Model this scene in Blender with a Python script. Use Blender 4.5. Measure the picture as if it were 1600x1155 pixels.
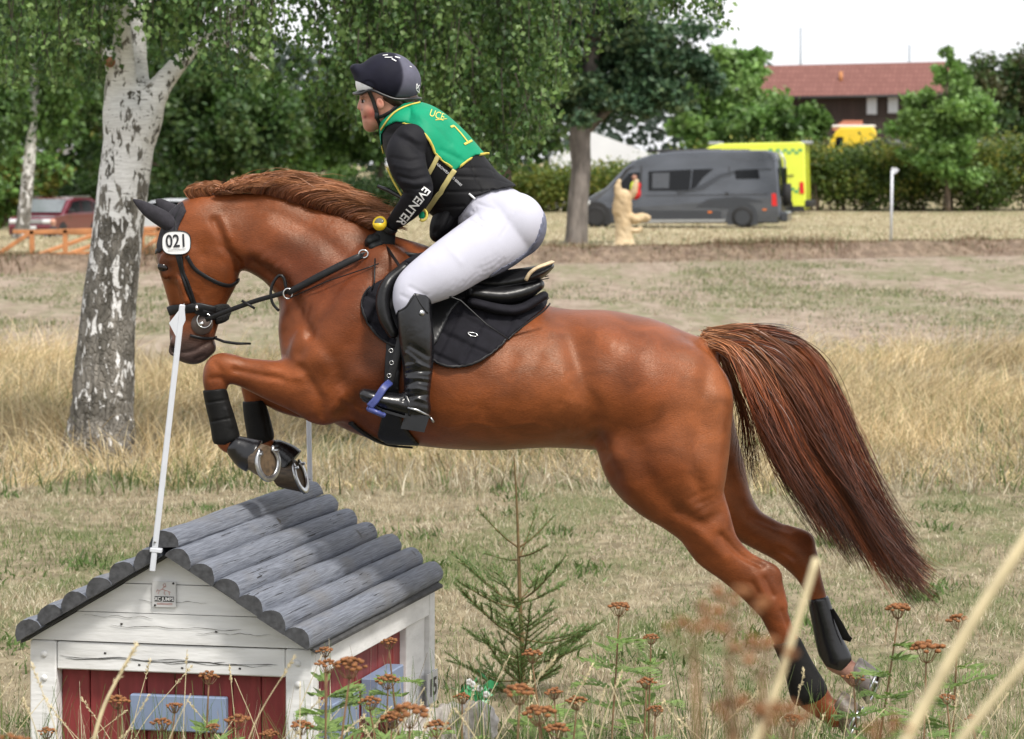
import bpy, math, random
import numpy as np
from mathutils import Vector, Matrix
from mathutils.bvhtree import BVHTree

for _o in list(bpy.data.objects):
    bpy.data.objects.remove(_o)
SC = bpy.context.scene
COL = SC.collection
RNG = np.random.default_rng(7)
random.seed(7)
R = math.radians

# ------------------------------------------------------------------ camera
# photograph is 1600 x 1155; focal length 5000 px, eye 2.25 m above the landing ground
F, EYE, HY, CX = 5000.0, 2.25, 252.0, 800.0
cam_data = bpy.data.cameras.new('camera')
cam = bpy.data.objects.new('camera', cam_data)
COL.objects.link(cam)
cam.location = (0, 0, EYE)
cam.rotation_euler = (R(90), 0, 0)
cam_data.sensor_width = 36
cam_data.lens = F / 1600 * 36
cam_data.shift_y = -(577.5 - HY) / 1600
cam_data.clip_end = 3000
cam_data.clip_start = 0.1
cam_data.dof.use_dof = True
cam_data.dof.focus_distance = 11.3
cam_data.dof.aperture_fstop = 8.2
SC.camera = cam

# ------------------------------------------------------------------ world, sun, exposure
SUN_EL, SUN_AZ = 56.0, 145.0      # azimuth measured clockwise from +Y: behind the camera, to the right
world = bpy.data.worlds.new('World')
SC.world = world
world.use_nodes = True
wn, wl = world.node_tree.nodes, world.node_tree.links
wn.clear()
sky = wn.new('ShaderNodeTexSky')
sky.sky_type = 'NISHITA'
sky.sun_disc = False
sky.sun_elevation = R(SUN_EL)
sky.sun_rotation = R(SUN_AZ)
sky.air_density = 1.0
sky.dust_density = 4.0
sky.ozone_density = 1.0
# thin even overcast: the blue of the clear sky is veiled by white cloud with soft streaks
hsv = wn.new('ShaderNodeHueSaturation')
hsv.inputs['Saturation'].default_value = 0.3
wtc = wn.new('ShaderNodeTexCoord')
wmap = wn.new('ShaderNodeMapping')
wmap.inputs['Scale'].default_value = (3.0, 3.0, 14.0)
wno = wn.new('ShaderNodeTexNoise')
wno.inputs['Scale'].default_value = 1.6
wno.inputs['Detail'].default_value = 5
wrmp = wn.new('ShaderNodeMapRange')
wrmp.inputs['From Min'].default_value = 0.35
wrmp.inputs['From Max'].default_value = 0.7
wrmp.inputs['To Min'].default_value = 0.55
wrmp.inputs['To Max'].default_value = 0.8
wmix = wn.new('ShaderNodeMix')
wmix.data_type = 'RGBA'
wmix.inputs['B'].default_value = (13.5, 13.6, 14.0, 1)
bg = wn.new('ShaderNodeBackground')
bg.inputs['Strength'].default_value = 0.088
wo = wn.new('ShaderNodeOutputWorld')
wl.new(sky.outputs[0], hsv.inputs['Color'])
wl.new(wtc.outputs['Generated'], wmap.inputs[0])
wl.new(wmap.outputs[0], wno.inputs['Vector'])
wl.new(wno.outputs['Fac'], wrmp.inputs['Value'])
wl.new(wrmp.outputs[0], wmix.inputs['Factor'])
wl.new(hsv.outputs[0], wmix.inputs['A'])
wl.new(wmix.outputs['Result'], bg.inputs['Color'])
wl.new(bg.outputs[0], wo.inputs[0])

sun_d = bpy.data.lights.new('sun', 'SUN')
sun_d.energy = 3.0
sun_d.angle = R(10)
sun_d.color = (1.0, 0.95, 0.87)
sun = bpy.data.objects.new('sun', sun_d)
COL.objects.link(sun)
_d = Vector((math.sin(R(SUN_AZ)) * math.cos(R(SUN_EL)), math.cos(R(SUN_AZ)) * math.cos(R(SUN_EL)), math.sin(R(SUN_EL))))
sun.rotation_euler = (-_d).to_track_quat('-Z', 'Y').to_euler()

SC.view_settings.view_transform = 'Standard'
SC.view_settings.look = 'None'
SC.view_settings.gamma = 1
SC.view_settings.exposure = 0.36
SC.view_settings.use_curve_mapping = False
SC.render.engine = 'CYCLES'
SC.cycles.use_denoising = True
SC.cycles.max_bounces = 6
SC.cycles.transparent_max_bounces = 6
SC.cycles.use_adaptive_sampling = True
SC.cycles.adaptive_threshold = 0.015

# ------------------------------------------------------------------ helpers
def P(px, py, d):
    """photo pixel + distance -> world point"""
    return Vector(((px - CX) / F * d, d, EYE - (py - HY) / F * d))

def lin(c):
    c = c / 255.0
    return c / 12.92 if c <= 0.04045 else ((c + 0.055) / 1.055) ** 2.4
def rgb(r, g, b):
    return (lin(r), lin(g), lin(b), 1.0)

def tag(o, label=None, cat=None, group=None, kind=None):
    if label: o['label'] = label
    if cat: o['category'] = cat
    if group: o['group'] = group
    if kind: o['kind'] = kind
    return o

def thing(name, loc, label, cat, group=None):
    o = bpy.data.objects.new(name, None)
    o.empty_display_size = 0.1
    COL.objects.link(o)
    o.location = loc
    return tag(o, label, cat, group)

def adopt(o, parent):
    o.parent = parent
    # children are modelled in world coordinates; only a top-level Empty carries a location
    off = Vector(parent.location) if parent.parent is None else Vector((0, 0, 0))
    o.matrix_parent_inverse = Matrix.Translation(-off)
    return o

def mk(name, V, faces, mat=None, parent=None, smooth=True, color=None):
    """mesh object in world coordinates; faces = list of lists or (n,k) array"""
    V = np.asarray(V, dtype=np.float32).reshape(-1, 3)
    me = bpy.data.meshes.new(name)
    if isinstance(faces, np.ndarray):
        k = faces.shape[1]
        n = faces.shape[0]
        me.vertices.add(len(V)); me.vertices.foreach_set('co', V.ravel())
        me.loops.add(n * k); me.loops.foreach_set('vertex_index', faces.astype(np.int32).ravel())
        me.polygons.add(n)
        me.polygons.foreach_set('loop_start', np.arange(0, n * k, k, dtype=np.int32))
        me.polygons.foreach_set('loop_total', np.full(n, k, dtype=np.int32))
        me.update(calc_edges=True)
    else:
        me.from_pydata([tuple(v) for v in V.tolist()], [], faces)
        me.update()
    me.polygons.foreach_set('use_smooth', np.full(len(me.polygons), bool(smooth)))
    if color is not None:
        a = me.color_attributes.new('Col', 'FLOAT_COLOR', 'POINT')
        c = np.ones((len(V), 4), dtype=np.float32)
        c[:, :3] = np.asarray(color, dtype=np.float32).reshape(-1, 3)
        a.data.foreach_set('color', c.ravel())
    if mat: me.materials.append(mat)
    o = bpy.data.objects.new(name, me)
    COL.objects.link(o)
    if parent is not None: adopt(o, parent)
    return o

def copy_tree(o, parent=None):
    c = o.copy(); COL.objects.link(c)
    if parent is not None: c.parent = parent
    for ch in list(o.children): copy_tree(ch, c)
    return c

class MB:
    """collects simple shapes into one mesh"""
    def __init__(s): s.v, s.f = [], []
    def add(s, V, Fc):
        n = len(s.v)
        s.v += [tuple(v) for v in V]
        s.f += [[i + n for i in f] for f in Fc]
        return s
    def box(s, c, size, rot=None, bevel=0.0):
        hx, hy, hz = [a / 2 for a in size]
        c = Vector(c)
        M = rot if rot is not None else Matrix.Identity(3)
        if bevel <= 0:
            V = [c + M @ Vector((x * hx, y * hy, z * hz)) for z in (-1, 1) for y in (-1, 1) for x in (-1, 1)]
            return s.add(V, [(0, 2, 3, 1), (4, 5, 7, 6), (0, 1, 5, 4), (2, 6, 7, 3), (0, 4, 6, 2), (1, 3, 7, 5)])
        b = min(bevel, hx * .9, hy * .9, hz * .9)
        V, idx = [], {}
        for sx in (-1, 1):
            for sy in (-1, 1):
                for sz in (-1, 1):
                    for a in range(3):
                        h = [hx - b, hy - b, hz - b]
                        h[a] += b
                        idx[sx, sy, sz, a] = len(V)
                        V.append(c + M @ Vector((sx * h[0], sy * h[1], sz * h[2])))
        Fc = []
        sg = [-1, 1]
        def q(keys): Fc.append([idx[k] for k in keys])
        for a in range(3):
            o1, o2 = (a + 1) % 3, (a + 2) % 3
            for sa in sg:
                ks = []
                for (u, v) in ((-1, -1), (1, -1), (1, 1), (-1, 1)):
                    t = [0, 0, 0]; t[a] = sa; t[o1] = u; t[o2] = v
                    ks.append((*t, a))
                q(ks if sa > 0 else ks[::-1])
        for a in range(3):
            o1, o2 = (a + 1) % 3, (a + 2) % 3
            for u in sg:
                for v in sg:
                    t0 = [0, 0, 0]; t0[a] = -1; t0[o1] = u; t0[o2] = v
                    t1 = list(t0); t1[a] = 1
                    ks = [(*t0, o1), (*t1, o1), (*t1, o2), (*t0, o2)]
                    q(ks if u * v < 0 else ks[::-1])
        for sx in sg:
            for sy in sg:
                for sz in sg:
                    ks = [(sx, sy, sz, 0), (sx, sy, sz, 1), (sx, sy, sz, 2)]
                    q(ks if sx * sy * sz > 0 else ks[::-1])
        return s.add(V, Fc)
    def tube(s, pts, rad, n=8, cap=True, closed=False):
        pts = [Vector(p) for p in pts]
        m = len(pts)
        rad = rad if hasattr(rad, '__len__') else [rad] * m
        V, Fc = [], []
        up = None
        for i, p in enumerate(pts):
            if closed: t = pts[(i + 1) % m] - pts[i - 1]
            else: t = pts[min(i + 1, m - 1)] - pts[max(i - 1, 0)]
            t = t.normalized() if t.length > 1e-9 else Vector((0, 0, 1))
            if up is None:
                up = t.orthogonal().normalized()
            up = (up - t * up.dot(t))
            up = up.normalized() if up.length > 1e-6 else t.orthogonal().normalized()
            b = t.cross(up)
            for k in range(n):
                a = 2 * math.pi * k / n
                V.append(p + (up * math.cos(a) + b * math.sin(a)) * rad[i])
        for i in range(m if closed else m - 1):
            for k in range(n):
                a, b2 = i * n + k, i * n + (k + 1) % n
                j = ((i + 1) % m) * n
                Fc.append((a, b2, j + (k + 1) % n, j + k))
        if cap and not closed:
            Fc.append(tuple(range(n))[::-1])
            Fc.append(tuple((m - 1) * n + k for k in range(n)))
        return s.add(V, Fc)
    def prism(s, poly, y0, y1, fn=None):
        """poly in (a,b); fn maps (a,b,y) to a world point"""
        fn = fn or (lambda a, b, y: (a, y, b))
        n = len(poly)
        V = [fn(a, b, y0) for a, b in poly] + [fn(a, b, y1) for a, b in poly]
        Fc = [list(range(n)), list(range(2 * n - 1, n - 1, -1))]
        for i in range(n):
            j = (i + 1) % n
            Fc.append((j, i, n + i, n + j))
        return s.add(V, Fc)
    def build(s, name, mat, parent=None, smooth=False):
        return mk(name, s.v, s.f, mat, parent, smooth)

# ------------------------------------------------------------------ materials
def new_mat(name):
    m = bpy.data.materials.new(name)
    m.use_nodes = True
    return m, m.node_tree.nodes, m.node_tree.links, m.node_tree.nodes['Principled BSDF']

def N(nodes, typ, **kw):
    n = nodes.new(typ)
    for k, v in kw.items():
        if k.startswith('_'): setattr(n, k[1:], v)
        else: n.inputs[k.replace('__', ' ')].default_value = v
    return n

def mat(name, col, rough=0.6, var=0.15, scale=20.0, bump=0.0, bscale=60.0, metal=0.0, spec=0.5, sheen=0.0,
        vcol=False, stretch=(1, 1, 1), rot=None, trans=0.0, emit=None, coat=0.0, detail=4.0, dist=0.002, col2=None, cut=(0.4, 0.6)):
    m, nd, lk, b = new_mat(name)
    b.inputs['Roughness'].default_value = rough
    b.inputs['Metallic'].default_value = metal
    b.inputs['Specular IOR Level'].default_value = spec
    if coat:
        b.inputs['Coat Weight'].default_value = coat
        b.inputs['Coat Roughness'].default_value = 0.08
    if sheen:
        b.inputs['Sheen Weight'].default_value = sheen
        b.inputs['Sheen Roughness'].default_value = 0.5
    tc = N(nd, 'ShaderNodeTexCoord')
    mp = N(nd, 'ShaderNodeMapping')
    mp.inputs['Scale'].default_value = stretch
    if rot is not None:
        mp.vector_type = 'TEXTURE'
        mp.inputs['Scale'].default_value = [1 / q for q in stretch]
        mp.inputs['Rotation'].default_value = (0, 0, rot)
    lk.new(tc.outputs['Object'], mp.inputs[0])
    no = N(nd, 'ShaderNodeTexNoise', Scale=scale, Detail=detail)
    lk.new(mp.outputs[0], no.inputs['Vector'])
    mr = N(nd, 'ShaderNodeMapRange')
    mr.inputs['From Min'].default_value = 0.3; mr.inputs['From Max'].default_value = 0.7
    mr.inputs['To Min'].default_value = 1 - var; mr.inputs['To Max'].default_value = 1 + var
    lk.new(no.outputs['Fac'], mr.inputs['Value'])
    mx = N(nd, 'ShaderNodeMix', _data_type='RGBA', _blend_type='MULTIPLY')
    mx.inputs['Factor'].default_value = 1.0
    mx.inputs['A'].default_value = col if len(col) == 4 else (*col, 1)
    if col2 is not None:
        no2 = N(nd, 'ShaderNodeTexNoise', Scale=scale * 0.37, Detail=6.0)
        lk.new(mp.outputs[0], no2.inputs['Vector'])
        r2 = N(nd, 'ShaderNodeMapRange')
        r2.inputs['From Min'].default_value = cut[0]; r2.inputs['From Max'].default_value = cut[1]
        lk.new(no2.outputs['Fac'], r2.inputs['Value'])
        m2 = N(nd, 'ShaderNodeMix', _data_type='RGBA')
        m2.inputs['A'].default_value = col if len(col) == 4 else (*col, 1)
        m2.inputs['B'].default_value = col2 if len(col2) == 4 else (*col2, 1)
        lk.new(r2.outputs[0], m2.inputs['Factor'])
        lk.new(m2.outputs['Result'], mx.inputs['A'])
    if vcol:
        at = N(nd, 'ShaderNodeVertexColor'); at.layer_name = 'Col'
        lk.new(at.outputs['Color'], mx.inputs['A'])
    lk.new(mr.outputs[0], mx.inputs['B'])
    lk.new(mx.outputs['Result'], b.inputs['Base Color'])
    if bump:
        nb = N(nd, 'ShaderNodeTexNoise', Scale=bscale, Detail=6.0)
        lk.new(mp.outputs[0], nb.inputs['Vector'])
        bp = N(nd, 'ShaderNodeBump', Strength=bump, Distance=dist)
        lk.new(nb.outputs['Fac'], bp.inputs['Height'])
        lk.new(bp.outputs[0], b.inputs['Normal'])
    if trans:
        b.inputs['Transmission Weight'].default_value = trans
    if emit:
        b.inputs['Emission Color'].default_value = emit
        b.inputs['Emission Strength'].default_value = 1.0
    return m

def leaf_mat(name, trans=0.3, rough=0.5, spec=0.35):
    """foliage: colour per leaf from the 'Col' attribute, some light passes through"""
    m, nd, lk, b = new_mat(name)
    at = N(nd, 'ShaderNodeVertexColor'); at.layer_name = 'Col'
    b.inputs['Roughness'].default_value = rough
    b.inputs['Specular IOR Level'].default_value = spec
    lk.new(at.outputs['Color'], b.inputs['Base Color'])
    tr = N(nd, 'ShaderNodeBsdfTranslucent')
    hs = N(nd, 'ShaderNodeHueSaturation', Saturation=1.1, Value=1.3)
    lk.new(at.outputs['Color'], hs.inputs['Color'])
    lk.new(hs.outputs[0], tr.inputs['Color'])
    ms = N(nd, 'ShaderNodeMixShader')
    ms.inputs[0].default_value = trans
    lk.new(b.outputs[0], ms.inputs[1]); lk.new(tr.outputs[0], ms.inputs[2])
    out = nd['Material Output']
    lk.new(ms.outputs[0], out.inputs['Surface'])
    return m

# ------------------------------------------------------------------ implicit-surface modelling (bodies)
def catmull(S, sub):
    S = np.asarray(S, dtype=float)
    if len(S) < 3 or sub <= 1: 
        if sub <= 1: return S
    A = np.vstack([2 * S[0] - S[1], S, 2 * S[-1] - S[-2]])
    out = []
    for i in range(1, len(A) - 2):
        p0, p1, p2, p3 = A[i - 1], A[i], A[i + 1], A[i + 2]
        for t in np.linspace(0, 1, sub, endpoint=False):
            out.append(0.5 * (2 * p1 + (p2 - p0) * t + (2 * p0 - 5 * p1 + 4 * p2 - p3) * t * t + (3 * p1 - p0 - 3 * p2 + p3) * t ** 3))
    out.append(A[-2])
    return np.array(out)

def st(D, cx, cy, r, dep, y=0.0, tp=0.0):
    """station of a limb: centre and radius in photo pixels at distance D+y, depth radius in metres"""
    d = D + y
    return [(cx - CX) / F * d, EYE - (cy - HY) / F * d, r / F * d, dep, d, tp]

class Field:
    def __init__(s, lo, hi, h):
        s.lo, s.h = np.array(lo, float), h
        n = np.ceil((np.array(hi) - s.lo) / h).astype(int) + 1
        s.x, s.y, s.z = [s.lo[i] + h * np.arange(n[i]) for i in range(3)]
        s.f = np.full(n, 1.0, dtype=np.float32)
    def clone(s):
        c = Field.__new__(Field)
        c.lo, c.h, c.x, c.y, c.z, c.f = s.lo, s.h, s.x, s.y, s.z, s.f.copy()
        return c
    def _sl(s, lo, hi):
        out = []
        for a, l, u in zip((s.x, s.y, s.z), lo, hi):
            i0 = int(np.clip(np.searchsorted(a, l) - 1, 0, len(a) - 1)); i1 = int(np.clip(np.searchsorted(a, u) + 1, 1, len(a)))
            out.append(slice(i0, max(i1, i0 + 1)))
        return tuple(out)
    def _merge(s, sl, g, k, sub=False):
        a = s.f[sl]
        if sub:
            b = -g
            s.f[sl] = np.maximum(a, b) + np.maximum(k - np.abs(a - b), 0) ** 2 / (4 * k)
        else:
            s.f[sl] = np.minimum(a, g) - np.maximum(k - np.abs(a - g), 0) ** 2 / (4 * k)
    def tube(s, stations, k=0.03, sub=14, grow=0.0, carve=False):
        """limb lying near a plane y = const: elliptical sections along a spline"""
        S = catmull(stations, sub)
        S[:, 2] = np.maximum(S[:, 2] + grow, 0.002); S[:, 3] = np.maximum(S[:, 3] + grow, 0.002)
        pad = k + 0.03
        lo = (np.min(S[:, 0] - S[:, 2]) - pad, np.min(S[:, 4] - S[:, 3] * 1.4) - pad, np.min(S[:, 1] - S[:, 2]) - pad)
        hi = (np.max(S[:, 0] + S[:, 2]) + pad, np.max(S[:, 4] + S[:, 3] * 1.4) + pad, np.max(S[:, 1] + S[:, 2]) + pad)
        sl = s._sl(lo, hi)
        X, Z = np.meshgrid(s.x[sl[0]], s.z[sl[2]], indexing='ij')
        best = np.full(X.shape, 1e9)
        par = np.zeros(X.shape + (5,))
        for a, b in zip(S[:-1], S[1:]):
            dx, dz = b[0] - a[0], b[1] - a[1]
            L2 = dx * dx + dz * dz + 1e-12
            t = np.clip(((X - a[0]) * dx + (Z - a[1]) * dz) / L2, 0, 1)
            qx, qz = X - (a[0] + t * dx), Z - (a[1] + t * dz)
            d = np.sqrt(qx * qx + qz * qz)
            r = a[2] + t * (b[2] - a[2])
            q = d / r
            m = q < best
            best[m] = q[m]
            par[m, 0] = d[m]; par[m, 1] = r[m]
            par[m, 2] = (a[3] + t * (b[3] - a[3]))[m]
            par[m, 3] = (a[4] + t * (b[4] - a[4]))[m]
            u = np.clip((qz * abs(dx) + -np.sign(dx) * qx * dz) / math.sqrt(L2) / r if abs(dx) > 1e-6 else qz / r, -1, 1)
            par[m, 4] = ((a[5] + t * (b[5] - a[5])) * u)[m]
        d, r, rd, yc, tu = [par[:, None, :, i] for i in range(5)]
        rd = rd * (1 - tu)
        Y = s.y[sl[1]][None, :, None] - yc
        A, B = d / r, Y / rd
        k0 = np.sqrt(A * A + B * B) + 1e-9
        k1 = np.sqrt((A / r) ** 2 + (B / rd) ** 2) + 1e-9
        s._merge(sl, (k0 * (k0 - 1) / k1).astype(np.float32), k, carve)
        return s
    def cone(s, a, b, ra, rb, k=0.01, carve=False):
        a, b = np.array(a, float), np.array(b, float)
        rm = max(ra, rb) + k + 0.02
        sl = s._sl(np.minimum(a, b) - rm, np.maximum(a, b) + rm)
        X, Y, Z = s.x[sl[0]][:, None, None] - a[0], s.y[sl[1]][None, :, None] - a[1], s.z[sl[2]][None, None, :] - a[2]
        ab = b - a
        t = np.clip((X * ab[0] + Y * ab[1] + Z * ab[2]) / (ab @ ab + 1e-12), 0, 1)
        g = np.sqrt((X - t * ab[0]) ** 2 + (Y - t * ab[1]) ** 2 + (Z - t * ab[2]) ** 2) - (ra + t * (rb - ra))
        s._merge(sl, g.astype(np.float32), k, carve)
        return s
    def chain(s, pts, rad, k=0.01):
        for i in range(len(pts) - 1):
            s.cone(pts[i], pts[i + 1], rad[i], rad[i + 1], k)
        return s
    def ball(s, c, r, k=0.02, rot=None, carve=False):
        c = np.array(c, float); r = np.array(r if hasattr(r, '__len__') else (r, r, r), float)
        m = r.max() + k + 0.02
        sl = s._sl(c - m, c + m)
        X, Y, Z = s.x[sl[0]][:, None, None] - c[0], s.y[sl[1]][None, :, None] - c[1], s.z[sl[2]][None, None, :] - c[2]
        if rot is not None:
            M = np.array(rot.transposed())
            X, Y, Z = [M[i, 0] * X + M[i, 1] * Y + M[i, 2] * Z for i in range(3)]
        k0 = np.sqrt((X / r[0]) ** 2 + (Y / r[1]) ** 2 + (Z / r[2]) ** 2) + 1e-9
        k1 = np.sqrt((X / r[0] ** 2) ** 2 + (Y / r[1] ** 2) ** 2 + (Z / r[2] ** 2) ** 2) + 1e-9
        s._merge(sl, (k0 * (k0 - 1) / k1).astype(np.float32), k, carve)
        return s
    def clip_poly(s, poly, D, invert=False, k=0.004):
        """keep what lies inside an outline given in photo pixels (side view at distance D)"""
        pts = np.array([[(a - CX) / F * D, EYE - (b - HY) / F * D] for a, b in poly])
        X, Z = np.meshgrid(s.x, s.z, indexing='ij')
        d = np.full(X.shape, 1e9); ins = np.zeros(X.shape, bool)
        n = len(pts)
        for i in range(n):
            a, b = pts[i], pts[(i + 1) % n]
            e = b - a
            t = np.clip(((X - a[0]) * e[0] + (Z - a[1]) * e[1]) / (e @ e + 1e-12), 0, 1)
            d = np.minimum(d, np.hypot(X - a[0] - t * e[0], Z - a[1] - t * e[1]))
            c = ((a[1] > Z) != (b[1] > Z)) & (X < (b[0] - a[0]) * (Z - a[1]) / (b[1] - a[1] + 1e-12) + a[0])
            ins ^= c
        g = np.where(ins, -d, d) * (-1 if invert else 1)
        g = g[:, None, :].astype(np.float32)
        s.f = np.maximum(s.f, g) + np.maximum(k - np.abs(s.f - g), 0) ** 2 / (4 * k)
        return s
    def mesh(s, smooth=2):
        f = s.f
        sg = f < 0
        a = sg[:-1, :-1, :-1]
        act = np.zeros(a.shape, bool)
        for i in (0, 1):
            for j in (0, 1):
                for k in (0, 1):
                    act |= a != sg[i:f.shape[0] - 1 + i, j:f.shape[1] - 1 + j, k:f.shape[2] - 1 + k]
        I = np.argwhere(act)
        cid = np.full(a.shape, -1, np.int32); cid[tuple(I.T)] = np.arange(len(I))
        C = {}
        for i in (0, 1):
            for j in (0, 1):
                for k in (0, 1): C[i, j, k] = f[I[:, 0] + i, I[:, 1] + j, I[:, 2] + k]
        acc = np.zeros((len(I), 3)); cnt = np.zeros(len(I))
        for ax in range(3):
            for u in (0, 1):
                for v in (0, 1):
                    p = [0, 0, 0]; p[(ax + 1) % 3] = u; p[(ax + 2) % 3] = v
                    q = list(p); q[ax] = 1
                    A, B = C[tuple(p)], C[tuple(q)]
                    m = (A < 0) != (B < 0)
                    t = np.where(m, A / np.where(m, A - B, 1), 0)
                    w = np.array(p, float)[None, :].repeat(len(I), 0); w[:, ax] = t
                    acc[m] += w[m]; cnt[m] += 1
        V = s.lo + s.h * (I + acc / np.maximum(cnt, 1)[:, None])
        Q = []
        for ax in range(3):
            o1, o2 = (ax + 1) % 3, (ax + 2) % 3
            sl0 = [slice(None)] * 3; sl1 = [slice(None)] * 3
            sl0[ax] = slice(0, -1); sl1[ax] = slice(1, None)
            for o in (o1, o2): sl0[o] = slice(1, -1); sl1[o] = slice(1, -1)
            A, B = sg[tuple(sl0)], sg[tuple(sl1)]
            E = np.argwhere(A != B)
            if not len(E): continue
            flip = A[tuple(E.T)]
            base = E.copy(); base[:, o1] += 1; base[:, o2] += 1
            def cc(d1, d2):
                g = base.copy(); g[:, o1] -= d1; g[:, o2] -= d2
                return cid[tuple(g.T)]
            q = np.stack([cc(1, 1), cc(0, 1), cc(0, 0), cc(1, 0)], 1)
            q[~flip] = q[~flip][:, ::-1]
            Q.append(q)
        Q = np.vstack(Q)
        Q = Q[(Q >= 0).all(1)]
        V = laplace(V, Q, smooth)
        return V, Q

def laplace(V, Q, it, lam=0.5):
    if it <= 0: return V
    e = np.vstack([Q[:, [i, (i + 1) % Q.shape[1]]] for i in range(Q.shape[1])])
    e = np.vstack([e, e[:, ::-1]])
    n = len(V)
    deg = np.maximum(np.bincount(e[:, 0], minlength=n), 1)[:, None]
    for i in range(it):
        for l in (lam, -lam * 0.92):
            L = np.stack([np.bincount(e[:, 0], weights=V[e[:, 1], c], minlength=n) for c in range(3)], 1) / deg - V
            V = V + l * L
    return V

def vnormals(V, Q):
    n = np.cross(V[Q[:, 2]] - V[Q[:, 0]], V[Q[:, 3 % Q.shape[1]]] - V[Q[:, 1]])
    N_ = np.zeros_like(V)
    for c in range(3):
        for i in range(Q.shape[1]):
            N_[:, c] += np.bincount(Q[:, i], weights=n[:, c], minlength=len(V))
    return N_ / (np.linalg.norm(N_, axis=1, keepdims=True) + 1e-12)

def seg_dist2d(X, Y, poly):
    d = np.full(X.shape, 1e9)
    for (x0, y0), (x1, y1) in zip(poly[:-1], poly[1:]):
        ex, ey = x1 - x0, y1 - y0
        t = np.clip(((X - x0) * ex + (Y - y0) * ey) / (ex * ex + ey * ey + 1e-9), 0, 1)
        d = np.minimum(d, np.hypot(X - x0 - t * ex, Y - y0 - t * ey))
    return d

def topx(V):
    """world -> photo pixel"""
    return CX + V[:, 0] / V[:, 1] * F, HY + (EYE - V[:, 2]) / V[:, 1] * F

def sculpt(V, Q, strokes, D, mirror=True, ymin=0.0):
    """push the surface in (negative) or out along strokes drawn in side view, on both flanks"""
    N_ = vnormals(V, Q)
    W = V.copy()
    if mirror: W[:, 1] = D - np.abs(V[:, 1] - D)
    X, Y = topx(W)
    side = np.clip(np.abs(N_[:, 1]) * 1.3 - 0.1, 0, 1) * (np.abs(V[:, 1] - D) > ymin)
    if not mirror: side = side * (N_[:, 1] < 0)
    tot = np.zeros(len(V))
    for poly, w, amt in strokes:
        tot += amt * np.exp(-(seg_dist2d(X, Y, poly) / w) ** 2)
    return V + N_ * (tot * side)[:, None]

def bvh_of(V, Q):
    return BVHTree.FromPolygons([tuple(v) for v in V.tolist()], [tuple(q) for q in Q.tolist()])

CAM_P = Vector((0, 0, EYE))
def hit(bvh, px, py):
    d = (P(px, py, 10.0) - CAM_P).normalized()
    return bvh.ray_cast(CAM_P, d)   # loc, normal, idx, dist

def dense(pts, step):
    out = []
    S = catmull(np.array(pts, float), 8) if len(pts) > 2 else np.array(pts, float)
    L = np.r_[0, np.cumsum(np.linalg.norm(np.diff(S, axis=0), axis=1))]
    n = max(2, int(L[-1] / step) + 1)
    t = np.linspace(0, L[-1], n)
    return np.stack([np.interp(t, L, S[:, c]) for c in range(S.shape[1])], 1)

def ribbon(pts, nors, width, thick, name, mat_, parent=None, smooth=True, closed=False):
    """flat strap following points, lying on a surface with the given normals"""
    pts = [Vector(p) for p in pts]; nors = [Vector(n).normalized() for n in nors]
    m = len(pts)
    w = width if hasattr(width, '__len__') else [width] * m
    V, Fc = [], []
    for i in range(m):
        t = (pts[(i + 1) % m] - pts[i - 1]) if closed else (pts[min(i + 1, m - 1)] - pts[max(i - 1, 0)])
        t.normalize()
        b = nors[i].cross(t)
        b = b.normalized() if b.length > 1e-6 else t.orthogonal().normalized()
        n = t.cross(b).normalized()
        if n.dot(nors[i]) < 0: n = -n
        h, q = w[i] / 2, thick
        for s_, k_ in ((-1, 0), (-1, .7), (-.8, 1), (.8, 1), (1, .7), (1, 0)):
            V.append(pts[i] + b * (s_ * h) + n * (k_ * q))
    for i in range(m if closed else m - 1):
        j = (i + 1) % m
        for k in range(6):
            Fc.append((i * 6 + k, i * 6 + (k + 1) % 6, j * 6 + (k + 1) % 6, j * 6 + k))
    if not closed:
        Fc.append(tuple(range(6))[::-1]); Fc.append(tuple((m - 1) * 6 + k for k in range(6)))
    return mk(name, [tuple(v) for v in V], Fc, mat_, parent, smooth)

def strap(bvh, poly, width, thick, name, mat_, parent=None, lift=0.002, step=4, fallback=11.3, mirror=None):
    """strap drawn in photo pixels and laid on the surface it touches"""
    D2 = dense(poly, step)
    hits = []
    for a, b in D2:
        l, n, _, _ = hit(bvh, a, b)
        hits.append((l, n))
    ok = [i for i, h in enumerate(hits) if h[0] is not None]
    pts, nors = [], []
    for i, (l, n) in enumerate(hits):
        if l is None:
            if ok:
                j = min(ok, key=lambda q: abs(q - i))
                d = hits[j][0].y; n = hits[j][1]
            else: d, n = fallback, Vector((0, -1, 0))
            l = P(D2[i][0], D2[i][1], d)
        if n.y > 0: n = -n
        pts.append(l + n * lift); nors.append(n)
    # smooth a little
    for _ in range(2):
        pts = [pts[0]] + [(pts[i - 1] + pts[i] * 2 + pts[i + 1]) / 4 for i in range(1, len(pts) - 1)] + [pts[-1]]
    o = ribbon(pts, nors, width, thick, name, mat_, parent)
    if mirror is not None:
        q = [Vector((p.x, 2 * mirror - p.y, p.z)) for p in pts]
        nn = [Vector((n.x, -n.y, n.z)) for n in nors]
        ribbon(q, nn, width, thick, name, mat_, parent)
    return o

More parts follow.
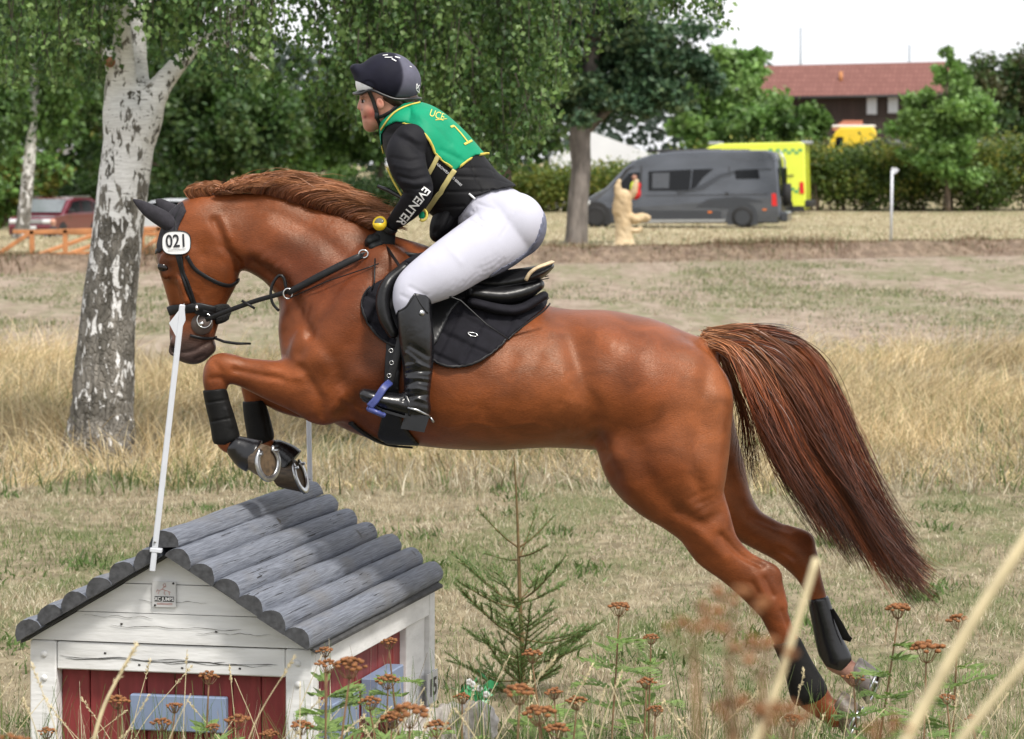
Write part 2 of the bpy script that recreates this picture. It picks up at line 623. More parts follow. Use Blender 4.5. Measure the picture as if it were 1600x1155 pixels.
def text_mesh(body, size_px, center, angle, lean=0.0, bold=0.0, stretch=1.0):
    """letters as flat triangles in photo pixels"""
    cu = bpy.data.curves.new('lettering', 'FONT')
    cu.body = body; cu.size = 1.0; cu.align_x = 'CENTER'; cu.align_y = 'CENTER'
    cu.offset = bold; cu.shear = lean; cu.resolution_u = 3
    ob = bpy.data.objects.new('lettering', cu)
    COL.objects.link(ob)
    dg = bpy.context.evaluated_depsgraph_get()
    me = bpy.data.meshes.new_from_object(ob.evaluated_get(dg))
    V = np.array([v.co[:] for v in me.vertices]).reshape(-1, 3)
    Fc = [list(p.vertices) for p in me.polygons]
    bpy.data.objects.remove(ob); bpy.data.curves.remove(cu); bpy.data.meshes.remove(me)
    c, s = math.cos(angle), math.sin(angle)
    x, y = V[:, 0] * size_px * stretch, -V[:, 1] * size_px
    return np.stack([center[0] + x * c - y * s, center[1] + x * s + y * c], 1), Fc

def subdivide2d(V, Fc, maxlen):
    V = [tuple(v) for v in V]
    tris = []
    for f in Fc:
        for i in range(1, len(f) - 1): tris.append((f[0], f[i], f[i + 1]))
    for _ in range(4):
        out, cache, done = [], {}, True
        def mid(a, b):
            k = (min(a, b), max(a, b))
            if k not in cache:
                cache[k] = len(V); V.append(((V[a][0] + V[b][0]) / 2, (V[a][1] + V[b][1]) / 2))
            return cache[k]
        L = lambda a, b: math.hypot(V[a][0] - V[b][0], V[a][1] - V[b][1])
        for a, b, c in tris:
            s = [L(a, b) > maxlen, L(b, c) > maxlen, L(c, a) > maxlen]
            if not any(s): out.append((a, b, c)); continue
            done = False
            ab, bc, ca = (mid(a, b) if s[0] else None), (mid(b, c) if s[1] else None), (mid(c, a) if s[2] else None)
            if all(s): out += [(a, ab, ca), (ab, b, bc), (ca, bc, c), (ab, bc, ca)]
            elif s[0] and s[1]: out += [(a, ab, c), (ab, b, bc), (ab, bc, c)]
            elif s[1] and s[2]: out += [(a, b, bc), (a, bc, ca), (ca, bc, c)]
            elif s[0] and s[2]: out += [(a, ab, ca), (ab, b, c), (ab, c, ca)]
            elif s[0]: out += [(a, ab, c), (ab, b, c)]
            elif s[1]: out += [(a, b, bc), (a, bc, c)]
            else: out += [(a, b, ca), (ca, b, c)]
        tris = out
        if done: break
    return V, tris

def print_on(bvh, V2, Fc, name, mat_, parent, lift=0.002, maxlen=4.0, fb=11.2):
    V2, tris = subdivide2d(V2, Fc, maxlen)
    V = []
    for a, b in V2:
        l, n, _, _ = hit(bvh, a, b)
        if l is None: l, n = P(a, b, fb), Vector((0, -1, 0))
        V.append(l + Vector((0, -1, 0)) * lift)
    return mk(name, [tuple(v) for v in V], [list(t) for t in tris], mat_, parent, False)
# ================================================================== GROUND
def sstep(a, b, x):
    t = np.clip((x - a) / (b - a), 0, 1)
    return t * t * (3 - 2 * t)
def hnoise(x, y, s):
    return (np.sin(x * s * 1.3 + 1.7 * np.sin(y * s * .7)) + np.sin(y * s * 1.1 + 2.1 * np.sin(x * s * .9 + 1)) + .5 * np.sin((x + y) * s * 2.3)) / 2.5
def terrain(X, Y):
    X, Y = np.asarray(X, float), np.asarray(Y, float)
    z = .65 * (1 - sstep(4.0, 8.5, Y))                                    # bank the photographer stands on
    db = 69.5 + .58 * np.clip(X, -30, 30)
    z = z + .27 * sstep(db, db + 1.8, Y) * (1 - sstep(db + 2, db + 32, Y))    # low earth ledge
    z = z + .035 * hnoise(X, Y, .9) * sstep(11, 14, Y) * (1 - sstep(60, 70, Y))
    z = z + .10 * (hnoise(X, Y, 2.3) * .5 + .5) * np.exp(-((Y - db - 1.6) / 1.1) ** 2)
    f = sstep(148, 160, Y)
    z = z + f * 1.6 * sstep(4, 18, X) - .75 * sstep(92, 118, Y) * (1 - sstep(-14, -6, X))
    return z
rows = np.concatenate([np.linspace(-40, 3, 10), np.linspace(3.5, 12, 26), np.linspace(12.3, 36, 110), np.linspace(36.5, 62, 60), np.linspace(62.3, 90, 90), np.linspace(91, 200, 70), np.geomspace(205, 2500, 30)])
cols = np.linspace(-1, 1, 161)
cols = np.sign(cols) * np.abs(cols) ** 1.5
RR, CC = np.meshgrid(rows, cols, indexing='ij')
GX = CC * (14 + .45 * np.abs(RR)); GY = RR
GZ = terrain(GX, GY)
V = np.stack([GX, GY, GZ], 2).reshape(-1, 3)
nr, nc = RR.shape
ii = (np.arange(nr - 1)[:, None] * nc + np.arange(nc - 1)[None, :]).ravel()
GQ = np.stack([ii, ii + 1, ii + nc + 1, ii + nc], 1)

def ground_mat():
    m, nd, lk, b = new_mat('dry_meadow')
    tc = N(nd, 'ShaderNodeTexCoord')
    sp = N(nd, 'ShaderNodeSeparateXYZ'); lk.new(tc.outputs['Object'], sp.inputs[0])
    def noise(scale, stretch=(1, 1, 1), detail=6.0, dist=0.0):
        mp = N(nd, 'ShaderNodeMapping'); mp.inputs['Scale'].default_value = stretch
        lk.new(tc.outputs['Object'], mp.inputs[0])
        n = N(nd, 'ShaderNodeTexNoise', Scale=scale, Detail=detail, Distortion=dist); n.inputs['Roughness'].default_value = .62
        lk.new(mp.outputs[0], n.inputs['Vector'])
        return n.outputs['Fac']
    def rng(val, a, b_, c=0.0, d=1.0):
        r = N(nd, 'ShaderNodeMapRange'); r.interpolation_type = 'SMOOTHSTEP'
        for k, v in (('From Min', a), ('From Max', b_), ('To Min', c), ('To Max', d)): r.inputs[k].default_value = v
        lk.new(val, r.inputs['Value']); return r.outputs[0]
    def mix(fac, a, b_, mode='MIX'):
        x = N(nd, 'ShaderNodeMix', _data_type='RGBA', _blend_type=mode)
        if hasattr(fac, 'links'): lk.new(fac, x.inputs['Factor'])
        else: x.inputs['Factor'].default_value = fac
        for s, v in (('A', a), ('B', b_)):
            if hasattr(v, 'links'): lk.new(v, x.inputs[s])
            else: x.inputs[s].default_value = (*v, 1)
        return x.outputs['Result']
    def mul(a, b_):
        x = N(nd, 'ShaderNodeMath', _operation='MULTIPLY'); lk.new(a, x.inputs[0])
        if hasattr(b_, 'links'): lk.new(b_, x.inputs[1])
        else: x.inputs[1].default_value = b_
        return x.outputs[0]
    fine = noise(9.0, (1, .55, 1)); mid = noise(1.1, (1, .35, 1), dist=.4); big = noise(.16, (1, .5, 1))
    far = noise(.55, (1, .16, 1), dist=.3)
    # short-cut track: straw thatch with green
    near = mix(rng(fine, .35, .68), (.17, .14, .09), (.32, .27, .18))
    near = mix(mul(rng(mid, .48, .62), .7), near, (.11, .135, .05))
    # upper field: bare pinkish-grey soil between thin grass
    field = mix(rng(noise(3.5, (1, .3, 1)), .38, .64), (.25, .195, .15), (.36, .295, .235))
    field = mix(mul(mul(rng(far, .42, .62), .8), rng(noise(5.0, (1, .3, 1)), .30, .62)), field, (.17, .18, .09))
    field = mix(mul(mul(rng(noise(.9, (1, .22, 1)), .50, .66), .6), rng(noise(8.0, (1, .3, 1)), .35, .6)), field, (.13, .155, .065))
    # ledge of raw earth and rough stalks
    earth = mix(rng(noise(4.0, (1, .5, 1)), .36, .66), (.13, .092, .068), (.27, .20, .145))
    # far pasture: bleached
    past = mix(rng(noise(1.6, (1, .2, 1)), .38, .64), (.27, .225, .135), (.38, .33, .21))
    past = mix(mul(rng(noise(.35, (1, .2, 1)), .5, .64), .4), past, (.20, .21, .10))
    # ledge distance follows the slanting line
    x1 = N(nd, 'ShaderNodeMath', _operation='MULTIPLY_ADD'); lk.new(sp.outputs['X'], x1.inputs[0]); x1.inputs[1].default_value = -.58; lk.new(sp.outputs['Y'], x1.inputs[2])
    wob = N(nd, 'ShaderNodeMath', _operation='MULTIPLY_ADD'); lk.new(noise(.8), wob.inputs[0]); wob.inputs[1].default_value = 3.0; lk.new(x1.outputs[0], wob.inputs[2])
    yb = wob.outputs[0]
    yj = N(nd, 'ShaderNodeMath', _operation='MULTIPLY_ADD'); lk.new(mid, yj.inputs[0]); yj.inputs[1].default_value = 9.0; lk.new(sp.outputs['Y'], yj.inputs[2])
    c = mix(rng(yj.outputs[0], 36, 44), near, field)
    c = mix(mul(rng(yb, 70.2, 71.4), .85), c, earth)
    c = mix(rng(yb, 73.4, 75.0), c, past)
    lk.new(c, b.inputs['Base Color'])
    b.inputs['Roughness'].default_value = .95
    b.inputs['Specular IOR Level'].default_value = .1
    bp = N(nd, 'ShaderNodeBump', Strength=.8, Distance=.05)
    lk.new(noise(14.0), bp.inputs['Height']); lk.new(bp.outputs[0], b.inputs['Normal'])
    return m
ground = mk('ground', V, GQ, ground_mat())
tag(ground, kind='structure')

M_GRASS = leaf_mat('dry_grass_blades', trans=.25, rough=.6, spec=.2)
def vnoise(x, y, s, seed=0):
    """cheap smooth value noise 0..1"""
    rg = np.random.default_rng(100 + seed)
    T = rg.random((64, 64))
    u, v = x * s, y * s
    i, j = np.floor(u).astype(int), np.floor(v).astype(int)
    fu, fv = u - i, v - j
    fu, fv = fu * fu * (3 - 2 * fu), fv * fv * (3 - 2 * fv)
    g = lambda a, b: T[a % 64, b % 64]
    return (g(i, j) * (1 - fu) + g(i + 1, j) * fu) * (1 - fv) + (g(i, j + 1) * (1 - fu) + g(i + 1, j + 1) * fu) * fv

def scatter(n, d0, d1, power, margin=1.15, seed=1):
    rg = np.random.default_rng(seed)
    u = rg.random(n)
    d = (d0 ** power + u * (d1 ** power - d0 ** power)) ** (1 / power)
    x = (rg.random(n) * 2 - 1) * .16 * margin * d
    return x, d, rg
def grass_patch(name, x, y, h, lean, w, colr, seg, rg, label):
    """blades as tapering curved ribbons; lean = (n,2) horizontal drift at the tip"""
    n = len(x)
    z = terrain(x, y) - .01
    s = np.linspace(0, 1, seg + 1)
    C = np.zeros((n, seg + 1, 3))
    C[:, :, 0] = x[:, None] + lean[:, :1] * s[None] ** 1.7
    C[:, :, 1] = y[:, None] + lean[:, 1:] * s[None] ** 1.7
    sag = np.clip(np.hypot(lean[:, 0], lean[:, 1]) / (h + 1e-6), 0, 1.3)
    C[:, :, 2] = z[:, None] + h[:, None] * (s[None] - .35 * sag[:, None] * s[None] ** 3)
    a = rg.random(n) * math.pi
    Wv = np.stack([np.cos(a), np.sin(a) * .6, np.zeros(n)], 1)[:, None, :] * (w[:, None] * (1 - .85 * s[None] ** 1.5))[:, :, None]
    V = np.stack([C - Wv / 2, C + Wv / 2], 2).reshape(-1, 3)
    base = (np.arange(n)[:, None] * (seg + 1) + np.arange(seg)[None]) * 2
    Q = np.stack([base, base + 1, base + 3, base + 2], 2).reshape(-1, 4)
    o = mk(name, V, Q, M_GRASS, None, True, np.repeat(colr, (seg + 1) * 2, 0))
    return tag(o, label, 'grass', kind='stuff')
STRAW = np.array([[.42, .36, .245], [.49, .43, .31], [.345, .285, .19], [.28, .22, .14], [.58, .525, .40]])
GREEN = np.array([[.10, .145, .045], [.145, .19, .065], [.075, .12, .04], [.18, .22, .095]])
def grass_cols(n, pg, rg):
    c = STRAW[rg.integers(0, len(STRAW), n)]
    g_ = GREEN[rg.integers(0, len(GREEN), n)]
    m = (rg.random(n) < pg)[:, None]
    return np.where(m, g_, c) * (.75 + .5 * rg.random((n, 1)))
# short cut turf of the track
x, y, rg = scatter(190000, 11.8, 24.0, 1.0, seed=21)
n = len(x)
pg = np.clip(.06 + 2.4 * (vnoise(x, y, .8, 1) * .55 + vnoise(x, y, 3.0, 2) * .45 - .42), .04, .85)
keep = rg.random(n) < (.35 + .75 * vnoise(x, y, 2.2, 3))
x, y, pg = x[keep], y[keep], pg[keep]; n = len(x)
h = (.02 + .045 * rg.random(n)) * (.7 + .6 * vnoise(x, y, 1.7, 4))
grass_patch('short_grass', x, y, h, rg.normal(0, .028, (n, 2)), .0035 + .003 * rg.random(n), grass_cols(n, pg, rg), 2, rg, 'short dry grass of the mown track under the horse')
# low broad-leaved weeds and darker tufts in the turf
x0_, y0_, rg = scatter(130, 12.2, 36.0, 1.0, seed=27)
x = np.repeat(x0_, 70) + rg.normal(0, .09, 9100) * np.repeat(.5 + rg.random(130), 70); y = np.repeat(y0_, 70) + rg.normal(0, .12, 9100); n = len(x)
h = .02 + .07 * rg.random(n)
grass_patch('low_weeds', x, y, h, rg.normal(0, .045, (n, 2)), .010 + .010 * rg.random(n), np.array([[.085, .135, .04]]) * (.6 + .8 * rg.random((n, 1))), 2, rg, 'low green weeds dotted through the short turf')
# tall bleached grass beyond the track
x, y, rg = scatter(100000, 21.5, 37.5, 1.0, seed=22)
n = len(x)
edge0 = 22.6 + 2.6 * (vnoise(x, y * 0, .6, 5) - .5) + 1.2 * (vnoise(x, y * 0, 2.1, 35) - .5); edge1 = 35.5 + 4.0 * (vnoise(x, y * 0, .35, 6) - .5)
keep = (y > edge0) & (y < edge1) & (rg.random(n) < -.18 + 1.5 * vnoise(x, y, .6, 7))
x, y = x[keep], y[keep]; n = len(x)
ramp = np.clip((y - edge0[keep]) / 2.2, .25, 1)
h = (.15 + .42 * rg.random(n) ** 1.5) * (.12 + 1.30 * vnoise(x, y, .75, 8)) * ramp + .03
dirn = 1.0 * np.sin(vnoise(x, y, .5, 9) * 6.28 * 1.3) + .35
lean = np.stack([h * (.9 * dirn + rg.normal(0, .7, n)), h * rg.normal(-.1, .5, n)], 1)
grass_patch('tall_dry_grass', x, y, h, lean, .005 + .004 * rg.random(n), grass_cols(n, .04 + .22 * (vnoise(x, y, .5, 10) > .72), rg) * (.62 + .75 * vnoise(x, y, 1.4, 19))[:, None] * np.array([1.16, 1.08, .92]) * np.where(rg.random((n, 1)) < .16, 1.35, 1.0), 4, rg, 'tall bleached straw-coloured grass beyond the mown track')
# leafy undergrowth in the tall grass
x, y, rg = scatter(30000, 21.5, 36.5, 1.0, seed=24)
n = len(x); keep = rg.random(n) < .25 + .9 * vnoise(x, y, .9, 11); x, y = x[keep], y[keep]; n = len(x)
h = .08 + .16 * rg.random(n)
grass_patch('tall_dry_grass', x, y, h, rg.normal(0, .09, (n, 2)), .008 + .006 * rg.random(n), grass_cols(n, .10 + .5 * (vnoise(x, y, .45, 12) > .62), rg) * .85, 2, rg, 'matted undergrowth at the foot of the tall dry grass')
# thin tufts on the upper field
x, y, rg = scatter(95000, 35.5, 72.0, 1.3, seed=23)
n = len(x); keep = (rg.random(n) < np.clip((vnoise(x, y * .45, .45, 13) * .65 + vnoise(x, y * .5, 1.9, 14) * .35 - .42) * 5.0, .02, 1)) & (y < 69 + .58 * x)
x, y = x[keep], y[keep]; n = len(x)
h = (.03 + .07 * rg.random(n)) * (.6 + .9 * vnoise(x, y, .6, 16))
grass_patch('field_grass', x, y, h, rg.normal(0, .05, (n, 2)), .012 + .012 * rg.random(n), grass_cols(n, .45 + .35 * vnoise(x, y, .5, 15), rg) * .85, 1, rg, 'thin patchy grass of the upper field')
# rough stalks along the earth ledge
x = (RNG.random(14000) * 2 - 1) * 14; y = 69.5 + .58 * x + RNG.normal(1.8, .9, 14000); rg = np.random.default_rng(25); n = len(x)
h = (.05 + .22 * rg.random(n)) * (.3 + 1.3 * vnoise(x, y * .3, .8, 17) ** 2)
cl = np.where(rg.random((n, 1)) < .75, np.array([.15, .095, .06]), np.array([.10, .11, .05])) * (.6 + .8 * rg.random((n, 1)))
grass_patch('rough_stalks', x, y, h, rg.normal(0, .07, (n, 2)), .015 + .015 * rg.random(n), cl, 1, rg, 'brown rough stalks along the low earth ledge')
# bleached pasture in front of the hedge
x, y, rg = scatter(26000, 72, 140, 1.2, seed=26); n = len(x); keep = y > 73.5 + .58 * x; x, y = x[keep], y[keep]; n = len(x)
h = .04 + .10 * rg.random(n)
grass_patch('pasture_grass', x, y, h, rg.normal(0, .05, (n, 2)), .03 + .03 * rg.random(n), grass_cols(n, .10, rg), 1, rg, 'bleached pasture grass in front of the hedge')
# ================================================================== HORSE
HD = 11.5      # distance of the horse's midline
def hs(cx, cy, r, dep, y=0.0, tp=0.0): return st(HD, cx, cy, r, dep, y, tp)

def horse_field():
    g = Field((-1.32, HD - 0.42, 0.10), (1.36, HD + 0.42, 2.24), 0.007)
    # barrel
    g.tube([hs(512, 508, 72, .175, 0, .1), hs(556, 512, 118, .225, 0, .2), hs(604, 528, 156, .258, 0, .32), hs(680, 556, 142, .295, 0, .30),
            hs(760, 579, 124, .315, 0, .22), hs(850, 589, 110, .310, 0, .14), hs(925, 594, 107, .285, 0, .08), hs(985, 600, 100, .27, 0, .05)], .05)
    # croup and pelvis
    g.tube([hs(950, 592, 98, .25, 0, .1), hs(1010, 606, 100, .275, 0, .12), hs(1062, 626, 84, .245, 0, .12)], .06)
    g.tube([hs(1030, 562, 42, .12), hs(1075, 556, 30, .07), hs(1100, 550, 22, .045)], .05)
    # neck
    g.tube([hs(322, 352, 50, .078, 0, .25), hs(352, 356, 55, .076, 0, .35), hs(384, 361, 59, .078, 0, .42), hs(428, 369, 68, .088, 0, .45),
            hs(470, 391, 75, .108, 0, .45), hs(520, 426, 94, .15, 0, .4), hs(562, 480, 118, .19, 0, .38)], .04)
    # head
    g.tube([hs(300, 350, 38, .070), hs(292, 394, 47, .090), hs(305, 436, 50, .078), hs(307, 472, 43, .060), hs(303, 503, 38, .050),
            hs(300, 525, 35, .050), hs(302, 537, 32, .048)], .02)
    g.tube([hs(338, 402, 34, .078), hs(333, 428, 40, .076), hs(322, 462, 32, .05)], .025)          # jowl
    g.tube([hs(286, 552, 13, .040), hs(300, 557, 11, .036)], .012)          # upper lip
    g.tube([hs(310, 555, 11, .030), hs(326, 543, 12, .030)], .012)          # chin
    for s in (-1, 1):
        # brow ridge, facial crest, nostril rim
        g.tube([hs(264, 400, 9, .014, s * .074), hs(255, 409, 8, .014, s * .074), hs(258, 430, 7, .014, s * .072)], .018)
        g.tube([hs(282, 438, 6, .012, s * .082), hs(292, 470, 5, .012, s * .066)], .02)
        g.tube([hs(274, 536, 9, .014, s * .036), hs(272, 548, 9, .014, s * .034)], .014)
        # shoulder blade and upper arm
        g.tube([hs(600, 420, 40, .06, s * .12), hs(560, 490, 55, .07, s * .17), hs(510, 555, 58, .075, s * .185)], .05)
        g.tube([hs(487, 515, 49, .08, s * .085), hs(490, 556, 49, .08, s * .11)], .04)            # breast muscle
    # near foreleg
    g.tube([hs(528, 585, 72, .085, -.165), hs(505, 606, 54, .080, -.175), hs(465, 604, 39, .070, -.17), hs(424, 594, 31, .058, -.165), hs(385, 583, 23.5, .047, -.16),
            hs(356, 576, 21.5, .045, -.16)], .035)
    g.tube([hs(362, 576, 21, .045, -.16), hs(343, 575, 22, .047, -.16), hs(335, 596, 18, .042, -.16), hs(339, 625, 13.5, .030, -.16), hs(348, 660, 13.5, .030, -.16),
            hs(354, 686, 17.5, .036, -.16), hs(369, 699, 14, .031, -.16), hs(390, 712, 15, .035, -.165)], .014)
    g.tube([hs(498, 640, 18, .05, -.17), hs(505, 646, 14, .04, -.17)], .04)      # elbow
    g.tube([hs(336, 612, 8, .03, -.16), hs(346, 602, 9, .03, -.16)], .02)
    # far foreleg
    g.tube([hs(528, 585, 70, .085, .165), hs(490, 610, 46, .075, .17), hs(445, 612, 33, .06, .16), hs(410, 602, 22, .05, .15), hs(396, 602, 19, .045, .15)], .035)
    g.tube([hs(402, 600, 18, .044, .15), hs(395, 612, 16, .040, .15), hs(399, 645, 13, .030, .15), hs(406, 678, 14, .031, .15), hs(416, 699, 17, .036, .15),
            hs(430, 706, 14, .031, .15), hs(446, 720, 15, .034, .15)], .014)
    # near hind leg
    g.tube([hs(1046, 632, 99, .145, -.115), hs(1037, 690, 104, .150, -.13), hs(1048, 730, 88, .138, -.145), hs(1068, 771, 63, .112, -.15), hs(1096, 813, 46, .085, -.15),
            hs(1116, 852, 38, .068, -.15), hs(1144, 880, 32, .054, -.15), hs(1172, 903, 32, .048, -.15), hs(1191, 924, 30, .046, -.15), hs(1206, 951, 22.5, .040, -.15),
            hs(1220, 983, 19.5, .034, -.15), hs(1234, 1013, 18.5, .032, -.15), hs(1248, 1044, 19.5, .034, -.15), hs(1263, 1080, 25, .042, -.15),
            hs(1284, 1102, 20, .036, -.15), hs(1304, 1116, 21, .042, -.15)], .03)
    g.tube([hs(1178, 882, 12, .025, -.15), hs(1206, 895, 13, .026, -.15), hs(1213, 915, 11, .024, -.15), hs(1222, 945, 9, .02, -.15)], .014)
    g.tube([hs(1282, 1080, 10, .02, -.15), hs(1290, 1086, 7, .015, -.15)], .012)
    # far hind leg
    g.tube([hs(1046, 632, 96, .145, .115), hs(1060, 690, 92, .145, .13), hs(1098, 738, 66, .12, .14), hs(1134, 786, 42, .085, .14), hs(1166, 818, 30, .062, .14),
            hs(1196, 836, 28, .052, .14), hs(1224, 851, 28, .048, .14), hs(1247, 870, 27, .046, .14), hs(1263, 898, 19, .038, .14), hs(1276, 932, 15, .032, .14),
            hs(1284, 966, 14.5, .031, .14), hs(1293, 1000, 15, .031, .14), hs(1304, 1028, 19.5, .037, .14), hs(1321, 1043, 16, .033, .14), hs(1338, 1057, 18, .038, .14)], .03)
    g.tube([hs(1232, 833, 12, .024, .14), hs(1258, 842, 12, .025, .14), hs(1264, 858, 11, .023, .14), hs(1271, 890, 9, .02, .14)], .014)
    return g

HF = horse_field()
HV, HQ = HF.mesh(6)
HORSE_STROKES = [
    # shoulder blade, its front edge and the groove behind it
    ([(560, 400), (505, 480), (468, 552)], 10, -.007), ([(585, 430), (545, 500), (505, 560)], 24, .010),
    ([(640, 470), (622, 560), (585, 620), (535, 640)], 16, -.010), ([(612, 540), (590, 600)], 16, .008),
    ([(480, 515), (520, 560), (535, 600)], 12, -.006), ([(560, 590), (530, 625)], 18, .008),
    # jugular groove and neck muscles
    ([(392, 408), (436, 438), (462, 475), (482, 520)], 8, -.008), ([(400, 395), (450, 425), (495, 485)], 12, .005),
    ([(350, 330), (420, 330), (500, 370), (560, 420)], 12, -.005), ([(420, 355), (490, 400)], 22, .005),
    ([(335, 345), (352, 385), (372, 412)], 7, -.009), ([(345, 340), (358, 372)], 5, .004),
    # jowl edge, cheek, facial crest
    ([(345, 385), (374, 412), (366, 445), (345, 480)], 4, -.003), ([(318, 400), (322, 440), (312, 470)], 9, -.004),
    ([(284, 446), (296, 490)], 5, .004), ([(272, 450), (282, 500)], 7, -.005), ([(296, 500), (320, 500)], 7, -.003),
    ([(262, 402), (275, 396)], 5, -.006),
    # nostril, mouth
    ([(267, 545), (271, 551)], 4.5, -.020), ([(284, 552), (305, 548), (325, 535)], 2.6, -.006), ([(305, 562), (318, 556)], 2.5, -.004),
    # forearm muscles and knee
    ([(440, 592), (400, 585), (365, 578)], 5, -.006), ([(470, 590), (420, 578)], 9, .005), ([(345, 590), (330, 592)], 4, -.004), ([(334, 566), (345, 580)], 5, -.004),
    ([(470, 575), (500, 620), (505, 650)], 8, -.006), ([(525, 635), (505, 655)], 8, .006),
    # ribs and flank
    ([(760, 640), (800, 560)], 14, -.003), ([(800, 650), (840, 560)], 12, -.003), ([(720, 650), (745, 590)], 12, -.003),
    ([(885, 500), (905, 570), (925, 640), (925, 700)], 18, -.014), ([(880, 690), (930, 690), (960, 740)], 14, -.010),
    ([(938, 520), (955, 535)], 20, .012), ([(960, 720), (985, 765)], 22, .012),
    # thigh muscles
    ([(1110, 560), (1095, 640), (1085, 720), (1092, 780)], 12, -.008), ([(1126, 620), (1122, 700), (1112, 760)], 14, .008),
    ([(1010, 560), (1040, 640), (1050, 720)], 40, .010), ([(1000, 700), (1020, 760), (1060, 800)], 16, -.007),
    ([(1060, 800), (1100, 820), (1126, 800)], 10, -.006), ([(1090, 830), (1130, 870)], 9, .005), ([(1128, 838), (1160, 868), (1190, 882)], 6, -.009),
    # hock and tendons
    ([(1196, 905), (1208, 930)], 5, -.007), ([(1180, 900), (1192, 930)], 8, .003), ([(1176, 912), (1186, 928)], 4, -.004), ([(1222, 955), (1240, 1000)], 3.5, -.005),
]
HORSE_STROKES = [(p, w, a * 1.25) for p, w, a in HORSE_STROKES]
_rw = random.Random(4)
for (x0, y0, n_, dx, dy, ln, ang) in ((515, 600, 5, 5, 9, 26, 60), (880, 600, 5, 4, 16, 24, 75), (905, 690, 5, 9, 8, 26, 35), (395, 395, 6, 9, 8, 22, 55), (470, 470, 5, 7, 9, 26, 60), (1095, 770, 5, 5, 8, 20, 20), (540, 625, 4, 6, 5, 22, -35)):
    for k in range(n_):
        cx_, cy_ = x0 + dx * k + _rw.uniform(-3, 3), y0 + dy * k + _rw.uniform(-3, 3); a_ = R(ang + _rw.uniform(-15, 15)); l_ = ln * _rw.uniform(.6, 1.1)
        HORSE_STROKES.append(([(cx_ - l_ * math.cos(a_), cy_ + l_ * math.sin(a_)), (cx_ + _rw.uniform(-2, 2), cy_ + _rw.uniform(-2, 2)), (cx_ + l_ * math.cos(a_), cy_ - l_ * math.sin(a_))], 3.2, _rw.choice([-.0022, .0016])))
for vein in ([(420, 600), (440, 590), (462, 592), (480, 584)], [(700, 668), (740, 660), (780, 668), (830, 660), (860, 668)], [(300, 455), (312, 462), (318, 478)], [(1080, 690), (1090, 730), (1084, 770)]):
    HORSE_STROKES.append((vein, 2.6, .0022))
HV = sculpt(HV, HQ, HORSE_STROKES, HD)
_FAR = [([(1226, 870), (1246, 882)], 5, -.006), ([(1180, 815), (1220, 832), (1245, 838)], 6, -.006), ([(1236, 880), (1252, 905)], 5, .003)]
HV = sculpt(HV, HQ, _FAR, HD)
_sel = laplace(HV, HQ, 1)
HV = _sel
HBVH = bvh_of(HV, HQ)

# coat colours: chestnut, greyish-black muzzle, darker knees and hocks, pale far hind pastern; light painted on the quarters
def coat(V):
    W = V.copy(); X, Y = topx(W)
    near = (V[:, 1] < HD)
    base = np.array([0.178, 0.049, 0.0155])
    c = np.tile(base, (len(V), 1))
    def blend(mask, col):
        nonlocal c
        m = np.clip(mask, 0, 1)[:, None]
        c = c * (1 - m) + np.array(col) * m
    def spot(x, y, rx, ry, p=2): return np.exp(-(((X - x) / rx) ** 2 + ((Y - y) / ry) ** 2) ** (p / 2))
    blend(spot(1125, 610, 70, 150) * .7, (.285, .098, .038))         # lighter quarters: light on the rump painted into the coat
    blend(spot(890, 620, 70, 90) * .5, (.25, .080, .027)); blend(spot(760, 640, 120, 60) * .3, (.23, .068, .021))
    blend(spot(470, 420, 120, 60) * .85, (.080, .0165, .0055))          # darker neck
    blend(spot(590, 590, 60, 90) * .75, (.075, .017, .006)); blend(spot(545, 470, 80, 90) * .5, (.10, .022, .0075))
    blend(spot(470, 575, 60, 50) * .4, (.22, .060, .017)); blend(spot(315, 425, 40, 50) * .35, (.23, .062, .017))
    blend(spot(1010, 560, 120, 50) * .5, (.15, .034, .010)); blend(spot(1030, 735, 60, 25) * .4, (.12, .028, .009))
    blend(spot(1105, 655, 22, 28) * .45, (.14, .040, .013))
    mz = 1 / (1 + np.exp(-(Y - 522 - 0.10 * (X - 300)) / 6)) * (X < 345) * (Y < 590) * (X > 250) * (np.abs(V[:, 1] - HD) < .09)
    blend(mz * .92, (.045, .036, .035))
    blend(spot(272, 548, 8, 7) * .9, (.012, .010, .010))
    blend(spot(255, 416, 17, 17) * .85, (.03, .012, .008))            # dark eyelids
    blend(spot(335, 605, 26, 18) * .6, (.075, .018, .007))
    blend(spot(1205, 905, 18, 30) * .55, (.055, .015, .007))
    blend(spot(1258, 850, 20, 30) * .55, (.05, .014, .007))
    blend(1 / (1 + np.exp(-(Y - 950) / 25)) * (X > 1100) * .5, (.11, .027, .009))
    sock = (~near) * (1 / (1 + np.exp(-(Y - 1036) / 4))) * (X > 1290)
    blend(sock * .9, (.42, .24, .19))
    return c

